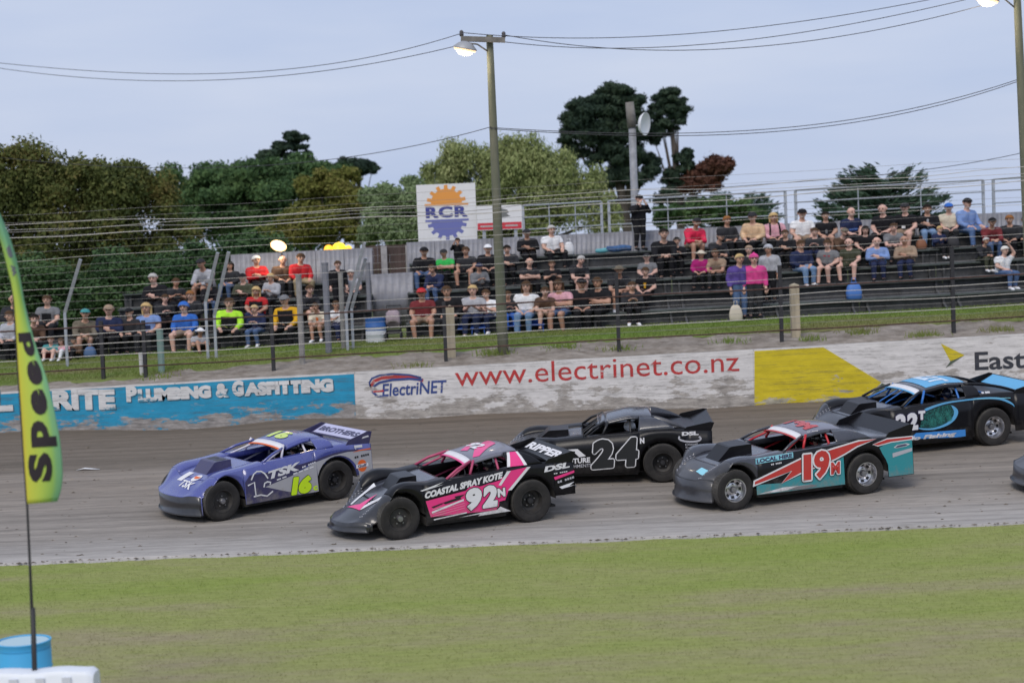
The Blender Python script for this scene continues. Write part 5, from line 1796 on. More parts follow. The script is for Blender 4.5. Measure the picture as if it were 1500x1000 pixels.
# ---- overhead wires
def wire(pts, y0, y1, label, r=.010):
    P = [np.array(p, float) for p in pts]
    xs_ = np.array([p[0] for p in P])
    vs_ = np.array([p[1] for p in P])
    W = []
    co = np.polyfit(xs_, vs_, min(3, len(P) - 1))
    for u in np.linspace(xs_[0], xs_[-1], 30):
        t = (u - xs_[0]) / (xs_[-1] - xs_[0])
        W.append(sight(u, np.polyval(co, u), y0 + (y1 - y0) * t))
    o = MB().tube(W, r, 5, cap=False).build('overhead_wire', M_CABLE, smooth=True)
    tag(o, label, 'wire', 'overhead wires')
wire([(676, 48), (590, 76), (440, 98), (300, 108), (150, 106), (-40, 88)], 43.7, 60, 'upper overhead wire running left from the mid pole crossarm')
wire([(676, 66), (520, 97), (300, 119), (150, 115), (-40, 94)], 43.7, 60, 'lower overhead wire running left from the mid pole crossarm')
wire([(676, 48), (870, 56), (1100, 41), (1340, 4), (1420, -12)], 43.7, 46, 'highest of three wires running right from the crossarm')
wire([(739, 52), (850, 66), (950, 75), (1100, 69), (1300, 41), (1440, 8)], 43.7, 44.3, 'lowest sagging wire running right from the crossarm')
wire([(740, 62), (930, 70), (1100, 59), (1340, 16), (1440, -6)], 43.7, 45, 'middle wire of three running right from the crossarm')
wire([(-30, 228), (120, 240), (230, 246), (350, 246), (480, 235), (600, 213), (719, 187)], 62, 43.8, 'lower service wire sagging across the trees left of the pole')
wire([(719, 187), (830, 193), (1000, 195), (1200, 182), (1350, 156), (1490, 117)], 43.8, 44.3, 'upper service wire between both light poles')
wire([(719, 189), (830, 195), (1000, 199), (1200, 187), (1350, 160), (1490, 120)], 43.8, 44.4, 'lower service wire between both light poles')
wire([(1040, 276), (1180, 266), (1320, 252), (1420, 240), (1496, 224)], 52.5, 44.3, 'thin wire rising above the railing to the right pole', .009)
# ================================================================== people
def capsule(mb, a, b, ra, rb, n=10):
    a, b = Vector(a), Vector(b)
    d = b - a
    Ln = max(d.length, 1e-4)
    d = d / Ln
    u = d.orthogonal().normalized()
    w = d.cross(u)
    rings = []
    for k in range(1, 4):
        t = PI / 2 * k / 4
        rings.append((a - d * ra * math.cos(t), ra * math.sin(t)))
    rings += [(a, ra), (b, rb)]
    for k in range(3, 0, -1):
        t = PI / 2 * k / 4
        rings.append((b + d * rb * math.cos(t), rb * math.sin(t)))
    vs = [a - d * ra]
    for c, r in rings:
        for k in range(n):
            q = 2 * PI * k / n
            vs.append(c + u * (r * math.cos(q)) + w * (r * math.sin(q)))
    vs.append(b + d * rb)
    fs = [(0, 1 + (k + 1) % n, 1 + k) for k in range(n)]
    for i in range(len(rings) - 1):
        for k in range(n):
            fs.append((1 + i * n + k, 1 + i * n + (k + 1) % n, 1 + (i + 1) * n + (k + 1) % n, 1 + (i + 1) * n + k))
    e = len(vs) - 1
    fs += [(e, 1 + (len(rings) - 1) * n + k, 1 + (len(rings) - 1) * n + (k + 1) % n) for k in range(n)]
    mb.add(vs, fs)

def skeleton(pose):
    """joints for a body facing -Y; seated poses have their origin on the seat, standing ones at the feet"""
    sit = pose not in ('stand', 'photo', 'hip')
    lean = {'lean': .17, 'drive': -.10, 'ground': .06}.get(pose, .02)
    B = []                                        # (a, b, ra, rb, region)
    z0 = 0.0 if sit else .83
    def tp(x, y, z):                              # torso point, leaning forward with height
        return (x, y - lean * max(0, z) / .5, z + z0)
    for s in (1, -1):
        B.append((tp(s * .085, .03, .09), tp(s * .075, .035, .27), .128, .122, 'torso'))
        B.append((tp(s * .075, .035, .27), tp(s * .095, .03, .42), .122, .128, 'torso'))
        B.append((tp(s * .05, .03, .47), tp(s * .185, .035, .475), .095, .074, 'torso'))
    B.append((tp(0, .03, .52), tp(0, .0, .64), .070, .060, 'neck'))
    hd = tp(0, -.020, .748)
    B.append(((hd[0], hd[1] + .008, hd[2] + .02), (hd[0], hd[1] - .004, hd[2] - .03), .102, .088, 'head'))
    B.append(((hd[0], hd[1] - .03, hd[2] - .06), (hd[0], hd[1] - .050, hd[2] - .080), .060, .046, 'head'))
    hands = []
    for s in (1, -1):
        sh = tp(s * .205, .035, .455)
        if pose in ('sit', 'phone'):
            el, wr, ha = (s * .26, -.03, .25), (s * .13, -.25, .17), (s * .07, -.32, .15)
            if pose == 'phone':
                el, wr, ha = (s * .24, -.06, .24), (s * .08, -.24, .33), (s * .045, -.30, .37)
        elif pose == 'cross':
            el, wr, ha = (s * .25, -.09, .26), (s * -.01, -.19, .30 + .03 * s), (s * -.09, -.17, .31 + .04 * s)
        elif pose == 'lean':
            el, wr, ha = (s * .21, -.30, .19), (s * .07, -.46, .21), (s * .02, -.52, .20)
        elif pose == 'knees':
            el, wr, ha = (s * .25, -.08, .25), (s * .17, -.31, .16), (s * .14, -.40, .14)
        elif pose == 'raise':
            el, wr, ha = ((s * .30, -.06, .66), (s * .16, -.06, .86), (s * .10, -.06, .92)) if s > 0 else ((s * .25, -.06, .26), (s * .10, -.24, .19), (s * .04, -.29, .18))
        elif pose == 'drive':
            el, wr, ha = (s * .24, -.22, .32), (s * .16, -.44, .40), (s * .15, -.50, .43)
        elif pose == 'ground':
            el, wr, ha = (s * .25, -.15, .26), (s * .12, -.34, .34), (s * .05, -.38, .36)
        elif pose == 'stand':
            el, wr, ha = (s * .25, .05, 1.06), (s * .25, -.06, .84), (s * .25, -.09, .76)
        elif pose == 'hip':
            el, wr, ha = (s * .33, .06, 1.08), (s * .20, -.08, .98), (s * .14, -.11, .95)
        else:                                     # photo: both hands up at the face
            el, wr, ha = (s * .25, -.14, 1.18), (s * .10, -.22, 1.42), (s * .06, -.21, 1.50)
        if pose in ('sit', 'cross', 'knees', 'phone') :
            el = (el[0], el[1] - lean * .5, el[2])
        B.append((sh, el, .068, .053, 'uparm'))
        B.append((el, wr, .051, .037, 'forearm'))
        B.append((wr, ha, .036, .040, 'hand'))
        hands.append((Vector(wr), Vector(ha), s))
        if sit:
            hip = (s * .085, 0.0, .085)
            if pose == 'ground':
                kn, an, to = (s * .15, -.36, .40), (s * .12, -.52, .07), (s * .13, -.68, .045)
            elif pose == 'drive':
                kn, an, to = (s * .13, -.45, .17), (s * .12, -.84, .06), (s * .12, -.92, .14)
            elif pose == 'knees':
                kn, an, to = (s * .20, -.42, .08), (s * .17, -.42, -.34), (s * .21, -.58, -.385)
            else:
                kn, an, to = (s * .115, -.44, .08), (s * .12, -.41 + .05 * s, -.34), (s * .14, -.57 + .05 * s, -.385)
        else:
            hip, kn, an, to = (s * .085, .01, .88), (s * .10, -.02, .47), (s * .11, .03, .09), (s * .13, -.13, .045)
        B.append((hip, kn, .105, .070, 'thigh'))
        B.append((kn, an, .067, .047, 'calf'))
        B.append((an, to, .045, .038, 'foot'))
    return B, hd, hands

_PROTO = {}
def proto(pose):
    if pose in _PROTO:
        return _PROTO[pose]
    B, hd, hands = skeleton(pose)
    mb = MB()
    for a, b, ra, rb, rg in B:
        capsule(mb, a, b, ra, rb)
    me = bpy.data.meshes.new('figure')
    me.from_pydata(mb.v, [], mb.f)
    ob = bpy.data.objects.new('figure', me)
    COL.objects.link(ob)
    md = ob.modifiers.new('join', 'REMESH')
    md.mode = 'VOXEL'
    md.voxel_size = .024
    sm = ob.modifiers.new('soften', 'SMOOTH')
    sm.iterations = 4
    sm.factor = .5
    me2 = bpy.data.meshes.new_from_object(ob.evaluated_get(bpy.context.evaluated_depsgraph_get()))
    V = np.array([v.co for v in me2.vertices])
    Nn = np.array([v.normal for v in me2.vertices])
    Fc = [tuple(p.vertices) for p in me2.polygons]
    bpy.data.objects.remove(ob)
    best = np.full(len(V), 1e9)
    reg = np.zeros(len(V), int)
    par = np.zeros(len(V))
    names = [b[4] for b in B]
    for i, (a, b, ra, rb, rg) in enumerate(B):
        a_, b_ = np.array(a), np.array(b)
        d = b_ - a_
        t = np.clip(((V - a_) @ d) / (d @ d), 0, 1)
        q = np.linalg.norm(V - (a_ + t[:, None] * d), axis=1) - (ra + (rb - ra) * t)
        w = q < best
        best[w] = q[w]
        reg[w] = i
        par[w] = t[w]
    rn = [names[i] for i in reg]
    zhip = .13 if pose not in ('stand', 'photo', 'hip') else .96
    _PROTO[pose] = dict(V=V, N=Nn, F=Fc, rn=rn, par=par, hd=hd, hands=hands, zhip=zhip, me=None)
    return _PROTO[pose]

def body_mesh(pose):
    P = proto(pose)
    if P['me']:
        return P['me']
    mb = MB()
    mb.add([tuple(v) for v in P['V']], P['F'])
    nb = len(mb.f)
    hx, hy, hz = P['hd']
    # ears, nose, brow
    for s in (1, -1):
        capsule(mb, (s * .097, hy + .015, hz - .015), (s * .101, hy + .02, hz + .02), .014, .018, 6)
    capsule(mb, (0, hy - .098, hz + .005), (0, hy - .112, hz - .025), .010, .016, 6)
    # fingers: four and a thumb on each hand, unequal and bent
    for wr, ha, s in P['hands']:
        d = (ha - wr).normalized()
        side = d.cross(Vector((0, 0, 1)))
        side = side.normalized() if side.length > .1 else Vector((1, 0, 0))
        nrm = side.cross(d)
        for k, Lf in enumerate((.036, .044, .047, .038)):
            o = ha + side * ((k - 1.5) * .018) + d * .018
            m1 = o + d * Lf - nrm * .010
            m2 = m1 + d * Lf * .5 - nrm * Lf * .6
            capsule(mb, o, m1, .0095, .0085, 5)
            capsule(mb, m1, m2, .0085, .0075, 5)
        o = ha - side * .030 * s - d * .012
        capsule(mb, o, o - side * .022 * s + d * .030, .011, .0095, 5)
    n_skin = len(mb.f)
    for s in (1, -1):                               # eyes and brows, mouth
        capsule(mb, (s * .036 - .007, hy - .092, hz + .008), (s * .036 + .007, hy - .092, hz + .008), .009, .009, 6)
        capsule(mb, (s * .036 - .018, hy - .096, hz + .030), (s * .036 + .018, hy - .094, hz + .030), .004, .004, 5)
    capsule(mb, (-.022, hy - .096, hz - .062), (.022, hy - .096, hz - .062), .006, .006, 5)
    me = bpy.data.meshes.new('body')
    me.from_pydata(mb.v, [], mb.f)
    me.polygons.foreach_set('use_smooth', [True] * len(me.polygons))
    me.polygons.foreach_set('material_index', [0] * n_skin + [1] * (len(me.polygons) - n_skin))
    me.materials.append(mat('skin_a', (.50, .29, .21), .55))
    me.materials.append(mat('eye_dark', (.05, .03, .025), .5))
    P['me'] = me
    return me

_SHELL = {}
def garment(pose, which):
    """a garment as a closed shell just off the body; which: shirt_l, shirt_s, trousers, shorts, shoes"""
    key = (pose, which)
    if key in _SHELL:
        return _SHELL[key]
    P = proto(pose)
    V, Nn, rn, par = P['V'], P['N'], P['rn'], P['par']
    def inside(i):
        r, t = rn[i], par[i]
        if which == 'shirt_l':
            return (r == 'torso' and V[i][2] > P['zhip'] - .05) or r in ('uparm',) or (r == 'forearm' and t < .93) or (r == 'neck' and t < .12)
        if which == 'shirt_s':
            return (r == 'torso' and V[i][2] > P['zhip'] - .05) or (r == 'uparm' and t < .62) or (r == 'neck' and t < .08)
        if which == 'trousers':
            return (r == 'torso' and V[i][2] <= P['zhip'] + .03) or r == 'thigh' or (r == 'calf' and t < .93)
        if which == 'shorts':
            return (r == 'torso' and V[i][2] <= P['zhip'] + .03) or (r == 'thigh' and t < .80)
        return r == 'foot' or (r == 'calf' and t > .93)
    off = {'shirt_l': .017, 'shirt_s': .016, 'trousers': .010, 'shorts': .016, 'shoes': .010}[which]
    keep = np.array([inside(i) for i in range(len(V))])
    fs = [f for f in P['F'] if all(keep[list(f)])]
    idx = {}
    vs = []
    def vid(i, layer):
        k = (i, layer)
        if k not in idx:
            idx[k] = len(vs)
            w = off + (.006 * noise2(V[i][0] * 14 + V[i][2] * 9, V[i][1] * 14, 1, 5) if layer else 0)
            vs.append(tuple(V[i] + Nn[i] * (w if layer else -.004)))
        return idx[k]
    out = [tuple(vid(i, 1) for i in f) for f in fs]
    ec = {}
    for f in fs:
        for a, b in zip(f, f[1:] + f[:1]):
            ec.setdefault((min(a, b), max(a, b)), []).append((a, b))
    for e, l_ in ec.items():
        if len(l_) == 1:
            a, b = l_[0]
            out.append((vid(b, 1), vid(a, 1), vid(a, 0), vid(b, 0)))
    me = bpy.data.meshes.new(which)
    me.from_pydata(vs, [], out)
    me.polygons.foreach_set('use_smooth', [True] * len(me.polygons))
    me.materials.append(None)
    _SHELL[key] = me
    return me

def chest_print(pose, w, z0_, z1_):
    key = (pose, 'print', w, z0_, z1_)
    if key in _SHELL:
        return _SHELL[key]
    P = proto(pose)
    V, Nn, rn = P['V'], P['N'], P['rn']
    oz_ = 0 if pose not in ('stand', 'photo', 'hip') else .83
    keep = np.array([rn[i] == 'torso' and abs(V[i][0]) < w and z0_ < V[i][2] - oz_ < z1_ and Nn[i][1] < -.15 for i in range(len(V))])
    fs = [f for f in P['F'] if all(keep[list(f)])]
    used = sorted({i for f in fs for i in f})
    mp = {i: k for k, i in enumerate(used)}
    me = bpy.data.meshes.new('print')
    me.from_pydata([tuple(V[i] + Nn[i] * .024) for i in used], [], [tuple(mp[i] for i in f) for f in fs])
    me.polygons.foreach_set('use_smooth', [True] * len(me.polygons))
    me.materials.append(None)
    _SHELL[key] = me
    return me

_HEAD = {}
def headgear(pose, kind):
    key = (pose, kind)
    if key in _HEAD:
        return _HEAD[key]
    hx, hy, hz = proto(pose)['hd']
    mb = MB()
    def dome(rx, ry, rz_, cut, tilt, n=18, m_=9, c=(0, .004, .012)):
        rows = []
        for i in range(m_ + 1):
            t = cut * i / m_
            row = []
            for k in range(n):
                a = 2 * PI * k / n
                x, y, z = rx * math.sin(t) * math.cos(a), ry * math.sin(t) * math.sin(a), rz_ * math.cos(t)
                y, z = y * math.cos(tilt) - z * math.sin(tilt) * -1, z * math.cos(tilt) - y * math.sin(tilt)
                j = 1 + .035 * noise2(k * .9, i * 1.3, 1, 8) * (1 if kind in ('hair', 'long') else 0)
                row.append((hx + c[0] + x * j, hy + c[1] + y * j, hz + c[2] + z * j))
            rows.append(row + [row[0]])
        mb.grid(rows)
    if kind == 'hair':
        dome(.113, .119, .122, 1.62, .42)
    elif kind == 'long':
        dome(.116, .122, .124, 1.65, .42)
        for k in range(9):
            a = PI * (k / 8)
            x, y = .088 * math.cos(a), .030 + .075 * math.sin(a)
            capsule(mb, (hx + x, hy + y, hz + .02), (hx + x * 1.05, hy + y * 1.05, hz - .17 - .02 * math.sin(a * 3)), .035, .022, 7)
    elif kind == 'cap':
        dome(.114, .120, .118, 1.50, .12)
        P = []
        for r in (.0, 1.0):
            P.append([(hx + .085 * math.sin(a) * (1 + .05 * r), hy - .10 * math.cos(a) - .075 * r * math.cos(a * .8), hz + .040 - .012 * r + .008 * math.cos(a)) for a in np.linspace(-1.2, 1.2, 9)])
        mb.grid(P)
        mb.grid([[(p[0], p[1], p[2] - .008) for p in row] for row in P])
    elif kind == 'beanie':
        dome(.118, .124, .132, 1.52, .15)
        capsule(mb, (hx, hy + .02, hz + .13), (hx, hy + .02, hz + .145), .025, .025, 8)
    elif kind == 'hat':
        dome(.115, .120, .114, 1.5, .05)
        mb.lathe([(.11, .045), (.18, .032), (.182, .026), (.11, .036)], 20, 'z', (hx, hy, hz), closed=True)
    elif kind == 'hood':
        dome(.130, .134, .138, 1.75, .50)
    elif kind == 'helmet':
        dome(.140, .150, .145, 2.35, .55, c=(0, .0, .0))
    me = bpy.data.meshes.new(kind)
    me.from_pydata(mb.v, [], mb.f)
    bm = bmesh.new()
    bm.from_mesh(me)
    bmesh.ops.recalc_face_normals(bm, faces=bm.faces)
    bm.to_mesh(me)
    bm.free()
    me.polygons.foreach_set('use_smooth', [True] * len(me.polygons))
    me.materials.append(None)
    _HEAD[key] = me
    return me

def fabric(c):
    c = lin(c)
    k = 'cloth_%03d_%03d_%03d' % tuple(int(x * 999) for x in c)
    return mat(k, c, .85, spec=.15, var=.22, vscale=9)
SKINS = [mat('skin_a', (.50, .29, .21), .55), mat('skin_b', (.56, .34, .26), .55), mat('skin_c', (.42, .23, .16), .55), mat('skin_d', (.60, .37, .30), .55)]
def hang(me, parent, m, name):
    o = bpy.data.objects.new(name, me)
    COL.objects.link(o)
    o.parent = parent
    if me.materials[0] is None:
        pass
    o.material_slots[0].link = 'OBJECT'
    o.material_slots[0].material = m
    return o
COLS = dict(black=(.014, .014, .017), dark=(.03, .031, .036), navy=(.022, .03, .075), grey=(.17, .175, .19), lgrey=(.36, .37, .41), white=(.70, .71, .74), blue=(.035, .13, .46), red=(.46, .025, .03),
            pink=(.62, .34, .40), hotpink=(.58, .06, .24), magenta=(.34, .02, .15), maroon=(.16, .03, .035), lime=(.40, .75, .05), green=(.04, .42, .09), teal=(.06, .26, .27), yellow=(.60, .33, .02),
            peach=(.60, .42, .27), tan=(.30, .22, .16), olive=(.055, .06, .04), brown=(.10, .06, .04), jeans=(.08, .13, .25), ljeans=(.17, .27, .44), denim=(.10, .17, .34), skyb=(.18, .27, .52), camo=(.15, .13, .10),
            purple=(.09, .06, .24), khaki=(.27, .22, .14), orange=(.68, .17, .04), cream=(.58, .52, .42), rose=(.60, .03, .08), blond=(.48, .34, .16), hairbrown=(.07, .04, .022), hairblack=(.015, .012, .01), hairgrey=(.42, .41, .40), hairwhite=(.66, .64, .60), ginger=(.25, .11, .04))

WIDE = [1.20, 1.12, 1.05]
def person(loc, rz, scale, pose, skin, top, tkind, bot, bkind, head, hcol, label, group, shoe='black', accent=None):
    o = bpy.data.objects.new('person', body_mesh(pose))
    COL.objects.link(o)
    o.material_slots[0].link = 'OBJECT'
    o.material_slots[0].material = SKINS[skin % 4]
    o.location = loc
    o.rotation_euler = (0, 0, rz)
    o.scale = (scale * WIDE[0], scale * WIDE[1], scale * WIDE[2])
    tag(o, label, 'person', group)
    hang(garment(pose, 'shirt_l' if tkind == 'l' else 'shirt_s'), o, fabric(COLS[top]), 'jacket' if tkind == 'l' else 'shirt')
    hang(garment(pose, 'trousers' if bkind == 't' else 'shorts'), o, fabric(COLS[bot]), 'trousers' if bkind == 't' else 'shorts')
    hang(garment(pose, 'shoes'), o, fabric(COLS[shoe]), 'shoes')
    if head != 'bald':
        nm = {'hair': 'hair', 'long': 'hair', 'cap': 'cap', 'beanie': 'beanie', 'hat': 'hat', 'hood': 'hood', 'helmet': 'helmet'}[head]
        hang(headgear(pose, head), o, fabric(COLS[hcol]) if head != 'helmet' else mat('helmet_' + hcol, COLS[hcol], .25, coat=.6), nm)
    if accent:      # a print or panel across the chest
        col, (w, z0_, z1_) = accent
        hang(chest_print(pose, w, z0_, z1_), o, fabric(COLS[col]), 'print')
    return o

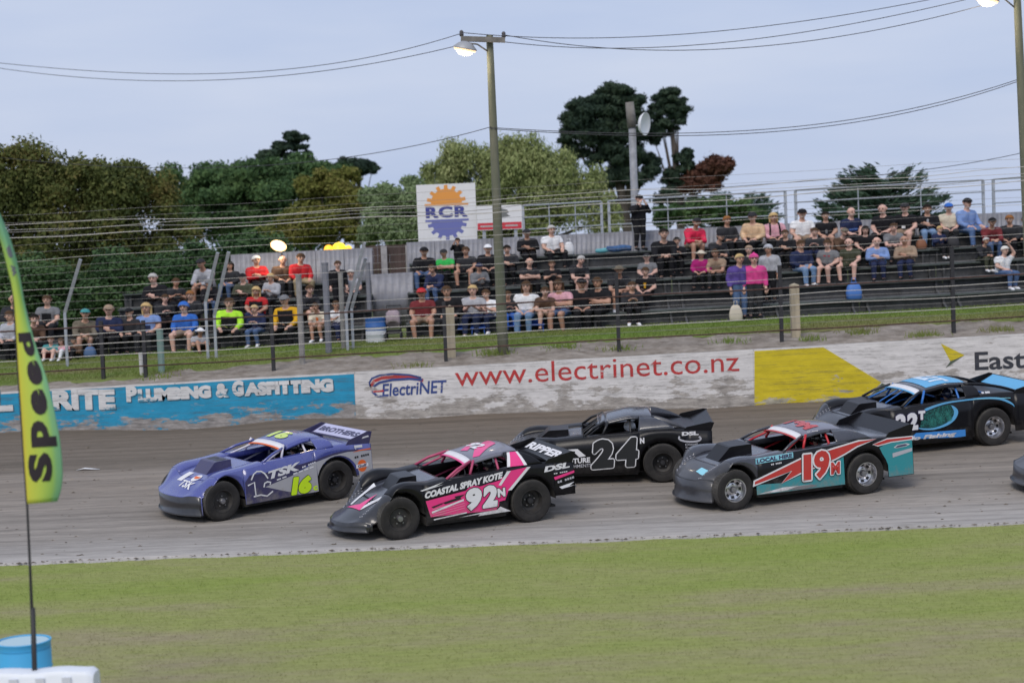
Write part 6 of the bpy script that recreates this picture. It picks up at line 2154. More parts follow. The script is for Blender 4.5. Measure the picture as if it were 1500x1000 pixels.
# (u, v of the head top in the survey, row, pose, scale, top, sleeves, bottoms, legs, head, hair/hat colour, shoes, label, print)
G1, G2 = 'spectators in the left stand', 'spectators in the right stand'
FOLK = [
 (15, 450, 1, 'sit', .95, 'lgrey', 'l', 'black', 't', 'hair', 'hairbrown', 'black', 'person in a pale grey hoodie partly behind the feather flag', None),
 (18, 424, 2, 'cross', 1, 'dark', 'l', 'black', 't', 'bald', '', 'black', 'bald person in dark clothes just above the flag edge at far left', None),
 (68, 431, 2, 'knees', .97, 'grey', 's', 'dark', 't', 'hair', 'hairbrown', 'black', 'person in a dark grey tee with hands on knees at far left', ('black', (.11, .16, .40))),
 (73, 478, 0, 'ground', .72, 'teal', 's', 'maroon', 's', 'hair', 'hairbrown', 'white', 'child in a teal top sitting on the grass with knees up', None),
 (92, 488, 0, 'ground', .66, 'pink', 's', 'white', 't', 'long', 'hairbrown', 'white', 'small child in pale pink sitting on the grass beside the teal one', None),
 (122, 452, 1, 'lean', 1, 'camo', 'l', 'khaki', 's', 'cap', 'teal', 'black', 'person in a camouflage hoodie and teal cap leaning forward', None),
 (112, 484, 0, 'ground', .66, 'brown', 'l', 'black', 't', 'hair', 'hairblack', 'black', 'child in a brown top on the grass below the camouflage hoodie', None),
 (157, 443, 1, 'cross', 1.02, 'navy', 'l', 'black', 't', 'cap', 'tan', 'black', 'person in a navy jacket with crossed arms and a tan cap', None),
 (228, 398, 3, 'cross', 1, 'black', 'l', 'black', 't', 'hair', 'hairgrey', 'black', 'grey-haired person in a black jacket, alone on a high row at left', ('white', (.05, .40, .42))),
 (216, 438, 1, 'sit', .95, 'skyb', 's', 'dark', 't', 'long', 'blond', 'black', 'blonde person in a blue patterned top behind the fence post', ('navy', (.10, .2, .34))),
 (239, 436, 2, 'phone', .95, 'dark', 'l', 'black', 't', 'hair', 'hairbrown', 'black', 'brown-haired person in dark clothes between the blonde and the blue hoodie', None),
 (270, 441, 1, 'knees', 1, 'blue', 'l', 'tan', 's', 'hood', 'blue', 'black', 'person in a bright blue hoodie with the hood up', None),
 (279, 426, 2, 'sit', .92, 'dark', 'l', 'dark', 't', 'hair', 'ginger', 'black', 'ginger-haired person in dark clothes behind the blue hoodie', None),
 (291, 488, 0, 'ground', .74, 'lgrey', 's', 'black', 's', 'hat', 'white', 'brown', 'child in patterned top and white hat sitting on the open grass', ('black', (.10, .2, .3))),
 (302, 377, 4, 'lean', 1, 'lgrey', 'l', 'dark', 's', 'cap', 'dark', 'black', 'person in a light grey top and dark cap on the top left row', None),
 (333, 434, 1, 'knees', 1.05, 'lime', 'l', 'black', 't', 'hair', 'hairbrown', 'black', 'person in a hi-vis lime and black long-sleeved shirt', ('black', (.17, .0, .44))),
 (336, 391, 4, 'sit', 1, 'dark', 'l', 'jeans', 't', 'long', 'hairblack', 'black', 'person with long black hair in a dark jacket, top left row', None),
 (376, 376, 4, 'cross', 1, 'red', 'l', 'black', 't', 'hair', 'hairwhite', 'black', 'white-haired person in a red and black jacket with crossed arms', ('black', (.2, .0, .24))),
 (412, 379, 4, 'sit', 1, 'brown', 'l', 'dark', 't', 'bald', '', 'black', 'bald person in a dark brown jacket below the floodlight', None),
 (438, 374, 4, 'knees', 1.02, 'red', 'l', 'khaki', 't', 'hair', 'hairbrown', 'black', 'person in a plain red jacket and khaki trousers, top left row', None),
 (374, 421, 2, 'sit', .95, 'red', 's', 'navy', 't', 'long', 'blond', 'black', 'blonde person in a red-sleeved black top below the white-haired one', ('black', (.17, .0, .46))),
 (420, 426, 1, 'knees', 1, 'yellow', 'l', 'black', 't', 'cap', 'grey', 'black', 'person with yellow sleeves, a black front and a grey cap', ('black', (.17, .0, .50))),
 (397, 398, 3, 'phone', .8, 'lgrey', 'l', 'dark', 't', 'hair', 'blond', 'black', 'child in a light grey top between the red jackets and yellow sleeves', None),
 (468, 444, 1, 'lean', .8, 'cream', 's', 'tan', 's', 'hair', 'hairbrown', 'white', 'child in a cream and orange top beside the light grey post', ('orange', (.06, .15, .4))),
 (493, 442, 1, 'phone', .85, 'white', 's', 'navy', 't', 'hair', 'hairbrown', 'black', 'person in a white tee seated left of the blue drum', None),
 (494, 385, 3, 'stand', .9, 'black', 'l', 'black', 't', 'hair', 'hairbrown', 'black', 'person in black standing at the right end of the left stand', None),
 (514, 398, 3, 'sit', .9, 'lgrey', 's', 'dark', 't', 'hair', 'hairgrey', 'black', 'grey-haired person in pale shirt behind the cranked posts', None),
 (620, 366, 4, 'knees', 1.03, 'black', 'l', 'jeans', 't', 'cap', 'black', 'black', 'person in black jacket, black cap and jeans under the square sign', None),
 (652, 370, 4, 'cross', .95, 'green', 's', 'black', 't', 'cap', 'dark', 'black', 'person in a bright green tee and dark cap', ('black', (.2, .05, .22))),
 (683, 367, 4, 'knees', 1, 'dark', 's', 'black', 's', 'hair', 'hairbrown', 'black', 'brown-haired person in dark tee and shorts below the sign corner', None),
 (714, 363, 4, 'sit', 1.02, 'black', 'l', 'black', 't', 'cap', 'white', 'black', 'person in black with a white cap just left of the pole', None),
 (671, 357, 5, 'photo', .72, 'black', 'l', 'black', 't', 'hair', 'hairblack', 'black', 'person in black holding a camera up behind the dark tee', None),
 (619, 418, 1, 'knees', .98, 'maroon', 's', 'tan', 's', 'cap', 'red', 'white', 'person in a maroon checked shirt and red cap by the stroller', None),
 (657, 413, 1, 'sit', 1.02, 'black', 'l', 'black', 't', 'hair', 'hairbrown', 'black', 'person in a black jacket seated behind the pale timber post', None),
 (692, 414, 1, 'phone', .98, 'lgrey', 's', 'navy', 't', 'hair', 'blond', 'white', 'fair-haired person in a light grey tee left of the pole', None),
 (713, 420, 1, 'phone', .82, 'white', 's', 'navy', 't', 'hair', 'hairbrown', 'white', 'child in a white and red tee against the pole', ('red', (.06, .16, .28))),
 (773, 340, 5, 'cross', 1, 'black', 'l', 'black', 't', 'cap', 'dark', 'black', 'person in black with crossed arms on the top row beside white tee', None),
 (808, 334, 5, 'knees', 1.05, 'white', 's', 'black', 't', 'hair', 'hairgrey', 'black', 'grey-haired person in a white tee on the top row', None),
 (774, 384, 3, 'cross', 1, 'dark', 's', 'black', 't', 'bald', '', 'black', 'balding person in a dark tee above the white-topped woman', None),
 (809, 391, 3, 'phone', .95, 'black', 's', 'black', 's', 'hair', 'hairbrown', 'black', 'brown-haired person in black tee right of the balding one', None),
 (769, 406, 1, 'sit', 1.05, 'white', 's', 'ljeans', 't', 'long', 'hairbrown', 'dark', 'person in a white top and light jeans right of the pole', None),
 (821, 405, 1, 'cross', .98, 'pink', 's', 'jeans', 's', 'long', 'hairbrown', 'hotpink', 'person in a pink tee with folded arms, right of white top', None),
 (745, 424, 1, 'phone', .78, 'dark', 'l', 'blue', 't', 'hair', 'hairbrown', 'black', 'dark-clothed child directly right of the pole', None),
 (796, 418, 1, 'lean', .85, 'brown', 's', 'tan', 's', 'hair', 'hairbrown', 'black', 'child in brown between the white top and the pink tee', None),
 (849, 404, 1, 'sit', 1, 'black', 'l', 'black', 't', 'cap', 'black', 'black', 'person in black jacket and black cap right of pink tee', None),
 (877, 400, 1, 'cross', 1.05, 'black', 's', 'black', 't', 'hair', 'hairbrown', 'black', 'broad person in a black tee left of a fence post', None),
 (905, 390, 2, 'lean', 1, 'dark', 's', 'dark', 's', 'hat', 'camo', 'white', 'person in a camouflage hat behind the black fence post', None),
 (948, 378, 3, 'sit', .95, 'grey', 's', 'dark', 't', 'cap', 'dark', 'black', 'person in a grey tee and dark cap above the yellow print', None),
 (945, 398, 2, 'sit', 1, 'black', 's', 'black', 't', 'hair', 'hairbrown', 'black', 'person in a black tee with a yellow print', ('yellow', (.05, .22, .40))),
 (935, 289, 5, 'photo', .98, 'black', 'l', 'black', 't', 'cap', 'black', 'black', 'person in black standing on the top row with hands at face', None),
 (970, 325, 4, 'lean', 1.12, 'black', 'l', 'black', 't', 'hair', 'hairblack', 'black', 'large person in black seated below the standing one', None),
 (1013, 321, 5, 'lean', 1, 'rose', 'l', 'tan', 's', 'cap', 'dark', 'white', 'person in a bright red jacket and shorts with white shoes', None),
 (1065, 319, 5, 'sit', 1, 'dark', 'l', 'black', 't', 'hair', 'ginger', 'black', 'ginger-haired person in a dark grey jacket beside the peach hoodie', None),
 (1102, 312, 5, 'sit', 1.06, 'peach', 'l', 'black', 't', 'cap', 'dark', 'black', 'person in a peach hoodie and dark cap', None),
 (1134, 313, 5, 'sit', 1, 'pink', 'l', 'black', 't', 'long', 'blond', 'black', 'blonde person in a pink hoodie with dark backpack straps', None),
 (1174, 307, 5, 'knees', 1.06, 'white', 's', 'tan', 's', 'cap', 'black', 'black', 'person in a white and navy tee with a black cap', ('white', (.1, .1, .4))),
 (1210, 314, 5, 'sit', 1, 'black', 's', 'dark', 's', 'hair', 'hairblack', 'black', 'person in a black tee between white tee and striped jersey', ('grey', (.05, .2, .34))),
 (1246, 306, 5, 'sit', 1.05, 'navy', 's', 'black', 't', 'bald', '', 'black', 'bald person in a blue and red striped jersey', ('blue', (.12, .24, .32))),
 (1026, 366, 3, 'sit', .8, 'magenta', 'l', 'black', 't', 'hat', 'cream', 'black', 'child in a magenta jacket and cream hat', None),
 (1050, 366, 3, 'lean', .9, 'tan', 's', 'dark', 't', 'hair', 'hairbrown', 'black', 'person in a tan top between the magenta and purple children', None),
 (1082, 376, 1, 'stand', .74, 'purple', 'l', 'jeans', 't', 'hair', 'blond', 'black', 'blond child in purple standing with a pale tote bag', None),
 (1104, 376, 1, 'stand', .74, 'hotpink', 'l', 'dark', 't', 'beanie', 'hotpink', 'black', 'child in hot pink jacket and pink beanie', None),
 (1126, 362, 2, 'stand', .75, 'lgrey', 'l', 'black', 't', 'hood', 'lgrey', 'black', 'child in a pale grey hooded jacket right of the pink beanie', None),
 (1098, 361, 3, 'sit', .9, 'dark', 'l', 'black', 't', 'hair', 'tan', 'black', 'fair-haired person in dark clothes behind the standing children', None),
 (1173, 353, 3, 'sit', 1, 'navy', 'l', 'ljeans', 't', 'hair', 'hairbrown', 'white', 'person in a navy jacket and pale jeans behind the timber post', None),
 (1212, 354, 3, 'sit', 1, 'grey', 's', 'dark', 's', 'hair', 'hairbrown', 'black', 'brown-haired person in a grey tee with red print', ('red', (.09, .38, .42))),
 (1245, 354, 3, 'knees', 1.03, 'olive', 's', 'olive', 's', 'bald', '', 'black', 'bald person in an olive shirt and shorts', None),
 (1285, 354, 3, 'cross', 1.06, 'skyb', 'l', 'navy', 't', 'bald', '', 'black', 'bald person in a light blue shirt with folded arms', None),
 (1327, 352, 3, 'cross', 1.06, 'tan', 'l', 'navy', 't', 'bald', '', 'black', 'bald person in a tan checked shirt', None),
 (1294, 300, 5, 'sit', 1.06, 'black', 's', 'black', 't', 'bald', '', 'black', 'bald person in a black tee on the top row', None),
 (1325, 298, 5, 'knees', 1.06, 'black', 's', 'tan', 's', 'cap', 'dark', 'black', 'person in black tee with white print, cap and shorts', ('white', (.06, .2, .28))),
 (1358, 301, 5, 'cross', 1, 'black', 'l', 'ljeans', 't', 'hair', 'hairblack', 'white', 'black-haired person with open black jacket over a pale top, light jeans', ('lgrey', (.045, .08, .46))),
 (1390, 298, 5, 'sit', .98, 'cream', 's', 'dark', 't', 'cap', 'blue', 'black', 'person in a cream top and blue cap', None),
 (1415, 288, 5, 'knees', 1.10, 'skyb', 'l', 'denim', 't', 'cap', 'black', 'black', 'person in a blue checked shirt, black cap and jeans', None),
 (1450, 323, 4, 'lean', 1, 'maroon', 'l', 'jeans', 't', 'cap', 'black', 'black', 'person in a rust red jumper and black cap', None),
 (1480, 316, 4, 'sit', .95, 'dark', 'l', 'black', 't', 'hair', 'ginger', 'black', 'ginger-haired person in dark clothes near the right edge', None),
 (1437, 361, 3, 'lean', 1, 'dark', 'l', 'olive', 't', 'hair', 'hairgrey', 'white', 'grey-haired person in a dark jacket right of a fence post', None),
 (1468, 366, 2, 'raise', 1, 'white', 's', 'jeans', 't', 'hair', 'hairwhite', 'white', 'white-haired person in a white tee with one arm raised', None),
 (1499, 324, 4, 'sit', 1, 'dark', 'l', 'black', 't', 'cap', 'dark', 'black', 'person in dark clothes cut by the right edge', None),
 (745, 365, 4, 'cross', 1, 'dark', 'l', 'black', 't', 'hair', 'hairblack', 'black', 'black-haired person in dark jacket immediately right of the pole, fourth row', None),
 (640, 393, 3, 'lean', .98, 'navy', 'l', 'jeans', 't', 'hair', 'hairbrown', 'black', 'person in a navy top leaning forward below the bright green tee', None),
 (702, 392, 3, 'phone', .95, 'grey', 'l', 'black', 't', 'cap', 'navy', 'black', 'person in a grey jacket and navy cap left of the pole', None),
 (843, 379, 3, 'lean', 1, 'dark', 's', 'dark', 's', 'hair', 'hairgrey', 'black', 'grey-haired person in a dark tee leaning forward, above black cap', None),
 (924, 413, 1, 'phone', .9, 'dark', 'l', 'black', 't', 'hair', 'hairbrown', 'white', 'young person in dark clothes with white shoes right of a fence post', None),
 (990, 352, 4, 'phone', .9, 'black', 'l', 'black', 't', 'hair', 'hairblack', 'black', 'person in black between the large black jacket and bright red one', None),
 (1046, 343, 4, 'lean', .95, 'dark', 'l', 'black', 't', 'cap', 'black', 'black', 'person in a dark top and black cap below the ginger-haired one', None),
 (1152, 341, 4, 'cross', .95, 'black', 'l', 'black', 't', 'hair', 'hairbrown', 'black', 'person in a black jacket behind the pale grey hooded child', None),
 (1193, 338, 4, 'phone', .95, 'dark', 'l', 'navy', 't', 'hair', 'hairbrown', 'black', 'brown-haired person in dark jacket below the white and navy tee', None),
 (1228, 340, 4, 'lean', .98, 'brown', 'l', 'black', 't', 'cap', 'camo', 'black', 'person in a brown jacket and camouflage cap below the striped jersey', None),
 (1266, 336, 4, 'sit', .95, 'black', 's', 'black', 't', 'long', 'hairblack', 'black', 'person with long black hair in a black tee above the blue shirt', None),
 (1308, 334, 4, 'lean', 1, 'grey', 's', 'dark', 't', 'hair', 'hairbrown', 'black', 'person in a grey tee leaning forward above the tan checked shirt', None),
 (1375, 340, 4, 'phone', .85, 'navy', 'l', 'black', 't', 'hair', 'blond', 'white', 'blond child in navy below the person with light jeans', None),
 (45, 457, 1, 'lean', .9, 'brown', 'l', 'dark', 't', 'hair', 'hairblack', 'black', 'person in a brown top leaning forward just right of the flag', None),
 (190, 452, 1, 'sit', .95, 'dark', 'l', 'black', 't', 'cap', 'black', 'black', 'person in dark clothes and black cap left of the blonde one', None),
 (255, 411, 3, 'phone', .95, 'dark', 's', 'black', 't', 'hair', 'hairbrown', 'black', 'person in a dark tee right of the high grey-haired one', None),
 (308, 417, 3, 'lean', .95, 'black', 'l', 'jeans', 't', 'beanie', 'grey', 'black', 'person in black with a grey beanie behind the cranked posts', None),
 (356, 405, 3, 'cross', .98, 'olive', 'l', 'black', 't', 'cap', 'black', 'black', 'person in an olive jacket above the lime shirt', None),
 (376, 447, 1, 'phone', .85, 'navy', 'l', 'jeans', 't', 'hair', 'blond', 'white', 'child in navy between the lime shirt and yellow sleeves', None),
 (449, 419, 2, 'lean', .95, 'dark', 'l', 'tan', 's', 'hair', 'hairbrown', 'black', 'person in a dark jacket behind the rough grey pipe post', None),
]
rp = random.Random(3)
for i, (u, v, row, pose, sc_, top, tk, bot, bk, head, hc, shoe, label, acc) in enumerate(FOLK):
    y = row_y(row) if row > 0 else 46.9
    standing = pose in ('stand', 'photo', 'hip')
    if standing:
        y = row_y(row) - .42
    p = sight(u, v, y)
    head_h = {'ground': .87}.get(pose, .875) * sc_ if not standing else 1.70 * sc_
    if row == 0:
        z = bank_z(p.x, y) + .05
    elif standing:
        z = row_z(p.x, row) - .395
        if row == 5 and u < 960 and u > 900:
            y = row_y(5)
            p = sight(u, v, y)
            z = row_z(p.x, 5)
        sc_ = max(.6, min(1.1, (p.z - z) / 1.71))
    else:
        z = row_z(p.x, row)
        sc_ = max(.72, min(1.12, .5 * sc_ + .5 * (p.z - z) / .88))
    o = person((p.x, y, z), rp.uniform(-.55, .50), sc_, pose, rp.randrange(4), top, tk, bot, bk, head, hc, label, G1 if u < 560 else G2, shoe, acc)
    if not standing:
        o.rotation_euler.x = rp.uniform(-.02, .10)
        o.rotation_euler.y = rp.uniform(-.07, .07)

# race drivers, belted in
for key, hc, top, label in (('24', 'white', 'black', 'race driver with a white helmet in the all-black car 24'), ('22', 'navy', 'navy', 'race driver with a dark blue helmet in car 22T'),
                            ('19', 'black', 'dark', 'race driver with a black helmet in car 19'), ('92', 'dark', 'dark', 'race driver with a dark helmet in pink car 92'),
                            ('16', 'black', 'navy', 'race driver with a black helmet in purple car 16')):
    car = CAR_OBJ[key]
    o = person((0, 0, 0), 0, 1, 'drive', 1, top, 'l', top, 't', 'helmet', hc, label, 'race drivers', 'black')
    sx, sy = car['_seat']
    o.scale = (1, 1, 1)
    o.matrix_world = car.matrix_world @ Matrix.Translation((sx + .12, sy, .40)) @ Matrix.Rotation(PI / 2, 4, 'Z') @ Matrix.Scale(.80, 4)
for k_ in CAR_OBJ:
    del CAR_OBJ[k_]['_seat']

# ---- belongings
def item(mb, name, m, loc, label, cat, smooth=True, rz=0):
    o = mb.build(name, m, smooth=smooth)
    o.location = loc
    o.rotation_euler = (0, 0, rz)
    return tag(o, label, cat)
def drum(u, vt, y, r, h, g, label, lower, upper, name='steel_drum', band=None):
    p = sight(u, vt, y)
    d = empty(name, (p.x, y, g), label, 'drum')
    pr = [(.001, 0), (r, 0), (r * 1.02, .01), (r, .03), (r, h * .32), (r * 1.025, h * .335), (r, h * .35)]
    MB().lathe(pr + [(r, h * .5)], 32, 'z').build('lower_body', lower, d, smooth='angle')
    MB().lathe([(r, h * .5), (r, h * .64), (r * 1.025, h * .655), (r, h * .67), (r, h - .09), (r * .985, h - .075), (r * .985, h - .062), (r, h - .05), (r, h - .02), (r * 1.025, h - .01), (r * 1.02, h), (r * .96, h), (r * .95, h - .02), (.001, h - .02)], 32, 'z').build('upper_body', upper, d, smooth='angle')
    if band:
        MB().lathe([(r * 1.004, h * .55), (r * 1.004, h * .62)], 32, 'z').build('white_band', band, d, smooth=True)
    return d
M_DRB = mat('drum_blue', (.03, .12, .38), .5)
M_DRW = mat('drum_white', (.62, .64, .68), .5)
pd = sight(550, 497, 47.0)
drum(550, 470, 47.0, .285, .66, bank_z(pd.x, 47.0) + .03, 'blue and white drum standing in front of the stand gap', M_DRW, M_DRB, band=M_DRW)

# stroller beside the drum
ps = sight(577, 490, 47.1)
st = empty('stroller', (ps.x, 47.1, bank_z(ps.x, 47.1) + .05), 'grey-pink baby stroller parked beside the blue drum', 'stroller')
M_STR = mat('stroller_fabric', (.30, .24, .27), .85, var=.15)
rows = []
for t in np.linspace(-.2, 1.9, 9):
    rows.append([(x * .22 * (1 - .12 * abs(x)), -.02 - .26 * math.cos(t) * (1 - .25 * x * x), .58 + .28 * math.sin(t) - .10 * x * x) for x in np.linspace(-1, 1, 9)])
MB().grid(rows).build('canopy', M_STR, st, smooth=True, solid=.01)
MB().grid([[(x * .19, -.06 - .05 * (1 - x * x), z) for x in np.linspace(-1, 1, 7)] for z in (.36, .48, .64)] + [[(x * .19, .16, .66) for x in np.linspace(-1, 1, 7)]]).build('seat', M_STR, st, smooth=True, solid=.02)
mb = MB()
for s in (1, -1):
    mb.tube([(s * .2, -.22, .12), (s * .2, .12, .5), (s * .2, .34, .95)], .014, 6)
    mb.tube([(s * .2, .26, .12), (s * .2, -.08, .45)], .014, 6)
mb.tube([(-.2, .34, .95), (.2, .34, .95)], .016, 6)
mb.build('frame', M_BPOST, st)
for sx_, sy_ in ((-.2, -.24), (.2, -.24), (-.2, .28), (.2, .28)):
    MB().lathe([(.11, -.02), (.12, 0), (.11, .02), (.02, .025), (.02, -.025)], 16, 'x', (sx_, sy_, .11), closed=True).build('wheel', M_BPOST, st)
MB().box(-.17, .17, -.12, .18, .18, .30).build('basket', M_BPOST, st)

def on_row(u, v, row, dy=0):
    y = row_y(row) + dy
    p = sight(u, v, y)
    return (p.x, y, row_z(p.x, row) + .002)
def soft_bag(w, d, h, seed):
    mb = MB()
    rows = []
    for z, k in ((0, .85), (.02, 1), (h * .4, 1.03), (h * .75, .85), (h * .93, .6), (h, .35)):
        rows.append([(w / 2 * k * math.copysign(abs(math.cos(a)) ** .6, math.cos(a)) * (1 + .08 * noise2(a * 2, z * 9, 1, seed)), d / 2 * k * math.copysign(abs(math.sin(a)) ** .6, math.sin(a)), z) for a in np.linspace(0, 2 * PI, 17)])
    mb.grid(rows)
    mb.tube([(-w * .15, 0, h * .97), (-w * .1, 0, h * 1.25), (w * .1, 0, h * 1.25), (w * .15, 0, h * .97)], .012, 5)
    return mb
item(soft_bag(.30, .22, .38, 2), 'carrier_bag', mat('bag_white', (.62, .63, .66), .6), on_row(834, 380, 5), 'white carrier bag on the top row beside the white tee', 'bag')
item(soft_bag(.36, .14, .44, 3), 'tote_bag', mat('bag_cream', (.56, .50, .42), .8), (sight(1077, 438, row_y(1) - .62).x, row_y(1) - .64, zb(sight(1077, 438, row_y(1)).x) + .03), 'pale cream tote bag hanging by the purple child', 'bag')
item(soft_bag(.42, .3, .48, 4), 'cool_bag', mat('bag_blue', (.06, .17, .50), .6), on_row(1251, 430, 1, -.02), 'bright blue cool bag standing below the olive shirt', 'bag')
item(soft_bag(.36, .3, .34, 5), 'backpack', mat('bag_dark', (.03, .03, .035), .8), on_row(1396, 372, 4), 'dark backpack beside the person in the cream top', 'bag')
item(soft_bag(.3, .25, .3, 6), 'handbag', mat('bag_tan', (.20, .08, .04), .7), on_row(1350, 372, 4), 'brown handbag on the row behind the tan checked shirt', 'bag')
item(soft_bag(.34, .26, .3, 7), 'cool_bag', mat('bag_denim', (.07, .13, .26), .8), (sight(132, 517, 46.9).x, 46.9, bank_z(-11, 46.9) + .05), 'dark blue bag on the grass at far left', 'bag')
def rolled(w, r, c1):
    mb = MB()
    pts = [(x, .02 * math.sin(x * 7), r + .012 * math.sin(x * 11)) for x in np.linspace(-w / 2, w / 2, 12)]
    mb.tube(pts, [r * (.7 + .3 * math.sin(PI * (k + .5) / 12)) for k in range(12)], 10)
    return mb
item(rolled(.55, .07, 0), 'rolled_towel', mat('towel_teal', (.10, .36, .42), .9), on_row(886, 374, 5), 'turquoise rolled towel on the top row left of blue one', 'towel')
item(rolled(.75, .10, 0), 'folded_blanket', mat('towel_blue', (.05, .13, .30), .9, c2=(.02, .05, .12), vscale=9), on_row(907, 371, 5, .02), 'dark blue folded blanket at the standing man\'s feet', 'blanket')
item(rolled(.45, .11, 0), 'rolled_towel', mat('towel_bright', (.06, .22, .44), .9), on_row(1160, 388, 4), 'blue rolled towel behind the person in pale jeans', 'towel') if False else None
for u, lab in ((672, 'leftmost blue plastic chair beside the pale timber post'), (700, 'blue plastic chair just left of the pole'), (752, 'blue plastic chair just right of the pole'), (786, 'blue plastic chair under the white-topped person')):
    x, y, z = on_row(u, 470, 1, -.36)
    z -= .415
    ch = empty('plastic_chair', (x, y, z), lab, 'chair', 'blue plastic chairs on the front row')
    M_SB = mat('seat_blue', (.025, .08, .33), .45)
    MB().box(-.21, .21, -.18, .2, .20, .24).build('seat', M_SB, ch)
    MB().grid([[(xx * .2, .2 + .03 * (1 - xx * xx), zz) for xx in np.linspace(-1, 1, 7)] for zz in (.24, .36, .40)]).build('backrest', M_SB, ch, smooth=True, solid=.015)
    for sx_, sy_ in ((-.18, -.15), (.18, -.15), (-.18, .17), (.18, .17)):
        MB().tube([(sx_, sy_, .0), (sx_ * .9, sy_ * .9, .21)], .015, 6).build('leg', M_SB, ch)

# backpack straps on the pink hoodie are part of that person
for o in [q for q in bpy.data.objects if q.get('label', '').startswith('blonde person in a pink hoodie')]:
    for s in (1, -1):
        MB().tube([(s * .10, .02, .60), (s * .11, -.09, .55), (s * .12, -.135, .42), (s * .13, -.10, .22)], .024, 6).build('strap', fabric(COLS['black']), o, smooth=True)
# ================================================================== trees
def leaf_mat(name, ca, cb, cc, trans=.25):
    m = bpy.data.materials.new(name)
    m.use_nodes = True
    n = m.node_tree
    b = n.nodes['Principled BSDF']
    b.inputs['Roughness'].default_value = .75
    b.inputs['Specular IOR Level'].default_value = .2
    g = n.nodes.new('ShaderNodeNewGeometry')
    tc = n.nodes.new('ShaderNodeTexCoord')
    tx = n.nodes.new('ShaderNodeTexNoise')
    tx.inputs['Scale'].default_value = .55
    tx.inputs['Detail'].default_value = 5
    n.links.new(tc.outputs['Object'], tx.inputs['Vector'])
    ad = n.nodes.new('ShaderNodeMath')
    ad.operation = 'MULTIPLY_ADD'
    ad.inputs[1].default_value = .24
    n.links.new(g.outputs['Random Per Island'], ad.inputs[0])
    n.links.new(tx.outputs['Fac'], ad.inputs[2])
    rp_ = n.nodes.new('ShaderNodeValToRGB')
    rp_.color_ramp.elements[0].position = .40
    rp_.color_ramp.elements[0].color = (*ca, 1)
    rp_.color_ramp.elements[1].position = .84
    rp_.color_ramp.elements[1].color = (*cc, 1)
    e = rp_.color_ramp.elements.new(.62)
    e.color = (*cb, 1)
    n.links.new(ad.outputs[0], rp_.inputs['Fac'])
    n.links.new(rp_.outputs['Color'], b.inputs['Base Color'])
    t = n.nodes.new('ShaderNodeBsdfTranslucent')
    n.links.new(rp_.outputs['Color'], t.inputs['Color'])
    mx = n.nodes.new('ShaderNodeMixShader')
    mx.inputs[0].default_value = trans
    n.links.new(b.outputs[0], mx.inputs[1])
    n.links.new(t.outputs[0], mx.inputs[2])
    n.links.new(mx.outputs[0], n.nodes['Material Output'].inputs['Surface'])
    return m
L_BROWN = leaf_mat('leaf_olive_brown', (0.052, 0.071, 0.023), (0.115, 0.136, 0.039), (0.172, 0.142, 0.046))
L_DARK = leaf_mat('leaf_dark_green', (0.034, 0.072, 0.031), (0.072, 0.135, 0.052), (0.121, 0.190, 0.069))
L_PINE = leaf_mat('leaf_pine', (0.014, 0.029, 0.022), (0.029, 0.052, 0.034), (0.049, 0.074, 0.044), .1)
L_OLIVE = leaf_mat('leaf_olive', (0.099, 0.119, 0.029), (0.170, 0.182, 0.042), (0.241, 0.206, 0.071))
L_PALE = leaf_mat('leaf_pale_green', (0.136, 0.201, 0.091), (0.218, 0.289, 0.144), (0.272, 0.347, 0.182))
L_WILL = leaf_mat('leaf_willow', (0.163, 0.204, 0.075), (0.271, 0.320, 0.128), (0.362, 0.388, 0.178))
L_DEAD = leaf_mat('leaf_dead_brown', (0.060, 0.030, 0.024), (0.120, 0.054, 0.038), (0.156, 0.072, 0.048), .1)
L_CON = leaf_mat('leaf_conifer', (0.021, 0.045, 0.030), (0.042, 0.078, 0.051), (0.068, 0.112, 0.068), .1)
M_BARK = mat('bark', (.06, .05, .042), .9, var=.3, vscale=6, stretch=(1, 1, .2))

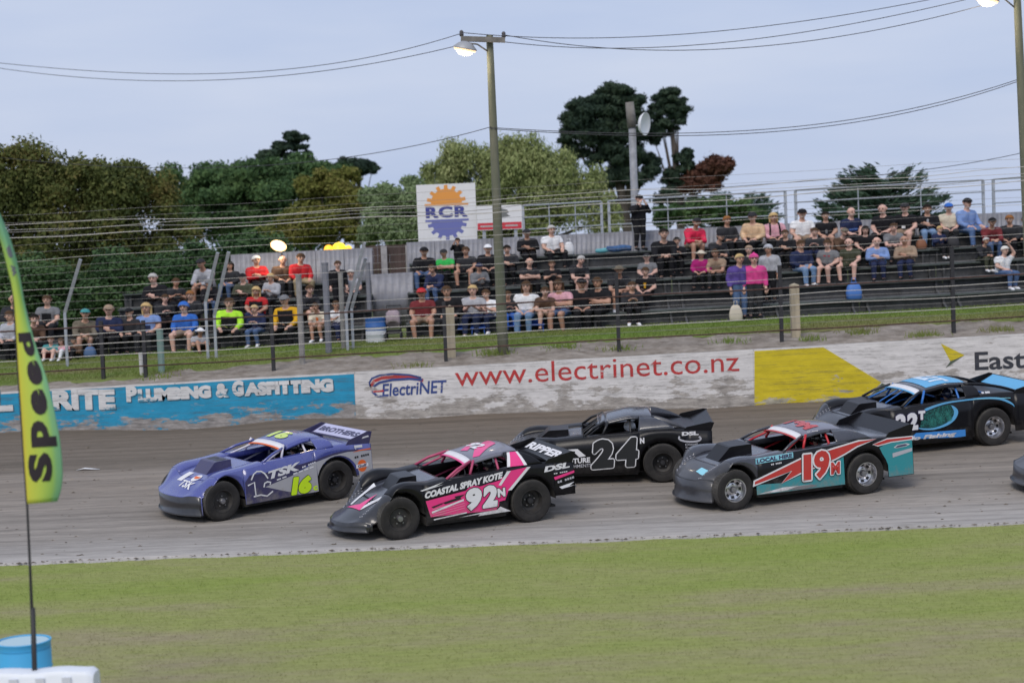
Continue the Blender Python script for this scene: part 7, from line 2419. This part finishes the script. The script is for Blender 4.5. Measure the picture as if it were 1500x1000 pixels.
def crown(name, blobs, n, leaf, m, parent, y, per=16, spread=.34, droop=0., flat=1.0, shell=.55, gap=-.15, gfreq=.55, aspect=.5, shrink=.95, clumps=12, jit=.17):
    ctr, rad = [], []
    for (u, v, ru, rv, *dd) in blobs:
        yy = y + (dd[0] if dd else 0)
        c = sight(u, v, yy)
        k = yy / FOCAL_PX
        ctr.append((c.x, c.y, c.z))
        rad.append((ru * k * shrink, max(ru, rv) * k * .8 * shrink, rv * k * shrink))
    ctr, rad = np.array(ctr), np.array(rad)
    # every mass is a cluster of smaller clumps, each leafed on its outside, with gaps between the clumps
    subc, subr = [], []
    for c, r in zip(ctr, rad):
        rm = (r[0] * r[1] * r[2]) ** (1 / 3)
        m_ = int(clumps * (1 + .5 * (rm > 1.5)))
        dd_ = RNG.normal(size=(m_, 3))
        dd_[:, 2] = dd_[:, 2] + .25
        dd_ /= np.linalg.norm(dd_, axis=1)[:, None]
        rr_ = RNG.uniform(.45, .95, m_)
        subc.append(c + dd_ * rr_[:, None] * r)
        subr.append(np.stack([RNG.uniform(.24, .46, m_) * rm * 1.0] * 3, 1) * np.array([1.15, 1.15, flat if not droop else 1.0]))
    subc, subr = np.concatenate(subc), np.concatenate(subr)
    wt = subr[:, 0] ** 2
    wt = wt / wt.sum()
    ids = RNG.choice(len(subc), n, p=wt)
    d = RNG.normal(size=(n, 3))
    d[:, 2] += .35
    d /= np.linalg.norm(d, axis=1)[:, None]
    rr_ = np.where(RNG.random(n) < .82, RNG.uniform(.72, 1.08, n), RNG.uniform(.2, .7, n)) * (1 + jit * RNG.normal(size=n))
    C = subc[ids] + d * rr_[:, None] * subr[ids]
    N_ = n
    if droop:
        C[:, 2] -= droop * RNG.random(N_) ** 1.5
    nrm = d + RNG.normal(size=(N_, 3)) * .55
    nrm /= np.linalg.norm(nrm, axis=1)[:, None]
    a = RNG.normal(size=(N_, 3))
    if droop:
        a[:, 2] -= 2.4
    a = a - nrm * (a * nrm).sum(1)[:, None]
    a /= np.linalg.norm(a, axis=1)[:, None]
    b = np.cross(nrm, a)
    s = leaf * RNG.uniform(.55, 1.3, N_)[:, None]
    base = np.array(parent.location)
    C = C - base
    V = np.stack([C - a * s, C + b * s * aspect, C + a * s, C - b * s * aspect], 1).reshape(-1, 3)
    me = bpy.data.meshes.new(name)
    me.vertices.add(len(V))
    me.vertices.foreach_set('co', V.astype(np.float32).ravel())
    F = N_
    me.loops.add(F * 4)
    me.loops.foreach_set('vertex_index', np.arange(F * 4, dtype=np.int32))
    me.polygons.add(F)
    me.polygons.foreach_set('loop_start', np.arange(0, F * 4, 4, dtype=np.int32))
    me.update()
    me.validate()
    me.materials.append(m)
    o = bpy.data.objects.new(name, me)
    COL.objects.link(o)
    o.parent = parent
    return o, ctr

def tree(label, kind, y, base_u, base_v, crowns, trunk_r=.3, limbs=True, cat='tree', trunk_top=None):
    b = sight(base_u, base_v, y)
    t = empty(kind, (b.x, y, 2.6), label, cat, 'trees behind the stands')
    tops = []
    for (blobs, n, leaf, m, kw) in crowns:
        nm = kw.pop('name', 'crown')
        o, c = crown(nm, blobs, n, leaf, m, t, y, **kw)
        tops += list(c)
    loc = np.array(t.location)
    mean = np.mean(tops, 0) - loc
    if trunk_top is not None:
        q = sight(*trunk_top, y)
        mean = np.array(q) - loc
    hub = Vector((mean[0] * .6, mean[1] * .5, mean[2] * .55))
    MB().tube([(0, 0, -.3), tuple(hub * .5 + Vector((.1, 0, 0))), tuple(hub), tuple(mean)], [trunk_r, trunk_r * .8, trunk_r * .62, trunk_r * .3], 10).build('trunk', M_BARK, t, smooth=True)
    if limbs:
        for c in tops:
            q = Vector(c - loc)
            MB().tube([tuple(hub * .85), tuple(hub.lerp(q, .5) + Vector((0, 0, -.25))), tuple(q)], [trunk_r * .30, trunk_r * .18, trunk_r * .06], 7).build('limb', M_BARK, t, smooth=True)
    return t

tree('broad olive-brown tree filling the left edge above the low stand', 'broadleaf_tree', 62, 60, 500,
     [([(-30, 330, 85, 100), (40, 285, 75, 62), (110, 295, 70, 62), (175, 300, 75, 60), (235, 335, 58, 62), (120, 380, 120, 75), (20, 250, 50, 32), (130, 255, 45, 28), (190, 262, 45, 28), (262, 375, 48, 50), (30, 420, 90, 60), (160, 430, 110, 50), (270, 430, 50, 35)], 120000, .085, L_BROWN, dict(clumps=15, shrink=1.0))], .45)
tree('dark green spreading tree behind the broad olive-brown one', 'broadleaf_tree', 82, 350, 480,
     [([(265, 268, 45, 28), (310, 258, 45, 24), (345, 285, 70, 40), (385, 262, 55, 26), (430, 252, 55, 24), (468, 258, 40, 26), (420, 300, 90, 40), (300, 320, 80, 40), (400, 345, 90, 40)], 75000, .105, L_DARK, dict(flat=.65, clumps=16, shrink=1.05))], .4)
tree('dark pine with layered top rising above the dark green tree', 'pine_tree', 96, 415, 480,
     [([(428, 202, 26, 8), (415, 214, 24, 9), (440, 219, 18, 7), (402, 228, 34, 9), (432, 234, 26, 8), (385, 240, 26, 9)], 14000, .14, L_PINE, dict(spread=.34, shell=.3, flat=.5, gap=-.5))], .3)
tree('small dark pine crown right of the layered pine', 'pine_tree', 96, 520, 480,
     [([(508, 240, 20, 9), (530, 242, 22, 11), (520, 253, 32, 12), (545, 250, 12, 9)], 9000, .14, L_PINE, dict(spread=.34, shell=.3, flat=.6, gap=-.5))], .25)
tree('olive green rounded tree left of the pale one', 'broadleaf_tree', 72, 480, 480,
     [([(470, 275, 35, 22), (505, 272, 32, 22), (488, 300, 55, 32), (470, 335, 60, 34), (520, 330, 40, 34), (440, 345, 50, 30)], 40000, .09, L_OLIVE, dict())], .3)
tree('pale grey-green tree left of the square sign', 'broadleaf_tree', 68, 575, 480,
     [([(560, 305, 34, 34), (590, 288, 32, 30), (612, 300, 30, 40), (560, 345, 48, 34), (600, 350, 40, 30), (630, 330, 30, 40)], 40000, .08, L_PALE, dict())], .3)
tree('large willow with drooping yellow-green foliage behind the pole', 'willow_tree', 72, 760, 480,
     [([(640, 255, 28, 34), (680, 230, 38, 30), (720, 228, 36, 28), (765, 228, 42, 30), (805, 240, 34, 32), (845, 262, 36, 34), (870, 285, 28, 34), (700, 270, 60, 45), (770, 270, 70, 48), (830, 300, 60, 42), (660, 310, 40, 40), (740, 320, 80, 30), (890, 318, 26, 26)], 90000, .09, L_WILL, dict(droop=.6, aspect=.34, clumps=14, shrink=1.0, jit=.2))], .4)
tree('tall dark pine with a broad crown behind the dish mast', 'pine_tree', 88, 935, 480,
     [([(905, 140, 34, 17), (875, 155, 36, 18), (930, 155, 26, 18), (850, 178, 26, 20), (890, 185, 46, 26), (835, 205, 15, 22), (935, 190, 22, 30), (870, 220, 34, 22), (910, 225, 36, 28), (935, 250, 28, 26), (900, 262, 28, 14), (955, 240, 12, 14)], 80000, .125, L_PINE, dict(flat=.65, shrink=1.06, aspect=.3, clumps=20, jit=.2))], .42)
tree('twin pine stem with a round tuft and a dead brown limb', 'pine_tree', 88, 1005, 480,
     [([(978, 147, 28, 18), (993, 160, 18, 20), (965, 168, 16, 18), (972, 190, 18, 18), (958, 205, 9, 9), (990, 178, 14, 12)], 18000, .13, L_PINE, dict(flat=.7, shrink=.98, aspect=.3, clumps=16, jit=.2)),
      ([(1050, 246, 26, 14), (1066, 241, 12, 10), (1030, 258, 26, 15), (1012, 268, 22, 14), (1040, 268, 20, 10)], 14000, .12, L_DEAD, dict(spread=.22, shell=.2, gap=-.1, shrink=.95, clumps=14, jit=.3, name='dead_foliage')),
      ([(1000, 240, 14, 18), (985, 265, 20, 18), (1008, 225, 10, 12), (975, 290, 26, 12), (1015, 300, 22, 10)], 9000, .13, L_PINE, dict(spread=.22, shell=.2, gap=-.05, shrink=.9, jit=.25, name='lower_crown'))], .3, trunk_top=(985, 185))

def spiky(label, y, base_u, base_v, u0, u1, vtop, vbot, nb, seed):
    """a flat-topped conifer: long limbs whose tips turn up, each set with upright sprays"""
    rr = random.Random(seed)
    b = sight(base_u, base_v, y)
    t = empty('conifer_tree', (b.x, y, 2.6), label, 'tree', 'trees behind the stands')
    loc = Vector(t.location)
    wood = MB()
    V = []
    for i in range(nb):
        f = (i + .5) / nb
        v = vbot + (vtop - vbot) * f ** .9
        start = sight(base_u + rr.uniform(-8, 8), v + 14, y) - loc
        half = (u1 - u0) / 2 * (1 - .62 * f ** 1.6) * rr.uniform(.55, 1.05)
        s = rr.choice((-1, 1))
        dep = rr.uniform(-1, 1)
        end = sight(base_u + s * half * math.sqrt(max(.1, 1 - .5 * dep * dep)), v - rr.uniform(-2, 12), y) - loc + Vector((0, dep * 2.2, 0))
        pts = []
        for k in range(9):
            q = k / 8
            p = start.lerp(end, q) + Vector((0, 0, -.22 * math.sin(PI * q) + .10 * q * q))
            pts.append(p)
        wood.tube(pts, [.05 * (1 - .8 * k / 8) for k in range(9)], 5)
        Ln = (end - start).length
        for k in range(int(70 * Ln)):
            q = rr.random() ** .75
            p = start.lerp(end, q) + Vector((0, 0, -.22 * math.sin(PI * q) + .10 * q * q))
            p += Vector((rr.gauss(0, .10), rr.gauss(0, .28), rr.gauss(.04, .06)))
            a = Vector((s * rr.uniform(.2, 1.0), rr.gauss(0, .5), rr.uniform(.05, .55))).normalized() * rr.uniform(.10, .22)
            w = a.cross(Vector((rr.gauss(0, 1), rr.gauss(0, 1), rr.gauss(0, 1)))).normalized() * .035
            V.append((p - a, p + w, p + a, p - w))
    wood.tube([(0, 0, 0), tuple(sight(base_u, vtop + 20, y) - loc)], .28, 8, r2=.06)
    wood.build('trunk', M_BARK, t, smooth=True)
    mb = MB()
    for q in V:
        mb.add(q, [(0, 1, 2, 3)])
    mb.build('crown', L_CON, t, fixn=False)
spiky('flat-topped spiky conifer above the right stand railing', 66, 1292, 470, 1185, 1395, 254, 330, 80, 5)
spiky('smaller spiky conifer behind the peach hoodie', 80, 1080, 460, 1000, 1150, 290, 330, 46, 9)
tree('low dark bush behind the twin pine and red jacket', 'bush', 78, 1050, 420, [([(1020, 312, 40, 14), (1060, 308, 36, 14), (985, 318, 30, 14), (1100, 316, 30, 10)], 8000, .15, L_DARK, dict(spread=.30, gap=-.2))], .1, cat='bush')
tree('dense dark hedge behind the lowest left rows', 'hedge', 54, 160, 500, [([(10, 430, 70, 50), (90, 430, 70, 50), (170, 435, 70, 50), (240, 425, 60, 50), (300, 415, 50, 50), (345, 400, 40, 50), (390, 380, 40, 40)], 70000, .075, L_DARK, dict(shrink=1.05, clumps=22))], .1, limbs=False, cat='hedge')
# ================================================================== foreground: barrier, drum, feather flag
DB = mat('foreground_drum', (.055, .40, .72), .4, dust=.10)
DBd = mat('foreground_drum_shade', (.03, .24, .46), .4)
pb = sight(36, 937, 18.35)
fd = drum(34, 937, 18.35, .29, pb.z, 0.0, 'light blue plastic drum behind the white barrier at lower left', DB, DB, 'plastic_drum')
MB().lathe([(.2905, pb.z - .085), (.2905, pb.z - .075)], 32, 'z').build('groove_shade', DBd, fd, smooth=True)  # darker ring paints the shade lying in the groove
MB().lathe([(.001, pb.z - .012), (.27, pb.z - .012)], 32, 'z').build('lid', mat('drum_lid', (.40, .55, .62), .5), fd)

p0, p1 = sight(-40, 985, 17.3), sight(141, 983, 17.3)
zt = sight(70, 979, 17.3).z
br = empty('traffic_barrier', ((p0.x + p1.x) / 2 - .3, 17.3, 0), 'white moulded plastic barrier at the lower left corner', 'barrier')
M_BAR = mat('barrier_plastic', (.70, .74, .80), .45, dust=.06)
half = (p1.x - p0.x) / 2 + .3
rows = []
for x in np.concatenate([[-half], np.linspace(-half + .05, half - .05, 40), [half]]):
    e = 1 - .06 * (abs(abs(x) - half) < 1e-6)
    ht = zt * (1 - .05 * (abs(abs(x) - half) < 1e-6)) + .008 * math.cos(x * 11)
    rows.append([(x, -.26 * e, 0), (x, -.26 * e, .22), (x, -.17 * e, .36), (x, -.15 * e, ht - .05), (x, -.12 * e, ht - .01), (x, -.06, ht), (x, .06, ht), (x, .12 * e, ht - .01), (x, .15 * e, ht - .05), (x, .17 * e, .36), (x, .26 * e, .22), (x, .26 * e, 0)])
mb = MB().grid(rows)
n_ = len(rows)
mb.f.append(tuple(range(11, -1, -1)))
mb.f.append(tuple((n_ - 1) * 12 + k for k in range(12)))
mb.build('shell', M_BAR, br, smooth='angle')
for x in np.arange(-half + .25, half - .1, .27):
    MB().box(x - .045, x + .045, -.175, -.135, zt - .20, zt - .055).build('recess_shade', mat('barrier_recess_shade', (.60, .63, .70), .5), br)  # greyer blocks, their colour stands for shade in moulded recesses

# feather flag: pole stuck in the barrier, sail along it
FD = 17.3
fb = sight(50, 985, FD)
ff = empty('feather_flag', (fb.x, FD, zt), 'yellow-green feather flag with black lettering on a thin pole', 'flag')
of = Vector(ff.location)
def F(u, v, dy=0):
    return sight(u, v, FD + dy) - of
pole = [(50, 985), (47, 900), (44, 830), (40, 745), (33, 640), (26, 540), (20, 440), (12, 380), (-4, 315), (-30, 260), (-60, 235)]
MB().tube([F(*p) for p in pole], [.022, .018, .014, .012, .011, .010, .009, .008, .007, .006, .005], 8).build('pole', M_BPOST, ff, smooth=True)
MB().tube([F(48, 890), F(51, 985), F(52, 1000)], .026, 8).build('ground_sleeve', M_BPOST, ff, smooth=True)
# the sail, as cross lines from pole edge to free edge
edge = [(738, 38, 84), (720, 37, 90), (700, 36, 92), (670, 34, 90.5), (640, 32.5, 87), (600, 30, 79), (560, 27, 69.5), (530, 25, 60), (500, 23.5, 50), (470, 22, 42), (440, 20, 35), (410, 15, 30), (380, 8, 24), (350, 0, 15), (325, -8, 5), (300, -18, -6), (275, -30, -22)]
def flag_pt(t, q):
    vv = [e[0] for e in edge][::-1]
    v = 738 + (275 - 738) * t
    l_ = np.interp(v, vv, [e[1] for e in edge][::-1])
    r_ = np.interp(v, vv, [e[2] for e in edge][::-1])
    u = l_ + (r_ - l_) * q
    return F(u, v - 4 * q * (1 - t), -.06 * math.sin(q * PI) * (1 + .5 * math.sin(t * 9)) - .05 * q * math.sin(t * 7))
def flag_mat(name, c):
    return mat(name, c, .7, spec=.15)
G = [[flag_pt(t, q) for q in np.linspace(0, 1, 25)] for t in np.linspace(0, 1, 60)]
fm = bpy.data.materials.new('flag_cloth')
fm.use_nodes = True
n = fm.node_tree
b = n.nodes['Principled BSDF']
b.inputs['Roughness'].default_value = .75
b.inputs['Specular IOR Level'].default_value = .15
uvn = n.nodes.new('ShaderNodeUVMap')
sp_ = n.nodes.new('ShaderNodeSeparateXYZ')
rp_ = n.nodes.new('ShaderNodeValToRGB')
cr = rp_.color_ramp
cr.elements[0].position, cr.elements[0].color = 0.0, (.80, .66, .10, 1)
cr.elements[1].position, cr.elements[1].color = 1.0, (.28, .58, .36, 1)
for pos, col in ((.12, (.72, .74, .12, 1)), (.45, (.60, .74, .15, 1)), (.74, (.48, .72, .20, 1)), (.86, (.34, .64, .32, 1))):
    e = cr.elements.new(pos)
    e.color = col
n.links.new(uvn.outputs['UV'], sp_.inputs[0])
n.links.new(sp_.outputs['X'], rp_.inputs['Fac'])
n.links.new(rp_.outputs['Color'], b.inputs['Base Color'])
tl = n.nodes.new('ShaderNodeBsdfTranslucent')
n.links.new(rp_.outputs['Color'], tl.inputs['Color'])
mx = n.nodes.new('ShaderNodeMixShader')
mx.inputs[0].default_value = .35
n.links.new(b.outputs[0], mx.inputs[1])
n.links.new(tl.outputs[0], mx.inputs[2])
n.links.new(mx.outputs[0], n.nodes['Material Output'].inputs['Surface'])
fo = MB().grid(G).build('sail', fm, ff, smooth=True, fixn=False, solid=.003, solid_off=0)
uv = fo.data.uv_layers.new(name='UVMap')
for poly in fo.data.polygons:
    for li in poly.loop_indices:
        vi = fo.data.loops[li].vertex_index
        r_, c_ = divmod(vi, 25)
        uv.data[li].uv = (max(c_ / 24, min(1.0, (r_ / 59 - .52) * 2.4 + c_ / 24 * .4)) if r_ / 59 > .60 else c_ / 24, r_ / 59)
# black lettering reading up the sail
M_FL = mat('flag_lettering', (.022, .016, .022), .8)
def flag_text(ch, v0, v1, q0, q1, extra=0.):
    """one letter turned to read upwards: its foot towards the free edge"""
    vts, fs, _ = text_geo(ch, .055)
    t0, t1 = (738 - v0) / 463, (738 - v1) / 463
    bm = bmesh.new()
    bv_ = [bm.verts.new((p[0], p[1], 0)) for p in vts]
    for f_ in fs:
        try:
            bm.faces.new([bv_[i] for i in f_])
        except ValueError:
            pass
    for ax in (0, 1):
        for i in range(1, 7):
            co, no = [0, 0, 0], [0, 0, 0]
            co[ax], no[ax] = i / 7, 1
            bmesh.ops.bisect_plane(bm, geom=bm.verts[:] + bm.edges[:] + bm.faces[:], plane_co=co, plane_no=no)
    bmesh.ops.triangulate(bm, faces=bm.faces[:])
    bm.verts.index_update()
    mb = MB()
    vs = []
    for p in bm.verts:
        t = t0 + (t1 - t0) * p.co.x
        q = q1 + (q0 - q1) * p.co.y
        w = flag_pt(t, q)
        vs.append((w.x, w.y - .008, w.z))
    mb.add(vs, [tuple(x.index for x in f_.verts) for f_ in bm.faces])
    bm.free()
    mb.build('lettering', M_FL, ff, fixn=False)
flag_text('S', 707, 664, .12, .74)
flag_text('p', 656, 617, .24, .92)
flag_text('e', 609, 571, .34, .84)
flag_text('e', 565, 529, .36, .90)
flag_text('d', 523, 488, .15, .92)
M_FL = mat('flag_lettering_faded', (.16, .17, .19), .8)
flag_text('w', 405, 388, .35, .8)
flag_text('a', 378, 360, .35, .8)

# scrap of white plastic lying on the track
lp_ = sight(127, 657, 36.6)
lz = track_z(36.6) + .035
o = MB().grid([[(-.24, -.03, 0), (-.08, -.04, .03), (.1, -.03, .012), (.26, -.02, 0)], [(-.22, .04, .004), (-.07, .05, .04), (.1, .05, .02), (.25, .03, .0)]]).build('litter', mat('litter_white', (.74, .74, .76), .5), smooth=True, solid=.004)
o.location = (lp_.x, 36.6, lz)
tag(o, 'white scrap of plastic lying on the dirt near the flag', 'litter')
